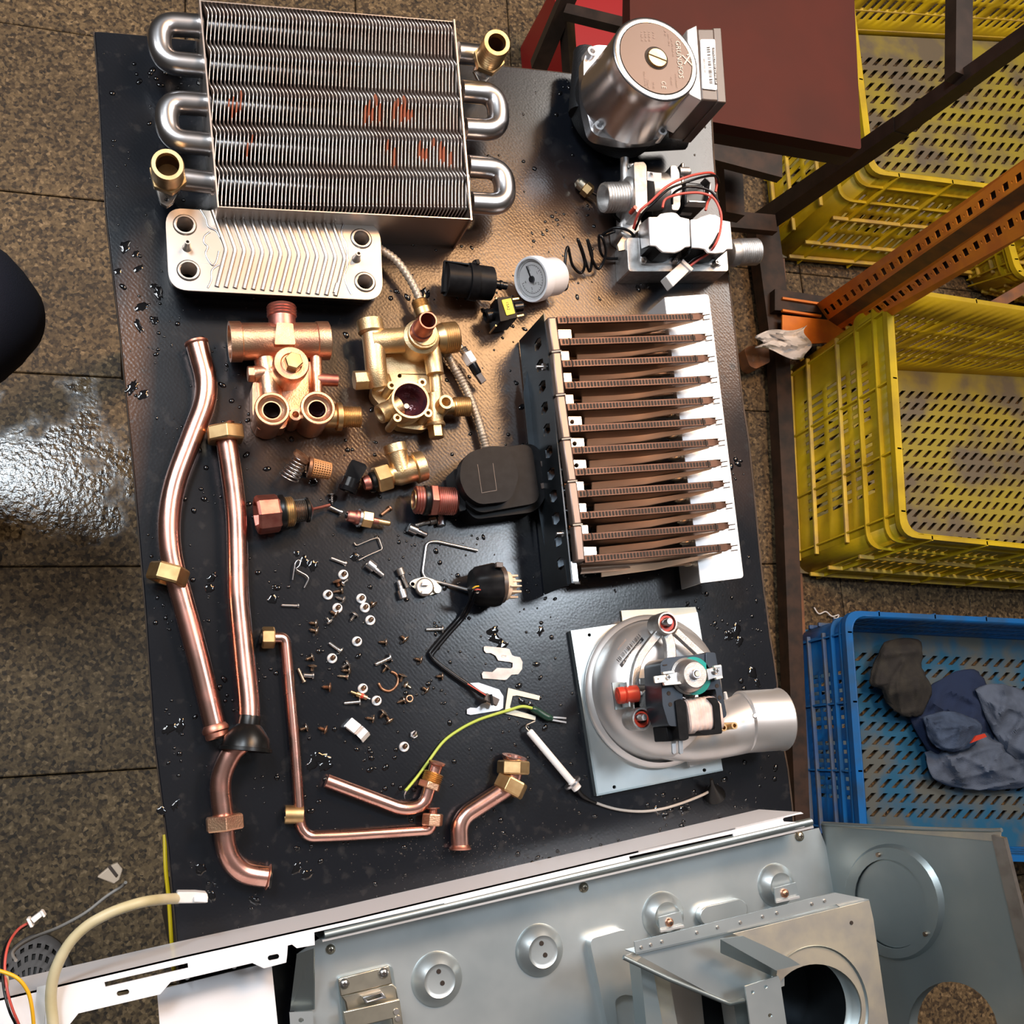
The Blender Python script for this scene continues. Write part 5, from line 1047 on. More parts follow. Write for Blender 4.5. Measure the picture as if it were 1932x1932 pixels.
S = [
 ('flange', (635, 1094), (640, 1108), 8.5, 'rust', 'rusty brown dome head screw pointing down, just below the topmost bright washer', G1),
 ('pan', (644, 1103), (659, 1092), 6, 'screw_steel', 'silver screw touching the rusty dome head screw from the right', G1),
 ('pan', (648, 1114), (628, 1117), 7, 'screw_brown', 'dark screw pointing left at the second bright washer from the top', G1),
 ('pan', (651, 1133), (633, 1126), 7.5, 'steel_dull', 'dull grey thick screw right of the second bright washer from top', G1),
 ('flange', (636, 1161), (622, 1152), 8, 'screw_brown', 'bronze screw tucked under the bright washer in the middle left cluster', G1),
 ('pan', (624, 1176), (615, 1164), 8, 'screw_steel', 'silver dome head screw pointing up left below the bronze one', G1),
 ('flange', (599, 1177), (583, 1175), 8, 'screw_brown', 'upper of two parallel bronze screws pointing left above the brass hex nut row', G1),
 ('flange', (600, 1192), (583, 1187), 8.5, 'screw_brown', 'lower of two parallel bronze screws pointing left', G1),
 ('pan', (672, 1157), (660, 1173), 8, 'steel_dull', 'lone dull screw pointing down left between two bright washers', G1),
 ('flange', (707, 1143), (699, 1135), 8, 'screw_brown', 'bronze screw right against the bright washer of the right pair', G1),
 ('flange', (731, 1212), (714, 1211), 7.5, 'screw_brown', 'bronze screw lying level, pointing left, right of the lone bright washer', G1),
 ('flange', (767, 1209), (756, 1199), 9, 'screw_brown', 'wide head bronze screw pointing up left, rightmost of the upper field', G1),
 ('long', (645, 1230), (621, 1213), 7.5, 'screw_steel', 'long silver pointed screw slanting up left above a bright washer', G1),
 ('flange', (592, 1239), (576, 1245), 8, 'screw_brown', 'bronze screw pointing left, topmost of the left heap', G1),
 ('flange', (590, 1254), (588, 1268), 8.5, 'screw_brown', 'wide head bronze screw pointing straight down in the left heap', G1),
 ('pin', (592, 1275), (573, 1274), 7, 'steel', 'stubby grey rivet lying level in the left heap', G1),
 ('pin', (574, 1287), (562, 1261), 5, 'screw_brown', 'slim long rivet leaning against the left heap', G1),
 ('pan', (659, 1251), (644, 1261), 8.5, 'steel_dull', 'grey machine screw pointing down left, topmost of three below a bright washer', G1),
 ('pan', (662, 1265), (644, 1265), 8, 'screw_brown', 'bronze screw in the middle of the stack of three', G1),
 ('csk', (657, 1277), (636, 1275), 6, 'latch', 'olive countersunk screw, lowest of the stack of three', G1),
 ('flange', (625, 1297), (607, 1296), 9, 'rust', 'reddish brown flat head screw alone, pointing left', G1),
 ('long', (739, 1240), (708, 1254), 9, 'screw_steel', 'long silver machine bolt with wide head above the open ring', G1),
 ('flange', (732, 1256), (721, 1269), 8, 'screw_brown', 'bronze screw pointing down under the silver machine bolt', G1),
 ('flange', (761, 1272), (755, 1288), 8.5, 'screw_brown', 'bronze screw pointing down, right of the open ring', G1),
 ('pan', (763, 1290), (777, 1299), 7, 'latch', 'pale screw pointing down right, right of the open ring', G1),
 ('flange', (797, 1246), (781, 1242), 8, 'screw_brown', 'bronze screw pointing left near the bend of the black cable', G1),
 ('flange', (808, 1304), (796, 1296), 8.5, 'screw_brown', 'bronze screw pointing up left below the black cable', G1),
 ('flange', (837, 1276), (822, 1276), 7.5, 'screw_brown', 'small bronze screw lying level beside the black cable', G1),
 ('long', (837, 1187), (804, 1188), 8, 'screw_steel', 'straight silver machine screw lying level touching the black cable', G1),
 ('flange', (765, 1320), (749, 1326), 7.5, 'screw_brown', 'bronze screw with a tiny ring at its head', G1),
 ('long', (681, 1324), (649, 1327), 7.5, 'screw_steel', 'long silver pointed screw lying level under the red banded valve core', G1),
 ('flange', (707, 1357), (689, 1354), 8, 'screw_brown', 'bronze screw pointing left beside the aluminium clip', G1),
 ('flange', (727, 1343), (716, 1355), 9, 'screw_brown', 'upper screw of the crossed pair right of the aluminium clip', G1),
 ('flange', (737, 1363), (729, 1351), 9, 'screw_brown', 'lower screw of the crossed pair right of the aluminium clip', G1),
 ('flange', (581, 1372), (564, 1378), 8.5, 'screw_brown', 'bronze screw beside the thin copper tube, lowest left of all', G1),
 ('flange', (617, 1378), (600, 1373), 8.5, 'rust', 'coppery screw pointing left, left of the aluminium clip', G1),
 ('pin', (653, 1064), (624, 1053), 5, 'steel', 'headed steel pin slanting down right above the screws', 'steel pins'),
 ('pin', (564, 1143), (531, 1142), 4.5, 'steel', 'headed steel pin lying level at the left', 'steel pins'),
 ('flange', (626, 930), (627, 952), 8.5, 'screw_steel', 'silver screw standing tip down above the tip of the copper rod', 'odd screws'),
 ('pin', (737, 958), (719, 972), 5.5, 'rust', 'small dark brown bolt slanting beside the golden pin fitting', 'odd screws'),
 ('socket', (771, 995), (806, 1010), 9.5, 'steel', 'grey socket head bolt pointing right below the reddish adapter', G2),
 ('socket', (823, 981), (783, 992), 7, 'steel_dull', 'slim dark socket head bolt pointing left below the reddish adapter', G2),
 ('socket', (833, 992), (831, 968), 8.5, 'steel', 'socket head bolt pointing up, half under the reddish adapter', G2),
 ('socket', (693, 1062), (724, 1087), 9.5, 'steel', 'grey socket head bolt slanting down right beside the bent wire clip', G2),
 ('socket', (753, 1072), (769, 1110), 7.5, 'steel_dull', 'shiny slim socket head bolt beside the oval thermostat', G2),
 ('socket', (762, 1129), (751, 1095), 9.0, 'steel', 'thick grey socket head bolt with head lowest, beside the oval thermostat', G2),
]
for kind, a, b, r, m_, lab, gr in S: screw(kind, a, b, r, m_, lab, gr, 'pin' if gr == 'steel pins' else ('bolt' if gr == G2 else 'screw'), 'bolt' if gr == G2 else ('pin' if kind == 'pin' else 'screw'))
W_ = [(648, 1084, 'topmost, beside the headed pin'), (619, 1122, 'second from the top at the left'), (682, 1129, 'upper one of the right pair'), (637, 1147, 'over a bronze screw in the left cluster'), (689, 1146, 'lower one of the right pair'), (699, 1170, 'just below the right pair'),
      (674, 1210, 'alone above the long silver screw'), (627, 1242, 'under the long silver screw'), (685, 1299, 'above the red banded valve core'), (711, 1322, 'right of the red banded valve core'), (782, 1386, 'smallest, with hex rim'), (763, 1409, 'lowest of all')]
for x, y, lab in W_:
    t = bpy.data.objects.new('washer_screw', None); COL.objects.link(t); t.location = P(x, y, 0); t['label'] = 'upended screw on a bright round washer, ' + lab; t['category'] = 'screw'; t['group'] = G3
    sm = x == 782; r = 7.5 if sm else 9.6
    mb = MB(); mb.lv(x, y, 0, 2, [(0, r), (0.7, r), (1, r - 1), (1, r * .3)], 6 if sm else 24, cap=(True, True)); obj('washer', mb, M['washer_white'], t)
    top = P(x + 3, y - 3, 9); bot = P(x, y, 1.5); mb = MB(); mb.lathe(bot, top, thread(0, .8, 4.6, 4, 1) + [(1, 1)], 12); obj('shank', mb, M['screw_brown' if not sm else 'steel'], t)
# ring, open ring, valve core, clip
mb = MB(); c = P(773, 1318, 5); k = K(c); pts = [c + Vector((math.cos(a) * 6 * k, math.sin(a) * 6 * k, 0)) for a in [i * math.pi / 8 for i in range(17)]]; mb.tube(pts, 1.6, 6); solo('small_ring', mb, M['brass_pink'], 'tiny copper coloured ring at the head of a bronze screw', 'ring', ang=80)
mb = MB(); mb.tube(smooth([(737, 1267, 1), (746, 1271, 1), (751, 1280, 1), (749, 1292, 1), (741, 1301, 1), (731, 1304, 1), (720, 1299, 1), (714, 1288, 1)], 5), [1.2] + [2.6] * 34 + [1.2], 8); solo('open_ring', mb, M['rust'], 'open brown retaining ring among the screws', 'ring', ang=80)
t = thing('valve_core', 'tiny brass valve core with a red band', 'valve core', 680, 1312)
for a, b, r, m_ in ((0, .3, 2.4, 'brass_nut'), (.3, .5, 4.6, 'brass_nut'), (.5, .64, 5, 'red_rubber'), (.64, .84, 4.4, 'brass_pink'), (.84, 1, 1.8, 'steel')):
    mb = MB(); mb.lathe((662, 1305, 4), (698, 1319, 4), [(a, r), (b, r)], 12); obj('segment', mb, M[m_], t)
t = thing('mounting_clip', 'folded bright aluminium clip lying left of the lower screws', 'clip', 675, 1370)
wv = P(664, 1354, 8) - P(650, 1369, 8)
mb = MB(); mb.ribbon([P(672, 1392, 1), P(657, 1361.5, 9) , P(674, 1375, 9), P(675, 1377, 3), P(678, 1378, 3), P(681, 1381, 7), P(687, 1387, 7), P(691, 1393, 4)][1:], wv, 0.0012); obj('folded_strip', mb, M['washer_white'], t, ang=20)
mb = MB(); mb.ribbon([P(657, 1363, 8), P(659, 1366, 1), P(676, 1379, 1)], wv, 0.0012); obj('lower_leg', mb, M['alu'], t, ang=20)
# wire clips
mb = MB(); mb.tube(fillet([(552, 1094, 3), (557, 1062, 5), (562, 1056, 5), (567, 1058, 5), (566, 1067, 5), (557, 1074, 4), (579, 1086, 4), (583, 1092, 4), (574, 1109, 2)], 4, 3), 1.5, 6); solo('spring_clip', mb, M['steel'], 'bent steel spring clip with a loop, upper left of the screws', 'clip', ang=80)
mb = MB(); mb.tube(fillet([(668, 1024, 2), (672, 1030, 2), (700, 1018, 3), (714, 1014, 3), (722, 1036, 3), (692, 1049, 3), (677, 1057, 3), (686, 1046, 5), (693, 1056, 6)][:7], 4, 3), 1.5, 6); solo('wire_clip', mb, M['steel_dull'], 'thin bent wire clip above the slanting grey socket bolt', 'clip', ang=80)
mb = MB(); mb.tube(fillet([(901, 1039, 2), (822, 1021, 2), (805, 1024, 2), (797, 1082, 2), (804, 1093, 2), (826, 1098, 2), (888, 1114, 8)], 12, 5), 2.8, 10); solo('bent_rod', mb, M['steel'], 'grey steel rod bent into a square hook behind the oval thermostat', 'rod', ang=80)
t = thing('thermostat', 'small oval metal thermostat disc with two terminals', 'thermostat', 802, 1107)
mb = MB(); mb.ext(fillet([(771, 1101, 4), (779, 1094, 4), (800, 1088, 4), (818, 1093, 4), (833, 1108, 4), (832, 1115, 4), (824, 1119, 4), (805, 1124, 4), (796, 1121, 4)], 5, 3, True), UP * -0.0015, [[(x, y, 4) for x, y in circ(778.5, 1102, 4, 10)]]); obj('flange', mb, M['latch'], t)
mb = MB(); mb.lv(802, 1107, 3, 8, [(0, 17.5), (0.8, 17.5), (1, 15), (1, 0)], 28); obj('cap', mb, M['steel_dull'], t)
mb = MB(); mb.lv(825.5, 1112, 3, 7, [(0, 7.5), (1, 7), (1, 2)], 16); obj('rivet', mb, M['latch'], t)
for y in (1097, 1113): mb = MB(); mb.prism([(798, y), (810, y - 1), (809, y + 7), (797, y + 7)], 12, 9); obj('terminal', mb, M['washer_white'], t)

# flat U clips
def flatclip(label, pts, m_='steel_satin', h=2.0, **k):
    mb = MB(); mb.prism(pts, h, h - 1.4); return solo('flat_clip', mb, M[m_], label, 'clip', ang=20, **k)
flatclip('flat forked steel clip with stamped number, uppermost of three', [(913, 1220), (917, 1219), (955, 1223), (961, 1225), (966, 1236), (970, 1238), (981, 1240), (986, 1249), (985, 1262), (978, 1272), (965, 1273), (956, 1282), (952, 1283), (911, 1280), (909, 1271), (912, 1267), (929, 1268), (938, 1260), (964, 1261), (967, 1259), (967.5, 1251), (963, 1249), (940, 1246), (935, 1237), (926, 1232), (917, 1232), (913, 1227)], 'steel_dull')
text('029', P(951, 1238, 2.3), P(990, 1242, 2) - P(950, 1238, 2), P(950, 1220, 2) - P(951, 1238, 2), 7 * Kc, M['steel_dull'], COL.objects['flat_clip'], 'stamped_number')
flatclip('bright wide forked clip under the small black plug', [(885, 1289), (903, 1288), (942, 1301), (950, 1314), (949, 1336), (942, 1340), (888, 1349), (881, 1347), (881, 1338), (888, 1335), (899, 1336), (909, 1328), (918, 1325), (918, 1316), (900, 1305)], 'steel_satin')
flatclip('square U-shaped clip with stained legs beside the bright forked clip', [(959, 1298), (1019, 1313), (1017, 1321), (976, 1312), (967, 1313), (962, 1334), (966, 1338), (1011, 1351), (1010, 1359), (952, 1346)], 'galv_cream')

# black flow sensor with cable
t = thing('flow_sensor', 'black ribbed plastic sensor with pinkish cream impeller and cable', 'sensor', 925, 1105)
mb = MB(); a, b = P(890, 1106, 24), P(940, 1103, 24); d = b - a; u, v_ = frame(d); k = K(a); n = 42; vs = []
for f, rr_ in ((0, 28), (0.12, 34), (0.8, 40), (1, 38)):
    for i in range(n): an = 2 * math.pi * i / n; r = (rr_ + (2.2 if (i // 3) % 2 else 0)) * k; vs.append(a + d * f + (u * math.cos(an) + v_ * math.sin(an)) * r)
mb.add(vs, [(i * n + q, i * n + (q + 1) % n, (i + 1) * n + (q + 1) % n, (i + 1) * n + q) for i in range(3) for q in range(n)] + [tuple(range(n))[::-1], tuple(range(3 * n, 4 * n))]); obj('ribbed_body', mb, M['black_plastic'], t)
mb = MB(); mb.lathe((938, 1103, 24), (950, 1103, 24), [(0, 36), (0.9, 35), (1, 31)], 30); obj('collar', mb, M['brown_plastic'], t)
mb = MB(); mb.bar((935, 1066, 40), (948, 1067, 40), 10, 10); obj('latch_tab', mb, M['brown_plastic'], t, bevel=0.5)
mb = MB(); mb.lathe((949, 1105, 24), (960, 1106, 24), [(0, 29), (0.8, 27), (1, 25)], 28); obj('inner_ring', mb, M['cream_plastic'], t, label='stained brownish ring')
for i in range(5):
    y = 1086 + i * 10; mb = MB(); mb.bar((958, y + 1, 34 - abs(i - 2) * 4), (978 - abs(i - 2) * 2 + (i % 2) * 3, y + 1, 30 - abs(i - 2) * 4), 4 if i != 2 else 3, 22 - abs(i - 2) * 5); obj('vane', mb, M['cream_plastic'], t, bevel=0.4)
mb = MB(); mb.lathe((958, 1106, 24), (970, 1106, 24), [(0, 18), (1, 16)], 20); obj('impeller_hub', mb, M['cream_plastic'], t)
cab = [(897, 1112, 46), (893, 1118, 40), (886, 1136, 20), (872, 1160, 6), (845, 1190, 4), (815, 1226, 4), (812, 1236, 4), (820, 1245, 4), (850, 1268, 4), (885, 1292, 5), (905, 1306, 8), (918, 1313, 12)]
for off, m_ in ((0, 'black_gloss'), (5, 'black_gloss')):
    mb = MB(); mb.tube(smooth([(x + off * .7, y + off, h) for x, y, h in cab], 6), 3.4, 8); obj('cable', mb, M[m_], t, ang=80)
mb = MB(); mb.tube(smooth([(892, 1110, 47), (897, 1107, 49), (903, 1106, 47)], 4), 1.6, 6); obj('yellow_wire', mb, M['orange_wire'], t, ang=80)
mb = MB(); mb.tube(smooth([(896, 1113, 46), (901, 1112, 48), (906, 1113, 46)], 4), 1.6, 6); obj('red_wire', mb, M['red_wire'], t, ang=80)
mb = MB(); mb.tube([(882, 1290, 11), (920, 1314, 13)], 1.3, 6); obj('red_wire', mb, M['red_wire'], t, ang=80)
mb = MB(); mb.bar((915, 1314, 12), (939, 1326, 12), 14, 9); obj('plug', mb, M['brown_plastic'], t, bevel=0.5)
mb = MB(); mb.bar((926, 1310, 16), (929, 1331, 16), 4, 5); obj('plug_ridge', mb, M['black_plastic'], t)

# earth wire, ignition electrode
t = thing('earth_wire', 'green and yellow wire curving from the U-clip to the short copper pipe', 'wire', 880, 1400)
mb = MB(); mb.tube(smooth([(765, 1492, 12), (772, 1484, 10), (790, 1462, 6), (806, 1440, 4), (836, 1400, 3), (868, 1376, 3), (901, 1359, 4), (930, 1349, 5), (960, 1340, 6), (985, 1333, 8), (1006, 1337, 6)], 8), 2.9, 8); obj('insulation', mb, M['green_wire'], t, ang=80)
mb = MB(); mb.tube(smooth([(766, 1491, 12), (763, 1500, 14), (764, 1507, 16)], 3), [1.6, 1.4, 1.2, 1, .8, .6, .5], 6); obj('bare_end', mb, M['steel'], t)
mb = MB(); mb.tube(smooth([(1003, 1337, 6), (1014, 1342, 5), (1030, 1352, 5), (1042, 1356, 5)], 5), [5, 6, 6.5, 7] + [7] * 9 + [6, 5, 5], 10); obj('sleeve', mb, M['dark_green'], t, ang=80)
for o_ in (0, 5): mb = MB(); mb.bar((1040, 1353 + o_, 5), (1068, 1355 + o_ * 1.6, 4), 3.2, 2.5); obj('terminal', mb, M['steel'], t)
t = thing('ignition_electrode', 'white ceramic ignition electrode with steel flange and grey lead', 'electrode', 1045, 1430)
mb = MB(); mb.lathe((998, 1379, 9), (1078, 1474, 9), [(0, 5), (0.02, 7), (0.97, 7), (1, 7)], 18); obj('ceramic_rod', mb, M['ceramic'], t)
mb = MB(); mb.lathe((1078, 1474, 9), (1090, 1489, 9), [(0, 7), (0.15, 9.5), (0.95, 9), (1, 6)], 18); obj('ceramic_collar', mb, M['ceramic'], t)
mb = MB(); mb.tube(fillet([(1009, 1361, 4), (993, 1368, 6), (992, 1373, 8), (999, 1381, 9)], 4, 3), 1.7, 8); obj('spark_tip', mb, M['steel_dull'], t, ang=80)
c = P(1080, 1477, 9); mb = MB(); mb.lathe(c + Vector((-.0006, .0007, 0)), c + Vector((.0006, -.0007, 0)), [(0, 7), (0, 18), (1, 18), (1, 7)], 26); obj('flange', mb, M['steel'], t)
lead = smooth([(1088, 1487, 8), (1100, 1502, 5), (1125, 1515, 3), (1165, 1527, 3), (1210, 1531, 3), (1250, 1526, 3), (1290, 1514, 4), (1325, 1500, 6), (1343, 1490, 8)], 8)
mb = MB(); mb.tube(lead, 2.6, 8); obj('lead', mb, M['grey_wire'], t, ang=80)
mb = MB(); mb.tube(lead[:17], [4.5] * 10 + [4, 3.6, 3.3, 3, 3, 2.8, 2.7], 8); obj('boot', mb, M['rubber'], t, ang=80)
mb = MB(); mb.lathe((1342, 1470, 18), (1348, 1500, 3), [(0, 3), (0.3, 4), (0.5, 8), (0.9, 20), (1, 21), (1, 0)], 24); obj('spark_cap', mb, M['rubber'], t)
# ================================================================ burner
bu = thing('burner', 'gas burner of twelve slotted copper bars between a black side sheet and a white bracket', 'burner', 1200, 830)
HB = 72
# white bracket at the right, with its folded foot
mb = MB(); mb.ext(fillet([P(1254, 561, 46), P(1337, 555, 46), P(1403, 1090, 46), P(1322, 1100, 46)] and [(1254, 561, 46), (1337, 555, 46), (1403, 1090, 46), (1322, 1100, 46)], [4, 7, 7, 2], 5, True), UP * -0.0015); obj('white_bracket', mb, M['burner_bracket'], bu)
mb = MB(); a, b = P(1254, 561, 45), P(1322, 1100, 45); mb.ext([a, b, b - UP * 0.036, a - UP * 0.036], Vector((0.0015, 0, 0))); obj('bracket_web', mb, M['alu'], bu)
mb = MB(); mb.ext([(1228, 590, 8), (1243, 590, 8), (1308, 1104, 8), (1289, 1110, 8)], UP * -0.0015); obj('bracket_foot', mb, M['alu'], bu)
# black side sheet at the left
a, b = P(1028, 592, 66), P(1081, 1100, 66); L_ = b - a; holes = []
for i in range(11):
    u = 0.06 + i * 0.083; c = a + L_ * u; holes.append([c + L_ * x - UP * z for x, z in ((0.012, .012), (0.042, .012), (0.050, .020), (0.042, .028), (0.012, .028), (0.004, .020))])
mb = MB(); mb.ext([a, b, b - UP * 0.064, a - UP * 0.064], Vector((-0.0012, 0, 0)), holes); obj('side_sheet', mb, M['black_steel'], bu)
mb = MB(); mb.ribbon([P(1027, 640, 3), P(1023, 600, 40), P(1023, 590, 74)][:2], P(1030, 600, 20) - P(1020, 600, 20), 0.001); 
mb = MB(); mb.ext([(1004, 640, 14), (1024, 600, 30), (1030, 620, 14), (1074, 1104, 14), (1040, 1112, 14), (1000, 860, 14), (988, 740, 14)], UP * -0.0014); obj('sheet_foot_shadow', mb, M['black_steel'], bu)  # black foot, spread wide to stand for the bracket's shadow and reflection too
mb = MB(); mb.bar((1010, 655, 17), (1057, 1104, 17), 7, 6); obj('sheet_rib', mb, M['black_steel'], bu)
mb = MB(); mb.ext([(1064, 1056, 60), (1083, 1056, 60), (1087, 1100, 60), (1070, 1102, 60)], UP * -0.0014, [[(x, y, 60) for x, y in circ(1077, 1083, 3, 8)]]); obj('sheet_ear', mb, M['black_steel'], bu)
mb = MB(); mb.ribbon([P(1082, 1060, 66), P(1086, 1096, 66), P(1090, 1101, 60), P(1090, 1098, 40)], P(1096, 1080, 60) - P(1086, 1080, 60), 0.001); obj('end_tab', mb, M['steel'], bu)
# top rail in joined lengths
xs_ = [(1033, 598), (1042, 664), (1050, 746), (1061, 829), (1072, 909), (1082, 991), (1088, 1060)]
for (x0, y0), (x1, y1) in zip(xs_, xs_[1:]):
    mb = MB(); mb.ext([(x0, y0, HB + 1), (x0 + 17, y0 - 1, HB + 1), (x1 + 17, y1 - 2, HB + 1), (x1, y1 - 1, HB + 1)], UP * -0.010); obj('top_rail', mb, M['rail'], bu, bevel=1.6)
for x0, y0 in xs_[1:-1]: mb = MB(); mb.tube([(x0 - 1, y0, HB + 1), (x0 + 17, y0 - 2, HB + 2)], 1.6, 8); obj('joint_bead', mb, M['tab_metal'], bu)
for x0, y0, x1, y1 in ((1012, 692, 1042, 692), (1050, 1007, 1080, 1005)):
    mb = MB(); mb.lathe((x0, y0, 60), (x1, y1, 60), [(0, 3.2), (1, 3.2)], 12); obj('stud', mb, M['steel'], bu)
    mb = MB(); mb.lathe((x0 + 11, y0, 60), (x0 + 17, y0, 60), [(0, 7), (1, 7)], 6); obj('stud_nut', mb, M['steel'], bu, ang=20)
bar_me = {}
for i in range(12):
    l = Vector((1052 + 4.64 * i, 604 + 41.0 * i, 0)); r = Vector((1318 + 4.8 * i, 597 + 39.6 * i, 0))
    a, b = P(l.x, l.y, HB), P(r.x, r.y, HB); tip = P(l.x + (r.x - l.x) * 1.045, l.y + (r.y - l.y) * 1.045 - 1, HB - 2); ax = (b - a).normalized(); sd = UP.cross(ax); k = K(a); w2 = 7.2 * k
    # top strip with 38 raised ports
    mb = MB(); n = 76; vs = []; fs = []
    mb.ext([a - sd * w2, b - sd * w2, b + (tip - b) * .4 - sd * w2 * .7, tip, b + (tip - b) * .4 + sd * w2 * .7, b + sd * w2, a + sd * w2], UP * -0.004); o = obj('burner_bar', mb, M['burner_copper'], bu, bevel=0.3)
    mb = MB()
    for j in range(42):
        for q in (0.0, 0.35):
            u = 0.02 + (j + q) / 43 * .97; c = a + (b - a) * u + UP * 0.0003; d = (b - a) / 43 * 0.14
            mb.add([c - sd * w2 * .62 - d, c + sd * w2 * .62 - d, c + sd * w2 * .62 + d, c - sd * w2 * .62 + d], [(0, 1, 2, 3)])
    p = obj('flame_slots', mb, M['slot_dark'], o, ang=0); p['kind'] = 'stuff'
    mb = MB()
    for u in (0.065, 0.94): c = a + (b - a) * u + UP * 0.0005; mb.bar(c - sd * w2, c + sd * w2, 1.3, 1.0)
    p = obj('seam', mb, M['slot_dark'], o); p['kind'] = 'stuff'
    # body: a blade hanging below the bar, curving up to the right end
    a1 = a - UP * 0.004; mb = MB(); n = 16; vs = []
    for s_ in (-1, 1):
        for q in range(n + 1):
            u = q / n; dep = 0.046 * (1 - u ** 2.6) + 0.003; hw = w2 * (0.72 if s_ < 0 else 0.95); bulge = 1 + 1.1 * math.sin(math.pi * min(1, u * 1.15)) * (1 if s_ < 0 else 0.6)
            p = a1 + (tip - a1) * u; vs += [p + sd * s_ * hw, p + sd * s_ * hw * bulge - UP * dep * 0.35, p + sd * s_ * hw * (0.5 + .5 * bulge) - UP * dep]
    m3 = 3; fs = []
    for s_ in (0, 1):
        o0 = s_ * (n + 1) * m3
        for q in range(n):
            for z in range(2): fs.append((o0 + q * m3 + z, o0 + (q + 1) * m3 + z, o0 + (q + 1) * m3 + z + 1, o0 + q * m3 + z + 1))
    o1_ = (n + 1) * m3; fs += [(q * m3 + 2, (q + 1) * m3 + 2, o1_ + (q + 1) * m3 + 2, o1_ + q * m3 + 2) for q in range(n)] + [(0, 1, 2, o1_ + 2, o1_ + 1, o1_)]
    mb.add(vs, fs); obj('bar_body', mb, M['burner_side'], bu, ang=40)
    mb = MB(); q0 = a - UP * .036; q1 = b - UP * .036; mb.tube([q0 + (q1 - q0) * .02, q0 + (q1 - q0) * .55, q0 + (q1 - q0) * .9], [12, 8, 6], 14); obj('gas_tube', mb, M['burner_side'], bu, ang=60)
    mb = MB(); g = lambda u, dy, h: (l.x + (r.x - l.x) * u, l.y + (r.y - l.y) * u + dy, h)
    mb.ext([g(.12, 21, 50), g(.5, 18, 54), g(.8, 12, 62), g(.97, 7, 68), g(.97, 10, 66), g(.8, 20, 58), g(.5, 31, 50), g(.12, 36, 44)], UP * -.002); obj('side_face', mb, M['side_bright'], bu, bevel=0.5)
    for dy in (0, 9):
        mb = MB(); mb.bar((r.x + 8, r.y - 2 + dy, HB - 8 - dy), (r.x + 21, r.y - 4 + dy, HB - 6 - dy), 1.8, 1.4); obj('end_wire', mb, M['slot_dark'], bu)
    if i < 11:
        x = l.x + (0 if i % 3 else -1) + 2; y = l.y + 18; ww = 24 if i in (0, 4, 5, 6, 10) else 14
        hole = [[(xx, yy, HB - 3) for xx, yy in circ(x + 7, y + 10, 4.5, 12)]] if i in (4, 5, 6) else []
        mb = MB(); mb.ext([(x, y, HB - 3), (x + ww, y, HB - 3), (x + ww + 2, y + 20, HB - 3), (x + 2, y + 20, HB - 3)], UP * -0.002, hole); obj('spacer_tab', mb, M['tab_metal'], bu)
mb = MB(); mb.ext([(1100, 640, 20), (1235, 600, 20), (1300, 1060, 20), (1120, 1070, 20)], UP * -0.002); obj('lower_tray', mb, M['dark_paint'], bu)
mb = MB(); mb.tube([(1092, 1073, 50), (1300, 1058, 44)], [11, 9], 16); obj('end_tube', mb, M['burner_side'], bu)
for i in range(12):
    mb = MB(); x = 1232 + 5 * i; y = 622 + 40 * i; mb.lathe((x, y, 34), (x + 22, y - 2, 36), [(0, 5), (.3, 8), (.7, 8), (1, 5)], 12); obj('injector', mb, M['latch'], bu)
# ================================================================ exhaust fan
fa = thing('exhaust_fan', 'round silver exhaust fan with black motor on a square galvanised plate', 'fan', 1230, 1310)
f_ = lambda n, mb, m, **k: obj(n, mb, M[m], fa, **k)
mb = MB(); mb.prism([(1077, 1190), (1316, 1155), (1322, 1190), (1364, 1454), (1126, 1502)], 5, 2.5, [circ(1112, 1198, 3.5, 10), circ(1159, 1485, 3.5, 10), circ(1329, 1453, 3.5, 10)]); f_('base_plate', mb, 'galv_pale')
mb = MB(); mb.prism([(1077, 1190), (1080, 1189), (1129, 1500), (1126, 1502)], 6.5, 0); f_('plate_lip', mb, 'galv')
mb = MB(); mb.prism([(1126, 1502), (1364, 1454), (1364, 1451), (1126, 1498)], 5.4, 0); f_('plate_lip', mb, 'galv')
mb = MB(); mb.prism([(1172, 1152), (1312, 1145), (1318, 1166), (1176, 1184)], 2.4, 0); f_('plate_tab', mb, 'galv_cream')
c = P(1237, 1302, 12); k = K(c)
mb = MB(); mb.lathe(c - UP * .006, c, [(0, 140), (0.8, 143), (1, 142), (1.3, 138), (1.6, 133)], 72, cap=(True, False)); f_('rim_flange', mb, 'alu', ang=50)
c2 = P(1236, 1300, 16)
mb = MB(); mb.lathe(c2, c2 + UP * 0.034, [(-0.1, 134), (0.0, 131), (0.15, 129), (0.3, 129), (0.55, 122), (0.8, 108), (0.95, 90), (1.0, 76), (0.99, 58), (0.96, 50), (0.7, 49)], 72, cap=(False, False)); f_('housing', mb, 'alu', ang=60)
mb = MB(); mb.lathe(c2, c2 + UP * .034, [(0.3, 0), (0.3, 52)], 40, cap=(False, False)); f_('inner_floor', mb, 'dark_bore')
for i in range(20):
    an = 2 * math.pi * i / 20; q = c2 + UP * .012; d = Vector((math.cos(an), math.sin(an), 0)); e = Vector((-d.y, d.x, 0))
    mb = MB(); mb.ext([q + d * 30 * k, q + d * 46 * k + e * 6 * k, q + d * 46 * k + e * 6 * k + UP * .013, q + d * 30 * k + UP * .013], e * 0.0008); f_('impeller_blade', mb, 'steel')
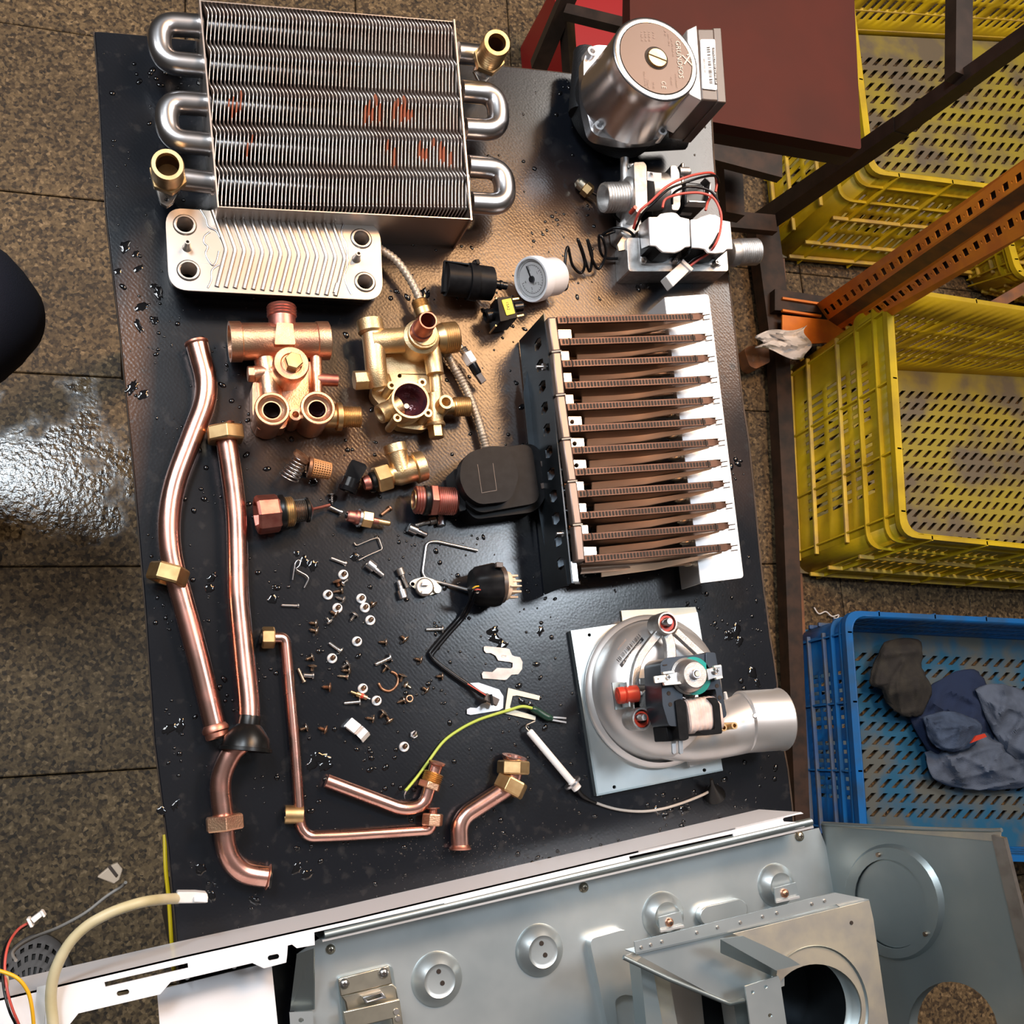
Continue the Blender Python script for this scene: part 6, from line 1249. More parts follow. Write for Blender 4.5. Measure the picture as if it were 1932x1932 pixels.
# outlet
mb = MB(); pts = smooth([(1225, 1402, 10), (1262, 1398, 16), (1300, 1394, 24), (1340, 1385, 28), (1375, 1374, 31), (1412, 1362, 33)], 5); rr = [24 + 32 * (i / (len(pts) - 1)) ** 0.6 for i in range(len(pts))]; mb.tube(pts, rr, 30); f_('volute_neck', mb, 'alu', ang=70)
mb = MB(); mb.lathe((1398, 1362, 33), (1474, 1357, 35), [(0, 55), (0.03, 57.5), (0.9, 57.5), (0.97, 59), (1, 57), (1, 54), (0.2, 54), (0.2, 0)], 44); f_('outlet_pipe', mb, 'alu')
mb = MB(); mb.lathe((1424, 1351, 68), (1425, 1350, 71), [(0, 5), (1, 3.6), (1, 0)], 14); f_('rivet', mb, 'alu')
mb = MB(); mb.prism([(1300, 1437), (1392, 1415), (1393, 1423), (1302, 1447)], 14, 10); f_('outlet_foot', mb, 'alu')
# sticker on the housing
s0 = P(1168, 1262, 46); s1 = P(1210, 1205, 46); rd = (s0 - s1).normalized(); tp_ = UP.cross(rd) if (UP.cross(rd)).dot(P(1200, 1250, 46) - P(1160, 1210, 46)) > 0 else -UP.cross(rd)
def onh(x, y, d=0.8): return P(x, y, 44.5 + d)
mb = MB(); a, b = onh(1211, 1202, 1.6), onh(1169, 1254); sd = (onh(1173, 1252) - onh(1169, 1247)) ; 
mb.ext([a, b, b + sd, a + sd], UP * -.0004); f_('label_band', mb, 'ink')
text('GWALTRO 24 MS 2F', (a + b) / 2 + sd / 2 + UP * .0002, b - a, tp_, 4.2 * Kc, M['sticker'], fa, 'label_text', 1.5)
text('BB05200149', onh(1173, 1216, 2.0), b - a, tp_, 5 * Kc, M['faint_ink'], fa, 'label_text', 1.0)
barcode(onh(1204, 1196, 1), onh(1161, 1246, 1), (onh(1165, 1250) - onh(1160, 1245)), M['ink'], fa, 9)
# cast spider
def arm(pts, w_, h0=62, th=6, m='alu_cast', n='spider_arm'):
    mb = MB()
    P_ = [P(*p) for p in smooth([(*q, h0) for q in pts], 5)]; n_ = len(P_); vs = []
    for i in range(n_):
        a = P_[max(0, i - 1)]; b = P_[min(n_ - 1, i + 1)]; d = (b - a).normalized(); s_ = UP.cross(d) * w_ / 2 * K(P_[i]); vs += [P_[i] - s_, P_[i] + s_, P_[i] + s_ - UP * th * .001, P_[i] - s_ - UP * th * .001]
    fs = [(0, 1, 2, 3), tuple((n_ - 1) * 4 + q for q in (3, 2, 1, 0))]
    for i in range(n_ - 1): fs += [(i * 4 + q, (i + 1) * 4 + q, (i + 1) * 4 + (q + 1) % 4, i * 4 + (q + 1) % 4) for q in range(4)]
    mb.add(vs, fs); return f_(n, mb, m, bevel=0.8)
arm([(1248, 1190), (1228, 1214), (1210, 1240), (1201, 1268), (1199, 1300), (1203, 1340)], 15)
arm([(1258, 1192), (1266, 1215), (1268, 1246)], 20); arm([(1276, 1190), (1300, 1212), (1326, 1236), (1352, 1262)], 15)
arm([(1206, 1286), (1226, 1286), (1246, 1286)], 14)
mb = MB(); mb.prism(fillet([(1196, 1322), (1222, 1300), (1232, 1304), (1232, 1345), (1226, 1372), (1196, 1364)], 8, 3, True), 62, 56); f_('spider_plate', mb, 'alu_cast', bevel=0.8)
for x, y, hh in ((1260, 1175, 70), (1212, 1356, 70)):
    mb = MB(); mb.lv(x, y, 50, hh, [(0, 21), (0.9, 21.5), (1, 20), (1, 17), (0.5, 16), (0.5, 0)], 30); f_('mount_ring', mb, 'alu_cast')
    mb = MB(); mb.lv(x - 2, y + 1, 56, hh - 2, [(0, 15), (1, 15), (1, 8)], 24); f_('rubber_grommet', mb, 'red_rubber')
    mb = MB(); mb.lv(x + 1, y - 1, 56, hh + 2, [(0, 9.5), (0.9, 9.5), (1, 8), (1, 5)], 20); f_('washer', mb, 'black_gloss')
    mb = MB(); mb.lv(x + 4, y - 3, 60, hh + 10, [(0, 6.5), (0.95, 6.5), (1, 5.5), (1, 0)], 20); f_('mount_pin', mb, 'steel')
# motor
mb = MB(); mb.prism(fillet([(1246, 1250), (1256, 1241), (1348, 1232), (1353, 1256), (1372, 1352), (1358, 1358), (1350, 1300), (1288, 1308), (1290, 1371), (1262, 1370), (1250, 1330)], [8, 6, 4, 3, 10, 6, 3, 3, 3, 6, 6], 3, True), 102, 72); f_('laminated_core', mb, 'motor_steel', bevel=1)
mb = MB(); mb.prism(fillet([(1332, 1230), (1350, 1231), (1358, 1275), (1341, 1284), (1332, 1262)], 3, 2, True), 104, 72); f_('core_shoulder', mb, 'motor_steel', bevel=0.8)
for x, y in ((1262, 1308), (1265, 1329), (1353, 1294), (1358, 1316)):
    mb = MB(); mb.lv(x, y, 101.6, 102.4, [(0, 4), (1, 4), (1, 0)], 14); f_('core_hole', mb, 'slot_dark')
for x, y in ((1256, 1254), (1346, 1243)): mb = MB(); mb.prism([(x - 5, y), (x + 3, y - 1), (x + 3, y + 1.5), (x - 5, y + 2.5)], 102.6, 101.8); f_('core_slot', mb, 'slot_dark')
mb = MB(); mb.lv(1310, 1275, 96, 104, [(0, 35.5), (1, 35.5)], 40); f_('rotor_ring', mb, 'teal')
mb = MB(); mb.lv(1312, 1273, 100, 116, [(0, 34), (0.2, 35), (0.3, 31), (0.6, 30), (0.95, 25), (1, 23.5), (1, 10)], 44, cap=(True, True)); f_('bearing_cap', mb, 'alu_cast')
mb = MB(); mb.lv(1315, 1271, 112, 120, [(0, 10), (0.8, 10), (1, 8.5), (1, 6), (.2, 6)], 24); f_('bearing_ring', mb, 'steel')
mb = MB(); mb.lv(1316, 1271, 108, 120, [(0, 5), (1, 5), (1, 0)], 16); f_('shaft', mb, 'latch')
mb = MB(); mb.prism([(1250, 1274), (1286, 1266), (1296, 1262), (1298, 1290), (1290, 1286), (1252, 1290)], 109, 106.5); f_('bearing_strap', mb, 'steel', bevel=0.4)
mb = MB(); mb.prism([(1334, 1262), (1356, 1256), (1362, 1255), (1364, 1277), (1356, 1277), (1336, 1284)], 109, 106.5); f_('bearing_strap', mb, 'steel', bevel=0.4)
mb = MB(); mb.prism(fillet([(1234, 1276), (1258, 1273), (1260, 1286), (1236, 1289)], 2, 2, True), 111, 109.2, [circ(1242, 1281, 1.6, 8)]); f_('terminal_blade', mb, 'tab_metal')
for x, y in ((1262, 1278), (1353, 1266)):
    mb = MB(); mb.lv(x, y, 109, 113, [(0, 6), (.5, 6), (1, 4), (1, 0)], 18); f_('strap_screw', mb, 'steel')
    mb = MB(); cc = P(x + .6, y - .4, 113.2); mb.ext([cc + Vector((p * 3 * k, q * 3 * k, 0)) for p, q in ((-1, -.25), (-.25, -.25), (-.25, -1), (.25, -1), (.25, -.25), (1, -.25), (1, .25), (.25, .25), (.25, 1), (-.25, 1), (-.25, .25), (-1, .25))], UP * -.0005); f_('cross_recess', mb, 'slot_dark')
for pts in ([(1251, 1268), (1272, 1265), (1273, 1269), (1252, 1272)], [(1253, 1289), (1286, 1286), (1287, 1290), (1254, 1293)], [(1347, 1256), (1360, 1254), (1361, 1258), (1348, 1260)], [(1351, 1278), (1363, 1275), (1364, 1279), (1352, 1282)]):
    mb = MB(); mb.prism(pts, 111, 108); f_('strap_lip', mb, 'tab_metal')
mb = MB(); a, b = P(1288, 1352, 88), P(1352, 1345, 90); d = b - a; n = 60; vs = []
outline = [(math.copysign(abs(math.cos(t)) ** .55, math.cos(t)), math.copysign(abs(math.sin(t)) ** .55, math.sin(t))) for t in [i * 2 * math.pi / 28 for i in range(28)]]
u, v_ = frame(d)
for i in range(n + 1):
    f = i / n; w_ = 1 + 0.02 * math.sin(f * 44) - (0.06 if f < .03 or f > .97 else 0)
    for x, y in outline: vs.append(a + d * f + (v_ * x * 30 + u * y * 27) * k * w_)
q = len(outline); mb.add(vs, [(i * q + j, i * q + (j + 1) % q, (i + 1) * q + (j + 1) % q, (i + 1) * q + j) for i in range(n) for j in range(q)] + [tuple(range(q))[::-1], tuple(range(n * q, n * q + q))]); f_('taped_coil', mb, 'coil_tape', ang=60)
mb = MB(); mb.prism(fillet([(1274, 1322), (1284, 1318), (1294, 1324), (1300, 1394), (1290, 1398), (1282, 1396)], 3, 2, True), 104, 66); f_('bobbin_cheek', mb, 'black_plastic', bevel=1)
mb = MB(); mb.prism(fillet([(1336, 1316), (1350, 1316), (1358, 1328), (1363, 1384), (1330, 1388), (1320, 1382), (1322, 1378), (1350, 1376), (1346, 1330)], 3, 2, True), 104, 66); f_('bobbin_cheek', mb, 'black_plastic', bevel=1)
mb = MB(); mb.prism([(1256, 1370), (1292, 1374), (1294, 1396), (1260, 1399)], 92, 68); f_('plug_block', mb, 'black_plastic', bevel=1)
for x in (1268, 1281): mb = MB(); mb.prism([(x, 1397), (x + 7, 1397), (x + 8, 1421), (x + 3, 1423), (x + 1, 1420)], 82, 80); f_('blade_terminal', mb, 'steel')
# capacitor on its bracket
mb = MB(); mb.ribbon([P(1156, 1290, 48), P(1177, 1287, 50), P(1178, 1286, 66)], P(1160, 1336, 50) - P(1156, 1288, 50), .0012); q = P(1158, 1312, 50)
mb = MB(); mb.prism([(1155, 1288), (1176, 1287), (1182, 1337), (1161, 1339)], 52, 50.5); f_('bracket', mb, 'galv')
mb = MB(); mb.bar((1177, 1288, 60), (1182, 1334, 60), 3, 30); f_('bracket_web', mb, 'galv_pale')
mb = MB(); mb.lathe((1163, 1313, 62), (1204, 1308, 64), [(0, 0), (0, 8), (.03, 8), (.03, 11), (.06, 15.5), (.2, 16), (.32, 16), (.36, 13), (.42, 16), (.95, 16), (1, 13), (1, 0)], 28); f_('red_grommet', mb, 'red_rubber')
mb = MB(); mb.lathe((1202, 1309, 64), (1210, 1308, 64), [(0, 5), (1, 4)], 12); f_('grommet_stem', mb, 'ceramic')
for x, y in ((1366, 1373), (1386, 1369)):
    mb = MB(); mb.lv(x, y, 62, 78, [(0, 7), (1, 6.5), (1, 3.6), (.5, 3.6), (.5, 0)], 18); f_('test_nipple', mb, 'brass_nut')
mb = MB(); mb.bar((1366, 1374, 68), (1386, 1370, 68), 8, 6); f_('nipple_bridge', mb, 'brass_nut')
mb = MB(); mb.lathe((1368, 1306, 70), (1370, 1318, 68), [(0, 3), (1, 4)], 10); f_('clip_end', mb, 'ceramic')
# ================================================================ boiler casing lying across the lower end of the bench
ca = thing('boiler_casing', 'opened boiler casing, white outer frame and galvanised inner box, across the lower right', 'casing', 1000, 1800)
c_ = lambda n, mb, m, **k: obj(n, mb, M[m], ca, **k)
HW = 66
def pl(p0, p1, p2):
    a, b, c = V(p0), V(p1), V(p2); n = (b - a).cross(c - a).normalized()
    def f(x, y):
        dw = R @ Vector(((x - CX) / F, -(y - CY) / F, -1)); return CAM + dw * ((a - CAM).dot(n) / dw.dot(n))
    f.n = n; return f
base_ = [(-60, 1867), (115, 1827), (334, 1777), (620, 1715), (1140, 1595), (1432, 1527)]
lo = [P(x, y, 0) for x, y in base_]; hi = [p + UP * .066 for p in lo]
mb = MB(); n = len(lo); back = Vector((.0008, -.0012, 0)); mb.add(lo + hi + [p + back for p in lo] + [p + back for p in hi], [(i, i + 1, n + i + 1, n + i) for i in range(n - 1)] + [(2 * n + i + 1, 2 * n + i, 3 * n + i, 3 * n + i + 1) for i in range(n - 1)] + [(n + i, n + i + 1, 3 * n + i + 1, 3 * n + i) for i in range(n - 1)])
c_('outer_wall', mb, 'white_paint', ang=0)
# flange: its outer edge follows the wall top
def px_of(p):
    q = R.transposed() @ (p - CAM); return (CX + F * q.x / -q.z, CY - F * q.y / -q.z)
edge = [px_of(p) for p in hi]
fl2 = edge + [(1516, 1535), (1480, 1541), (1477, 1546), (1479, 1550), (1520, 1552), (1518, 1560), (1340, 1597), (1140, 1643), (840, 1713), (838, 1704), (593, 1759), (594, 1783), (560, 1789), (551, 1782), (543, 1784), (542, 1800), (540, 1816), (498, 1827), (476, 1817), (322, 1853), (302, 1876), (148, 1912), (110, 1960), (-60, 2000)]
sl1 = [(197, 1853), (354, 1817), (355, 1826), (199, 1862)]
def oval(x, y, l, w_, a):
    o = []
    for i in range(16):
        t = i * math.pi / 8; u = math.cos(t) * w_ + (l if math.cos(t) > 0 else -l); v_ = math.sin(t) * w_; o.append((x + u * math.cos(a) - v_ * math.sin(a), y + u * math.sin(a) + v_ * math.cos(a)))
    return o
sl4 = [(1187, 1616), (1383, 1573), (1384, 1580), (1189, 1625)]
mb = MB(); mb.prism(fl2, HW, HW - 1.5, [sl1, oval(232, 1873, 7, 5, -.23), oval(516, 1806, 6, 5, -.23), sl4]); c_('white_flange', mb, 'white_paint')
mb = MB(); mb.prism([(296, 1868), (512, 1815), (535, 2040), (310, 2040)], 40, 38.5); c_('lower_white_panel', mb, 'white_paint')
for x, y in ((354, 1845), (443, 1824)): mb = MB(); mb.lv(x, y, 40, 52, [(0, 5), (.6, 6), (1, 3), (1, 0)], 14); c_('panel_screw', mb, 'screw_steel')
mb = MB(); mb.prism([(70, 1862), (88, 1858), (82, 1960), (60, 1960)], HW + 0.6, HW); c_('corner_fold', mb, 'grey_white')
# galvanised box: back panel, lip, walls
HP2 = 30
mb = MB(); mb.prism([(560, 1800), (600, 1772), (1100, 1662), (1545, 1562), (1560, 1600), (1650, 2100), (548, 2100)], HP2, HP2 - 1.5, [circ(840, 1835, 4, 10), circ(835, 1853 + 4, 4, 10), circ(1028, 1780, 4, 10), circ(1031, 1802, 4, 10)]); c_('back_panel', mb, 'galv_pale')
mb = MB(); mb.tube([(612, 1764, 64), (1100, 1649, 64), (1530, 1550, 64)], [7.5, 8, 7], 14); c_('rolled_lip', mb, 'galv', ang=60)
mb = MB(); mb.bar((608, 1775, 64), (1534, 1560, 64), 4, 3); c_('lip_edge', mb, 'alu')
a, b = P(606, 1772, 62), P(1534, 1557, 62); mb = MB(); mb.ext([a, b, b - UP * .032, a - UP * .032], Vector((.0006, -.0012, 0))); c_('panel_wall', mb, 'galv')
mb = MB(); mb.ext([(560, 1800, 66), (592, 1789, 66), (592, 1905, 34), (547, 1908, 34)], Vector((.001, 0, -.0012))); c_('left_wall', mb, 'galv')
mb = MB(); mb.ext([(546, 1910, 40), (590, 1908, 40), (596, 2000, 40), (552, 2000, 40)], UP * -.0015, [[(x, y, 40) for x, y in circ(568, 1925, 5, 12)]]); c_('left_lug', mb, 'galv_pale')
def xscrew(x, y, h, r=8, m='screw_steel'):
    mb = MB(); mb.lv(x, y, h, h + 3.2, [(0, r), (.4, r), (.8, r * .75), (1, r * .4), (1, 0)], 20); s = c_('panel_screw', mb, m); k = K(P(x, y, h)); cc = P(x, y, h + 3.35)
    mb = MB(); mb.ext([cc + Vector((p * r * .42 * k, q * r * .42 * k, 0)) for p, q in ((-1, -.25), (-.25, -.25), (-.25, -1), (.25, -1), (.25, -.25), (1, -.25), (1, .25), (.25, .25), (.25, 1), (-.25, 1), (-.25, .25), (-1, .25))], UP * -.0006); obj('cross_recess', mb, M['slot_dark'], s)
for x, y in ((625, 1792), (1104, 1675), (1512, 1578)): xscrew(x, y, HP2, 9, 'latch')
def dome(x, y, r, h=HP2, m='galv_pale', up=9, foot=1.0):
    mb = MB(); mb.lv(x, y, h, h + up, [(0, r), (.12, r * .985), (.4, r * .9), (.85, r * .68), (1, r * .6), (.92, r * .53), (.9, r * .45), (.9, 0)], 44, cap=(False, False)); return c_('embossed_dome', mb, m, ang=50)
for x, y, r in ((830, 1851, 50), (1025, 1796, 48), (1260, 1730, 44), (1475, 1672, 40)): dome(x, y, r)
for x, y in ((828, 1833), (835, 1855), (1022, 1780), (1029, 1802)): mb = MB(); mb.lv(x, y, HP2 + 7, HP2 + 8.6, [(0, 5), (1, 4.4), (1, 0)], 14); c_('small_hole', mb, 'slot_dark')
mb = MB(); mb.prism(oval(1366, 1722, 26, 20, -.24), HP2 + 8, HP2, []); c_('embossed_pill', mb, 'galv_pale', bevel=6)
mb = MB(); mb.prism(fillet([(1112, 1772), (1184, 1752), (1200, 1800), (1230, 2000), (1160, 2000), (1118, 1800)], 14, 5, True), HP2 + 10, HP2, [fillet([(1160, 1885), (1180, 1875), (1210, 1885), (1222, 1990), (1172, 1990)], 10, 3, True)]); c_('embossed_channel', mb, 'galv_pale', bevel=5)
# end wall with its large openings
wl = pl((1553, 1562, HP2), (1640, 2100, HP2), (1890, 1588, 205))
A, B, C_, D = wl(1549, 1556), wl(1640, 2100), wl(2010, 2100), wl(1888, 1588)
def well(x, y, rx, ry, a=0.0, n=36):
    o = []
    for i in range(n):
        t = 2 * math.pi * i / n; u, v_ = rx * math.cos(t), ry * math.sin(t); o.append(wl(x + u * math.cos(a) - v_ * math.sin(a), y + u * math.sin(a) + v_ * math.cos(a)))
    return o
inn = wl.n if wl.n.dot(CAM - A) > 0 else -wl.n
mb = MB(); mb.ext([A, B, C_, D], -inn * .0015, [well(1798, 1945, 84, 94, -.35)]); c_('end_wall', mb, 'galv')
def ringpart(nm, x, y, rx, ry, a, w_, out, m):
    o, i_ = well(x, y, rx, ry, a), well(x, y, rx - w_, ry - w_, a); n = len(o); mb = MB(); mb.add(o + [p + inn * out for p in i_], [(k, (k + 1) % n, n + (k + 1) % n, n + k) for k in range(n)]); return c_(nm, mb, m, ang=60)
ringpart('pressed_ring', 1688, 1702, 93, 112, -.3, 6, .004, 'galv'); mb = MB(); o = [p + inn * .004 for p in well(1688, 1702, 87, 106, -.3)]; mb.ext(o, -inn * .001, [[p + inn * .004 for p in well(1686, 1704, 66, 86, -.3)]]); c_('pressed_disc', mb, 'galv')
mb = MB(); mb.ext([p + inn * .0015 for p in well(1686, 1704, 65, 85, -.3)], -inn * .001); c_('knockout_disc', mb, 'galv')
ringpart('opening_flange', 1798, 1945, 90, 100, -.35, 6, -.012, 'galv')
for x, y in ((1664, 1611), (1753, 1760)): mb = MB(); q = wl(x, y); mb.lathe(q, q + inn * .006, [(0, 5), (1, 4), (1, 0)], 12); c_('wall_screw', mb, 'screw_brown')
mb = MB(); mb.tube([wl(1552, 1554), wl(1640, 1559), wl(1740, 1564), wl(1870, 1567), wl(1890, 1566)], 4, 8); c_('wall_lip', mb, 'galv', ang=60)
mb = MB(); mb.ext([A, D, D + (wl(1890, 1566) - D) * 1.0, wl(1552, 1552)], inn * .0008); c_('wall_fold', mb, 'galv_cream')
mb = MB(); mb.ext([wl(1876, 1574), wl(1900, 1580), wl(2030, 2100), wl(2000, 2100)], inn * .004); c_('side_fold', mb, 'steel_dull')
# fan bracket box
mb = MB(); mb.prism([(1197, 1777), (1384, 1731), (1576, 1684), (1640, 1697), (1636, 1703), (1586, 1712), (1578, 1706), (1400, 1752), (1200, 1798)], 118, 116.5); c_('bracket_flange', mb, 'galv_pale')
a, b = P(1199, 1798, 117), P(1584, 1709, 117); mb = MB(); mb.ext([a, b, b + UP * .018 * -1, a + UP * -.018], Vector((.0004, -.001, 0))); c_('bracket_fold', mb, 'galv_pale')
mb = MB(); mb.prism([(1200, 1800), (1400, 1753), (1480, 1740), (1480, 1860), (1405, 1888), (1376, 1894)], 112, 110.5); c_('bracket_plate', mb, 'galv_pale')
mb = MB(); mb.tube([(1176, 1806, 114), (1260, 1846, 114), (1376, 1894, 114), (1404, 1888, 114)], 4.5, 10); c_('plate_bead', mb, 'galv', ang=60)
mb = MB(); mb.prism([(1176, 1805), (1198, 1797), (1210, 1806), (1200, 1815)], 114, 112); c_('plate_corner', mb, 'galv_cream')
mb = MB(); mb.prism([(1384, 1762), (1640, 1699), (1648, 1735), (1700, 2100), (1380, 2100), (1470, 1800)], 122, 120.5, [circ(1540, 1905, 86, 44)]); c_('cream_plate', mb, 'galv_cream')
mb = MB(); t_ = P(1540, 1905, 122); mb.lathe(t_ + UP * .0012, t_ - UP * .010, [(-.1, 113), (0, 114), (.2, 108), (.7, 92), (1, 86), (1, 84)], 56, cap=(False, False)); c_('fan_ring', mb, 'galv', ang=60)
mb = MB(); mb.lathe(t_ - UP * .07, t_ - UP * .01, [(0, 0), (0, 96), (1, 96)], 48, cap=(False, False)); c_('duct', mb, 'black_steel')
mb = MB(); mb.ext([(1359, 1772, 140), (1464, 1830, 140), (1462, 1843, 126), (1359, 1797, 118)], Vector((.001, -.0008, 0))); c_('deflector_web', mb, 'galv')
mb = MB(); mb.prism([(1359, 1772), (1402, 1766), (1446, 1786), (1491, 1808), (1510, 1820), (1472, 1829), (1464, 1831)], 142, 140.6); c_('deflector', mb, 'galv')
mb = MB(); mb.prism([(1406, 1861), (1468, 1841), (1472, 1850), (1500, 2040), (1430, 2040)], 134, 132.5, [circ(1420, 1872, 3.5, 10), circ(1445, 1862, 3.5, 10), circ(1453, 1916, 4, 12)]); c_('support_strip', mb, 'galv_pale')
for x, y in ((1211, 1785), (1229, 1780), (1250, 1774), (1316, 1757), (1355, 1747), (1398, 1738), (1440, 1727), (1467, 1720), (1533, 1703), (1557, 1697)):
    mb = MB(); mb.lv(x, y + 3, 118, 119.2, [(0, 3.2), (1, 2.6), (1, 0)], 10); c_('spot_weld', mb, 'steel_dull')
mb = MB(); mb.lv(1607, 1741, 121.8, 122.6, [(0, 3.6), (1, 3.6), (1, 0)], 10); c_('small_hole', mb, 'slot_dark')
for x, y, r in ((1700 - 434, 1741, 8), (1484, 1686, 8)):
    mb = MB(); mb.prism([(x - 23, y - 10), (x + 18, y - 21), (x + 24, y + 6), (x - 20, y + 17)], 44, 42.5); c_('screw_tab', mb, 'galv_pale'); xscrew(x, y, 44, 8, 'brass_pink')
    mb = MB(); mb.bar((x - 20, y + 16, 46), (x + 24, y + 6, 46), 4, 3); c_('tab_fold', mb, 'alu')
for pts, h, m_ in (([(1208, 1818), (1232, 1828), (1262, 2000), (1226, 2000)], 88, 'galv'), ([(1232, 1830), (1262, 1842), (1290, 2000), (1262, 2000)], 78, 'galv_cream'), ([(1262, 1842), (1322, 1866), (1336, 2000), (1284, 2000)], 66, 'frame_ss'), ([(1384, 1890), (1406, 1884), (1428, 2000), (1400, 2000)], 100, 'galv')):
    mb = MB(); mb.prism(pts, h, h - 20); c_('inner_column', mb, m_)
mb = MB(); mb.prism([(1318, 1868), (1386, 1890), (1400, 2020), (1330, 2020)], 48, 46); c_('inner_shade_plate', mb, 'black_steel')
# latch bracket
mb = MB(); mb.prism(fillet([(637, 1845), (740, 1821), (768, 2000), (656, 2000)], 8, 4, True), HP2 + 4, HP2); c_('latch_recess', mb, 'galv', bevel=2)
mb = MB(); mb.prism([(638, 1847), (734, 1822), (740, 1856), (643, 1880)], 42, 40); c_('latch_plate', mb, 'latch', bevel=0.6)
mb = MB(); mb.prism([(643, 1879), (740, 1855), (748, 1864), (752, 1888), (655, 1912), (651, 1890)], 39, 36); c_('latch_step', mb, 'latch', bevel=1)
mb = MB(); mb.prism([(648, 1909), (754, 1885), (770, 2000), (664, 2000)], 48, 45.5, [[(690, 1934), (740, 1922), (748, 1980), (700, 1990)]]); c_('latch_plate', mb, 'latch', bevel=0.6)
mb = MB(); mb.prism([(684, 1882), (722, 1872), (730, 1884), (690, 1894)], 47, 38, [[(690, 1883), (717, 1876), (721, 1881), (694, 1889)]]); c_('latch_loop', mb, 'steel', bevel=0.5)
xscrew(651, 1857, 42, 9.5); xscrew(725, 1837, 42, 9.5)
for x, y in ((748, 1909), (751, 1922)): mb = MB(); mb.lv(x, y, 47.8, 49, [(0, 6), (1, 5.4), (1, 0)], 16); c_('latch_rivet', mb, 'steel_dull')

# ================================================================ cables at the lower left
t = thing('power_cable', 'thick cream cable rising from the lower edge to a white plug on the bench', 'cable', 100, 1900)
mb = MB(); mb.tube(smooth([(104, 2000, 72), (100, 1932, 74), (96, 1880, 76), (104, 1832, 80), (128, 1784, 84), (160, 1750, 86), (196, 1728, 88), (232, 1713, 88), (270, 1702, 84), (305, 1697, 70), (336, 1695, 48)], 8), [10.5] * 30 + [10] * 60, 16); obj('sheath', mb, M['cream_cable'], t, ang=80)
mb = MB(); mb.prism([(334, 1683), (370, 1683), (391, 1685), (393, 1694), (391, 1704), (334, 1705)], 54, 38); obj('plug', mb, M['grey_white'], t, bevel=1)
mb = MB(); mb.prism([(366, 1692), (392, 1690), (392, 1703), (366, 1702)], 56, 52); obj('plug_latch', mb, M['white_plastic'], t, bevel=0.5)
t = thing('thin_cable', 'thin grey beige cable with a small plug hanging over the tiles', 'cable', 100, 1740, -300)
mb = MB(); mb.tube(smooth([(30, 1812, -200), (24, 1798, -220), (40, 1782, -250), (70, 1766, -280), (110, 1750, -300), (160, 1723, -310), (200, 1692, -310), (230, 1672, -308), (237, 1665, -300)], 8), 3.2, 8); obj('sheath', mb, M['grey_wire'], t, ang=80)
mb = MB(); mb.prism([(183, 1655), (208, 1634), (222, 1628), (232, 1640), (226, 1660), (215, 1668)], -296, -312); obj('plug', mb, M['cream_plastic'], t, bevel=1)
mb = MB(); mb.prism([(203, 1636), (208, 1632), (222, 1650), (218, 1655)], -294, -298); obj('plug_groove', mb, M['brown_plastic'], t)
t = thing('fan_lead', 'twin red and black lead with a tiny white plug', 'lead', 20, 1850, 40)
mb = MB(); mb.tube(smooth([(54, 1741, 30), (34, 1754, 50), (16, 1782, 74), (9, 1822, 84), (14, 1870, 90), (24, 1905, 90), (38, 1940, 86), (50, 1990, 80)], 8), 2.6, 8); obj('red_wire', mb, M['red_wire'], t, ang=80)
mb = MB(); mb.tube(smooth([(50, 1746, 28), (30, 1760, 40), (10, 1786, 60), (4, 1824, 74), (8, 1870, 82), (18, 1908, 86), (32, 1940, 84), (42, 1990, 80)], 8), 2.6, 8); obj('black_wire', mb, M['rubber'], t, ang=80)
mb = MB(); mb.prism([(57, 1734), (76, 1720), (82, 1727), (64, 1742)], 36, 26); obj('plug', mb, M['white_plastic'], t, bevel=0.5)
mb = MB(); mb.prism([(49, 1734), (55, 1733), (63, 1749), (57, 1751)], 38, 24); obj('plug_collar', mb, M['white_plastic'], t, bevel=0.5)
mb = MB(); mb.prism([(75, 1719), (80, 1719), (86, 1729), (82, 1732)], 37, 25); obj('plug_lip', mb, M['white_plastic'], t, bevel=0.5)
mb = MB(); mb.tube(smooth([(-20, 1830, 96), (0, 1832, 98), (32, 1845, 100), (52, 1870, 98), (60, 1900, 96), (64, 1940, 92), (66, 1990, 88)], 8), 3.6, 10); solo('yellow_wire', mb, M['orange_wire'], 'amber yellow wire curling over the white casing in the lower left corner', 'wire', ang=80)
mb = MB(); mb.tube(smooth([(10, 1834, 88), (14, 1850, 86), (12, 1868, 84)], 5), 3, 8); solo('wire_end', mb, M['cream_cable'], 'short pale wire end tucked under the amber wire', 'wire', ang=80)

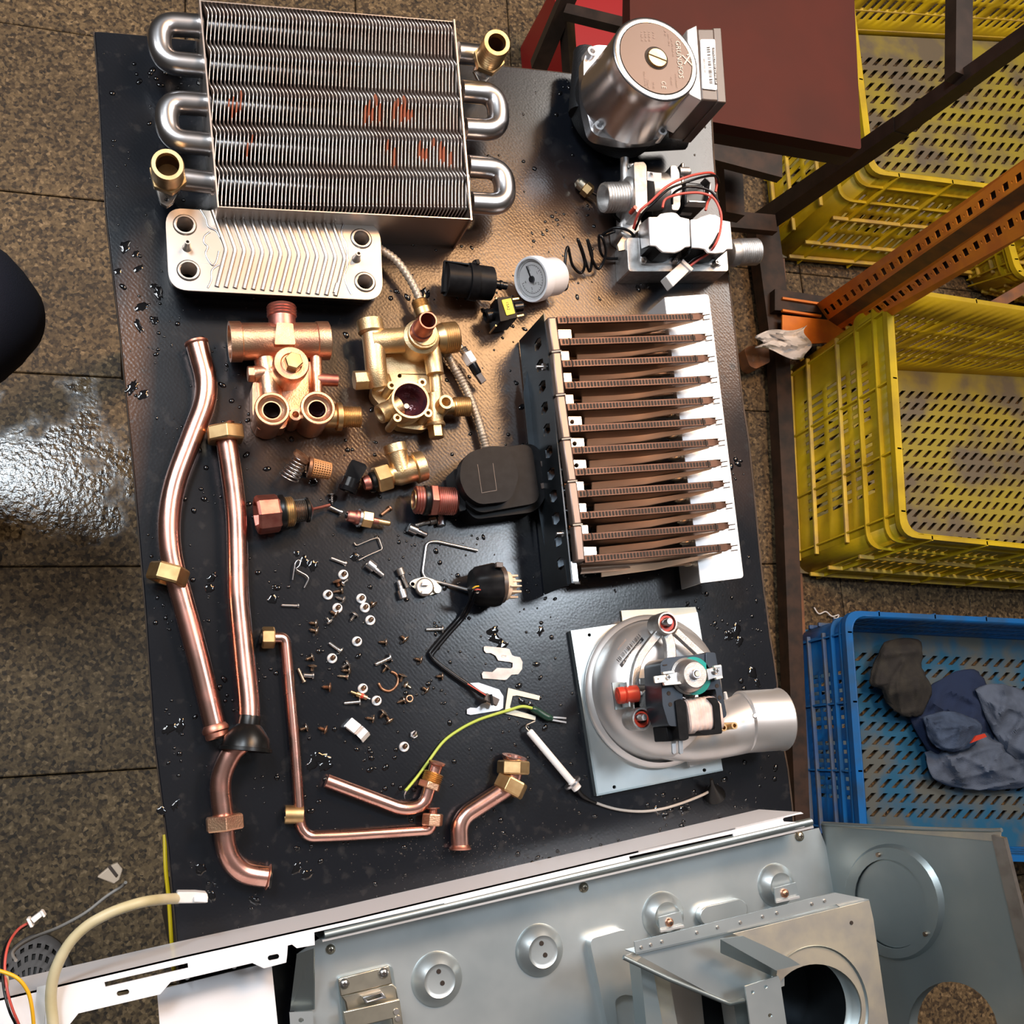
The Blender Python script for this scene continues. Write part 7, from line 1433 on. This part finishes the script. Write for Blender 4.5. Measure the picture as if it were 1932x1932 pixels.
# ================================================================ water on the board
random.seed(11)
mb = MB()
def inside(x, y):
    xl = 178 + (y - 60) * 0.095 + 8; xr = 1340 + (y - 175) * 0.105 - 10
    return xl < x < xr and 75 + (x - 170) * .08 < y < 1800 - (x - 300) * .235
def drop(x, y, r, ex=1.0, an=0.0, irr=0.12, hgt=0.55, seg=10):
    c = P(x, y, 0.05); k = K(c); vs = []; rings = [(1, 0), (.86, .55), (.5, .9)]; ph = [random.uniform(1 - irr, 1 + irr) for _ in range(seg)]
    for f, z in rings:
        for i in range(seg):
            t = 2 * math.pi * i / seg; u, v_ = math.cos(t) * r * ex * f * ph[i], math.sin(t) * r * f * ph[i]
            vs.append(c + Vector((u * math.cos(an) - v_ * math.sin(an), u * math.sin(an) + v_ * math.cos(an), 0)) * k + UP * min(z * hgt * r * k, z * 0.0024))
    vs.append(c + UP * min(hgt * r * k, .0024)); q = len(vs) - 1
    mb.add(vs, [(i, (i + 1) % seg, seg + (i + 1) % seg, seg + i) for i in range(seg)] + [(seg + i, seg + (i + 1) % seg, 2 * seg + (i + 1) % seg, 2 * seg + i) for i in range(seg)] + [(2 * seg + i, 2 * seg + (i + 1) % seg, q) for i in range(seg)] + [tuple(range(seg))[::-1]])
cl = [(random.uniform(190, 1480), random.uniform(80, 1780)) for _ in range(150)]
cnt = 0
while cnt < 1500:
    if random.random() < .62: c0 = random.choice(cl); x, y = random.gauss(c0[0], 22), random.gauss(c0[1], 20)
    else: x, y = random.uniform(180, 1490), random.uniform(70, 1790)
    if not inside(x, y): continue
    drop(x, y, random.choice((1.3, 1.6, 2.0, 2.4, 3.0, 3.8, 5.0)), random.choice((1, 1, 1.2, 1.6)), random.uniform(0, 3.14)); cnt += 1
for x, y in [(236, 466), (256, 480), (222, 512), (262, 506), (290, 540), (300, 552), (268, 578), (292, 605), (262, 616), (250, 730), (270, 745), (575, 895), (590, 910), (560, 1045), (575, 1060), (590, 1068), (520, 1110), (515, 1130), (605, 1430), (590, 1440), (615, 1445), (845, 505), (800, 560), (1390, 1190), (1375, 1200), (1395, 1210), (1420, 1270), (1430, 1290), (1255, 1540), (1240, 1530), (340, 1370), (320, 1375), (400, 1090), (395, 1110), (930, 1190), (935, 1205), (945, 1222), (670, 1050), (380, 1640), (400, 1690), (480, 1700), (1000, 1330), (985, 1325), (1020, 1190), (330, 1520), (305, 1530), (700, 480), (560, 1640), (580, 1650), (1290, 1530)]:
    if inside(x, y) or True: drop(x, y, random.uniform(5, 10), random.uniform(1, 2.2), random.uniform(0, 3.14), 0.3, 0.16, 18)
wt = solo('water_drops', mb, M['water'], 'water drops and small puddles spattered over the dark board', 'water', kind='stuff', ang=80)
# crumbs of scale and grit on the board
mb = MB()
for i in range(700):
    if i < 420: x, y = random.gauss(900, 120), random.gauss(1620, 32)
    else: x, y = random.uniform(200, 1480), random.uniform(80, 1780)
    if not inside(x, y): continue
    c = P(x, y, 0); r = random.uniform(.0002, .0005); a = random.uniform(0, 3); q = [c + Vector((math.cos(a + t) * r * random.uniform(.6, 1.4), math.sin(a + t) * r, 0)) for t in (0, 1.57, 3.14, 4.71)]
    mb.add(q + [c + UP * r], [(0, 1, 4), (1, 2, 4), (2, 3, 4), (3, 0, 4)])
solo('grit', mb, M['steel_dull'], 'fine pale grit sprinkled on the board, densest above the casing', 'grit', kind='stuff', ang=0)
mb = MB(); mb.tube(smooth([(1536, 1146, -860), (1545, 1158, -858), (1558, 1154, -858), (1570, 1163, -856), (1582, 1160, -858), (1578, 1167, -860), (1564, 1160, -858)], 6), 1.4, 6); solo('white_thread', mb, M['tissue'], 'loose white thread on the floor above the blue crate', 'thread', ang=80)
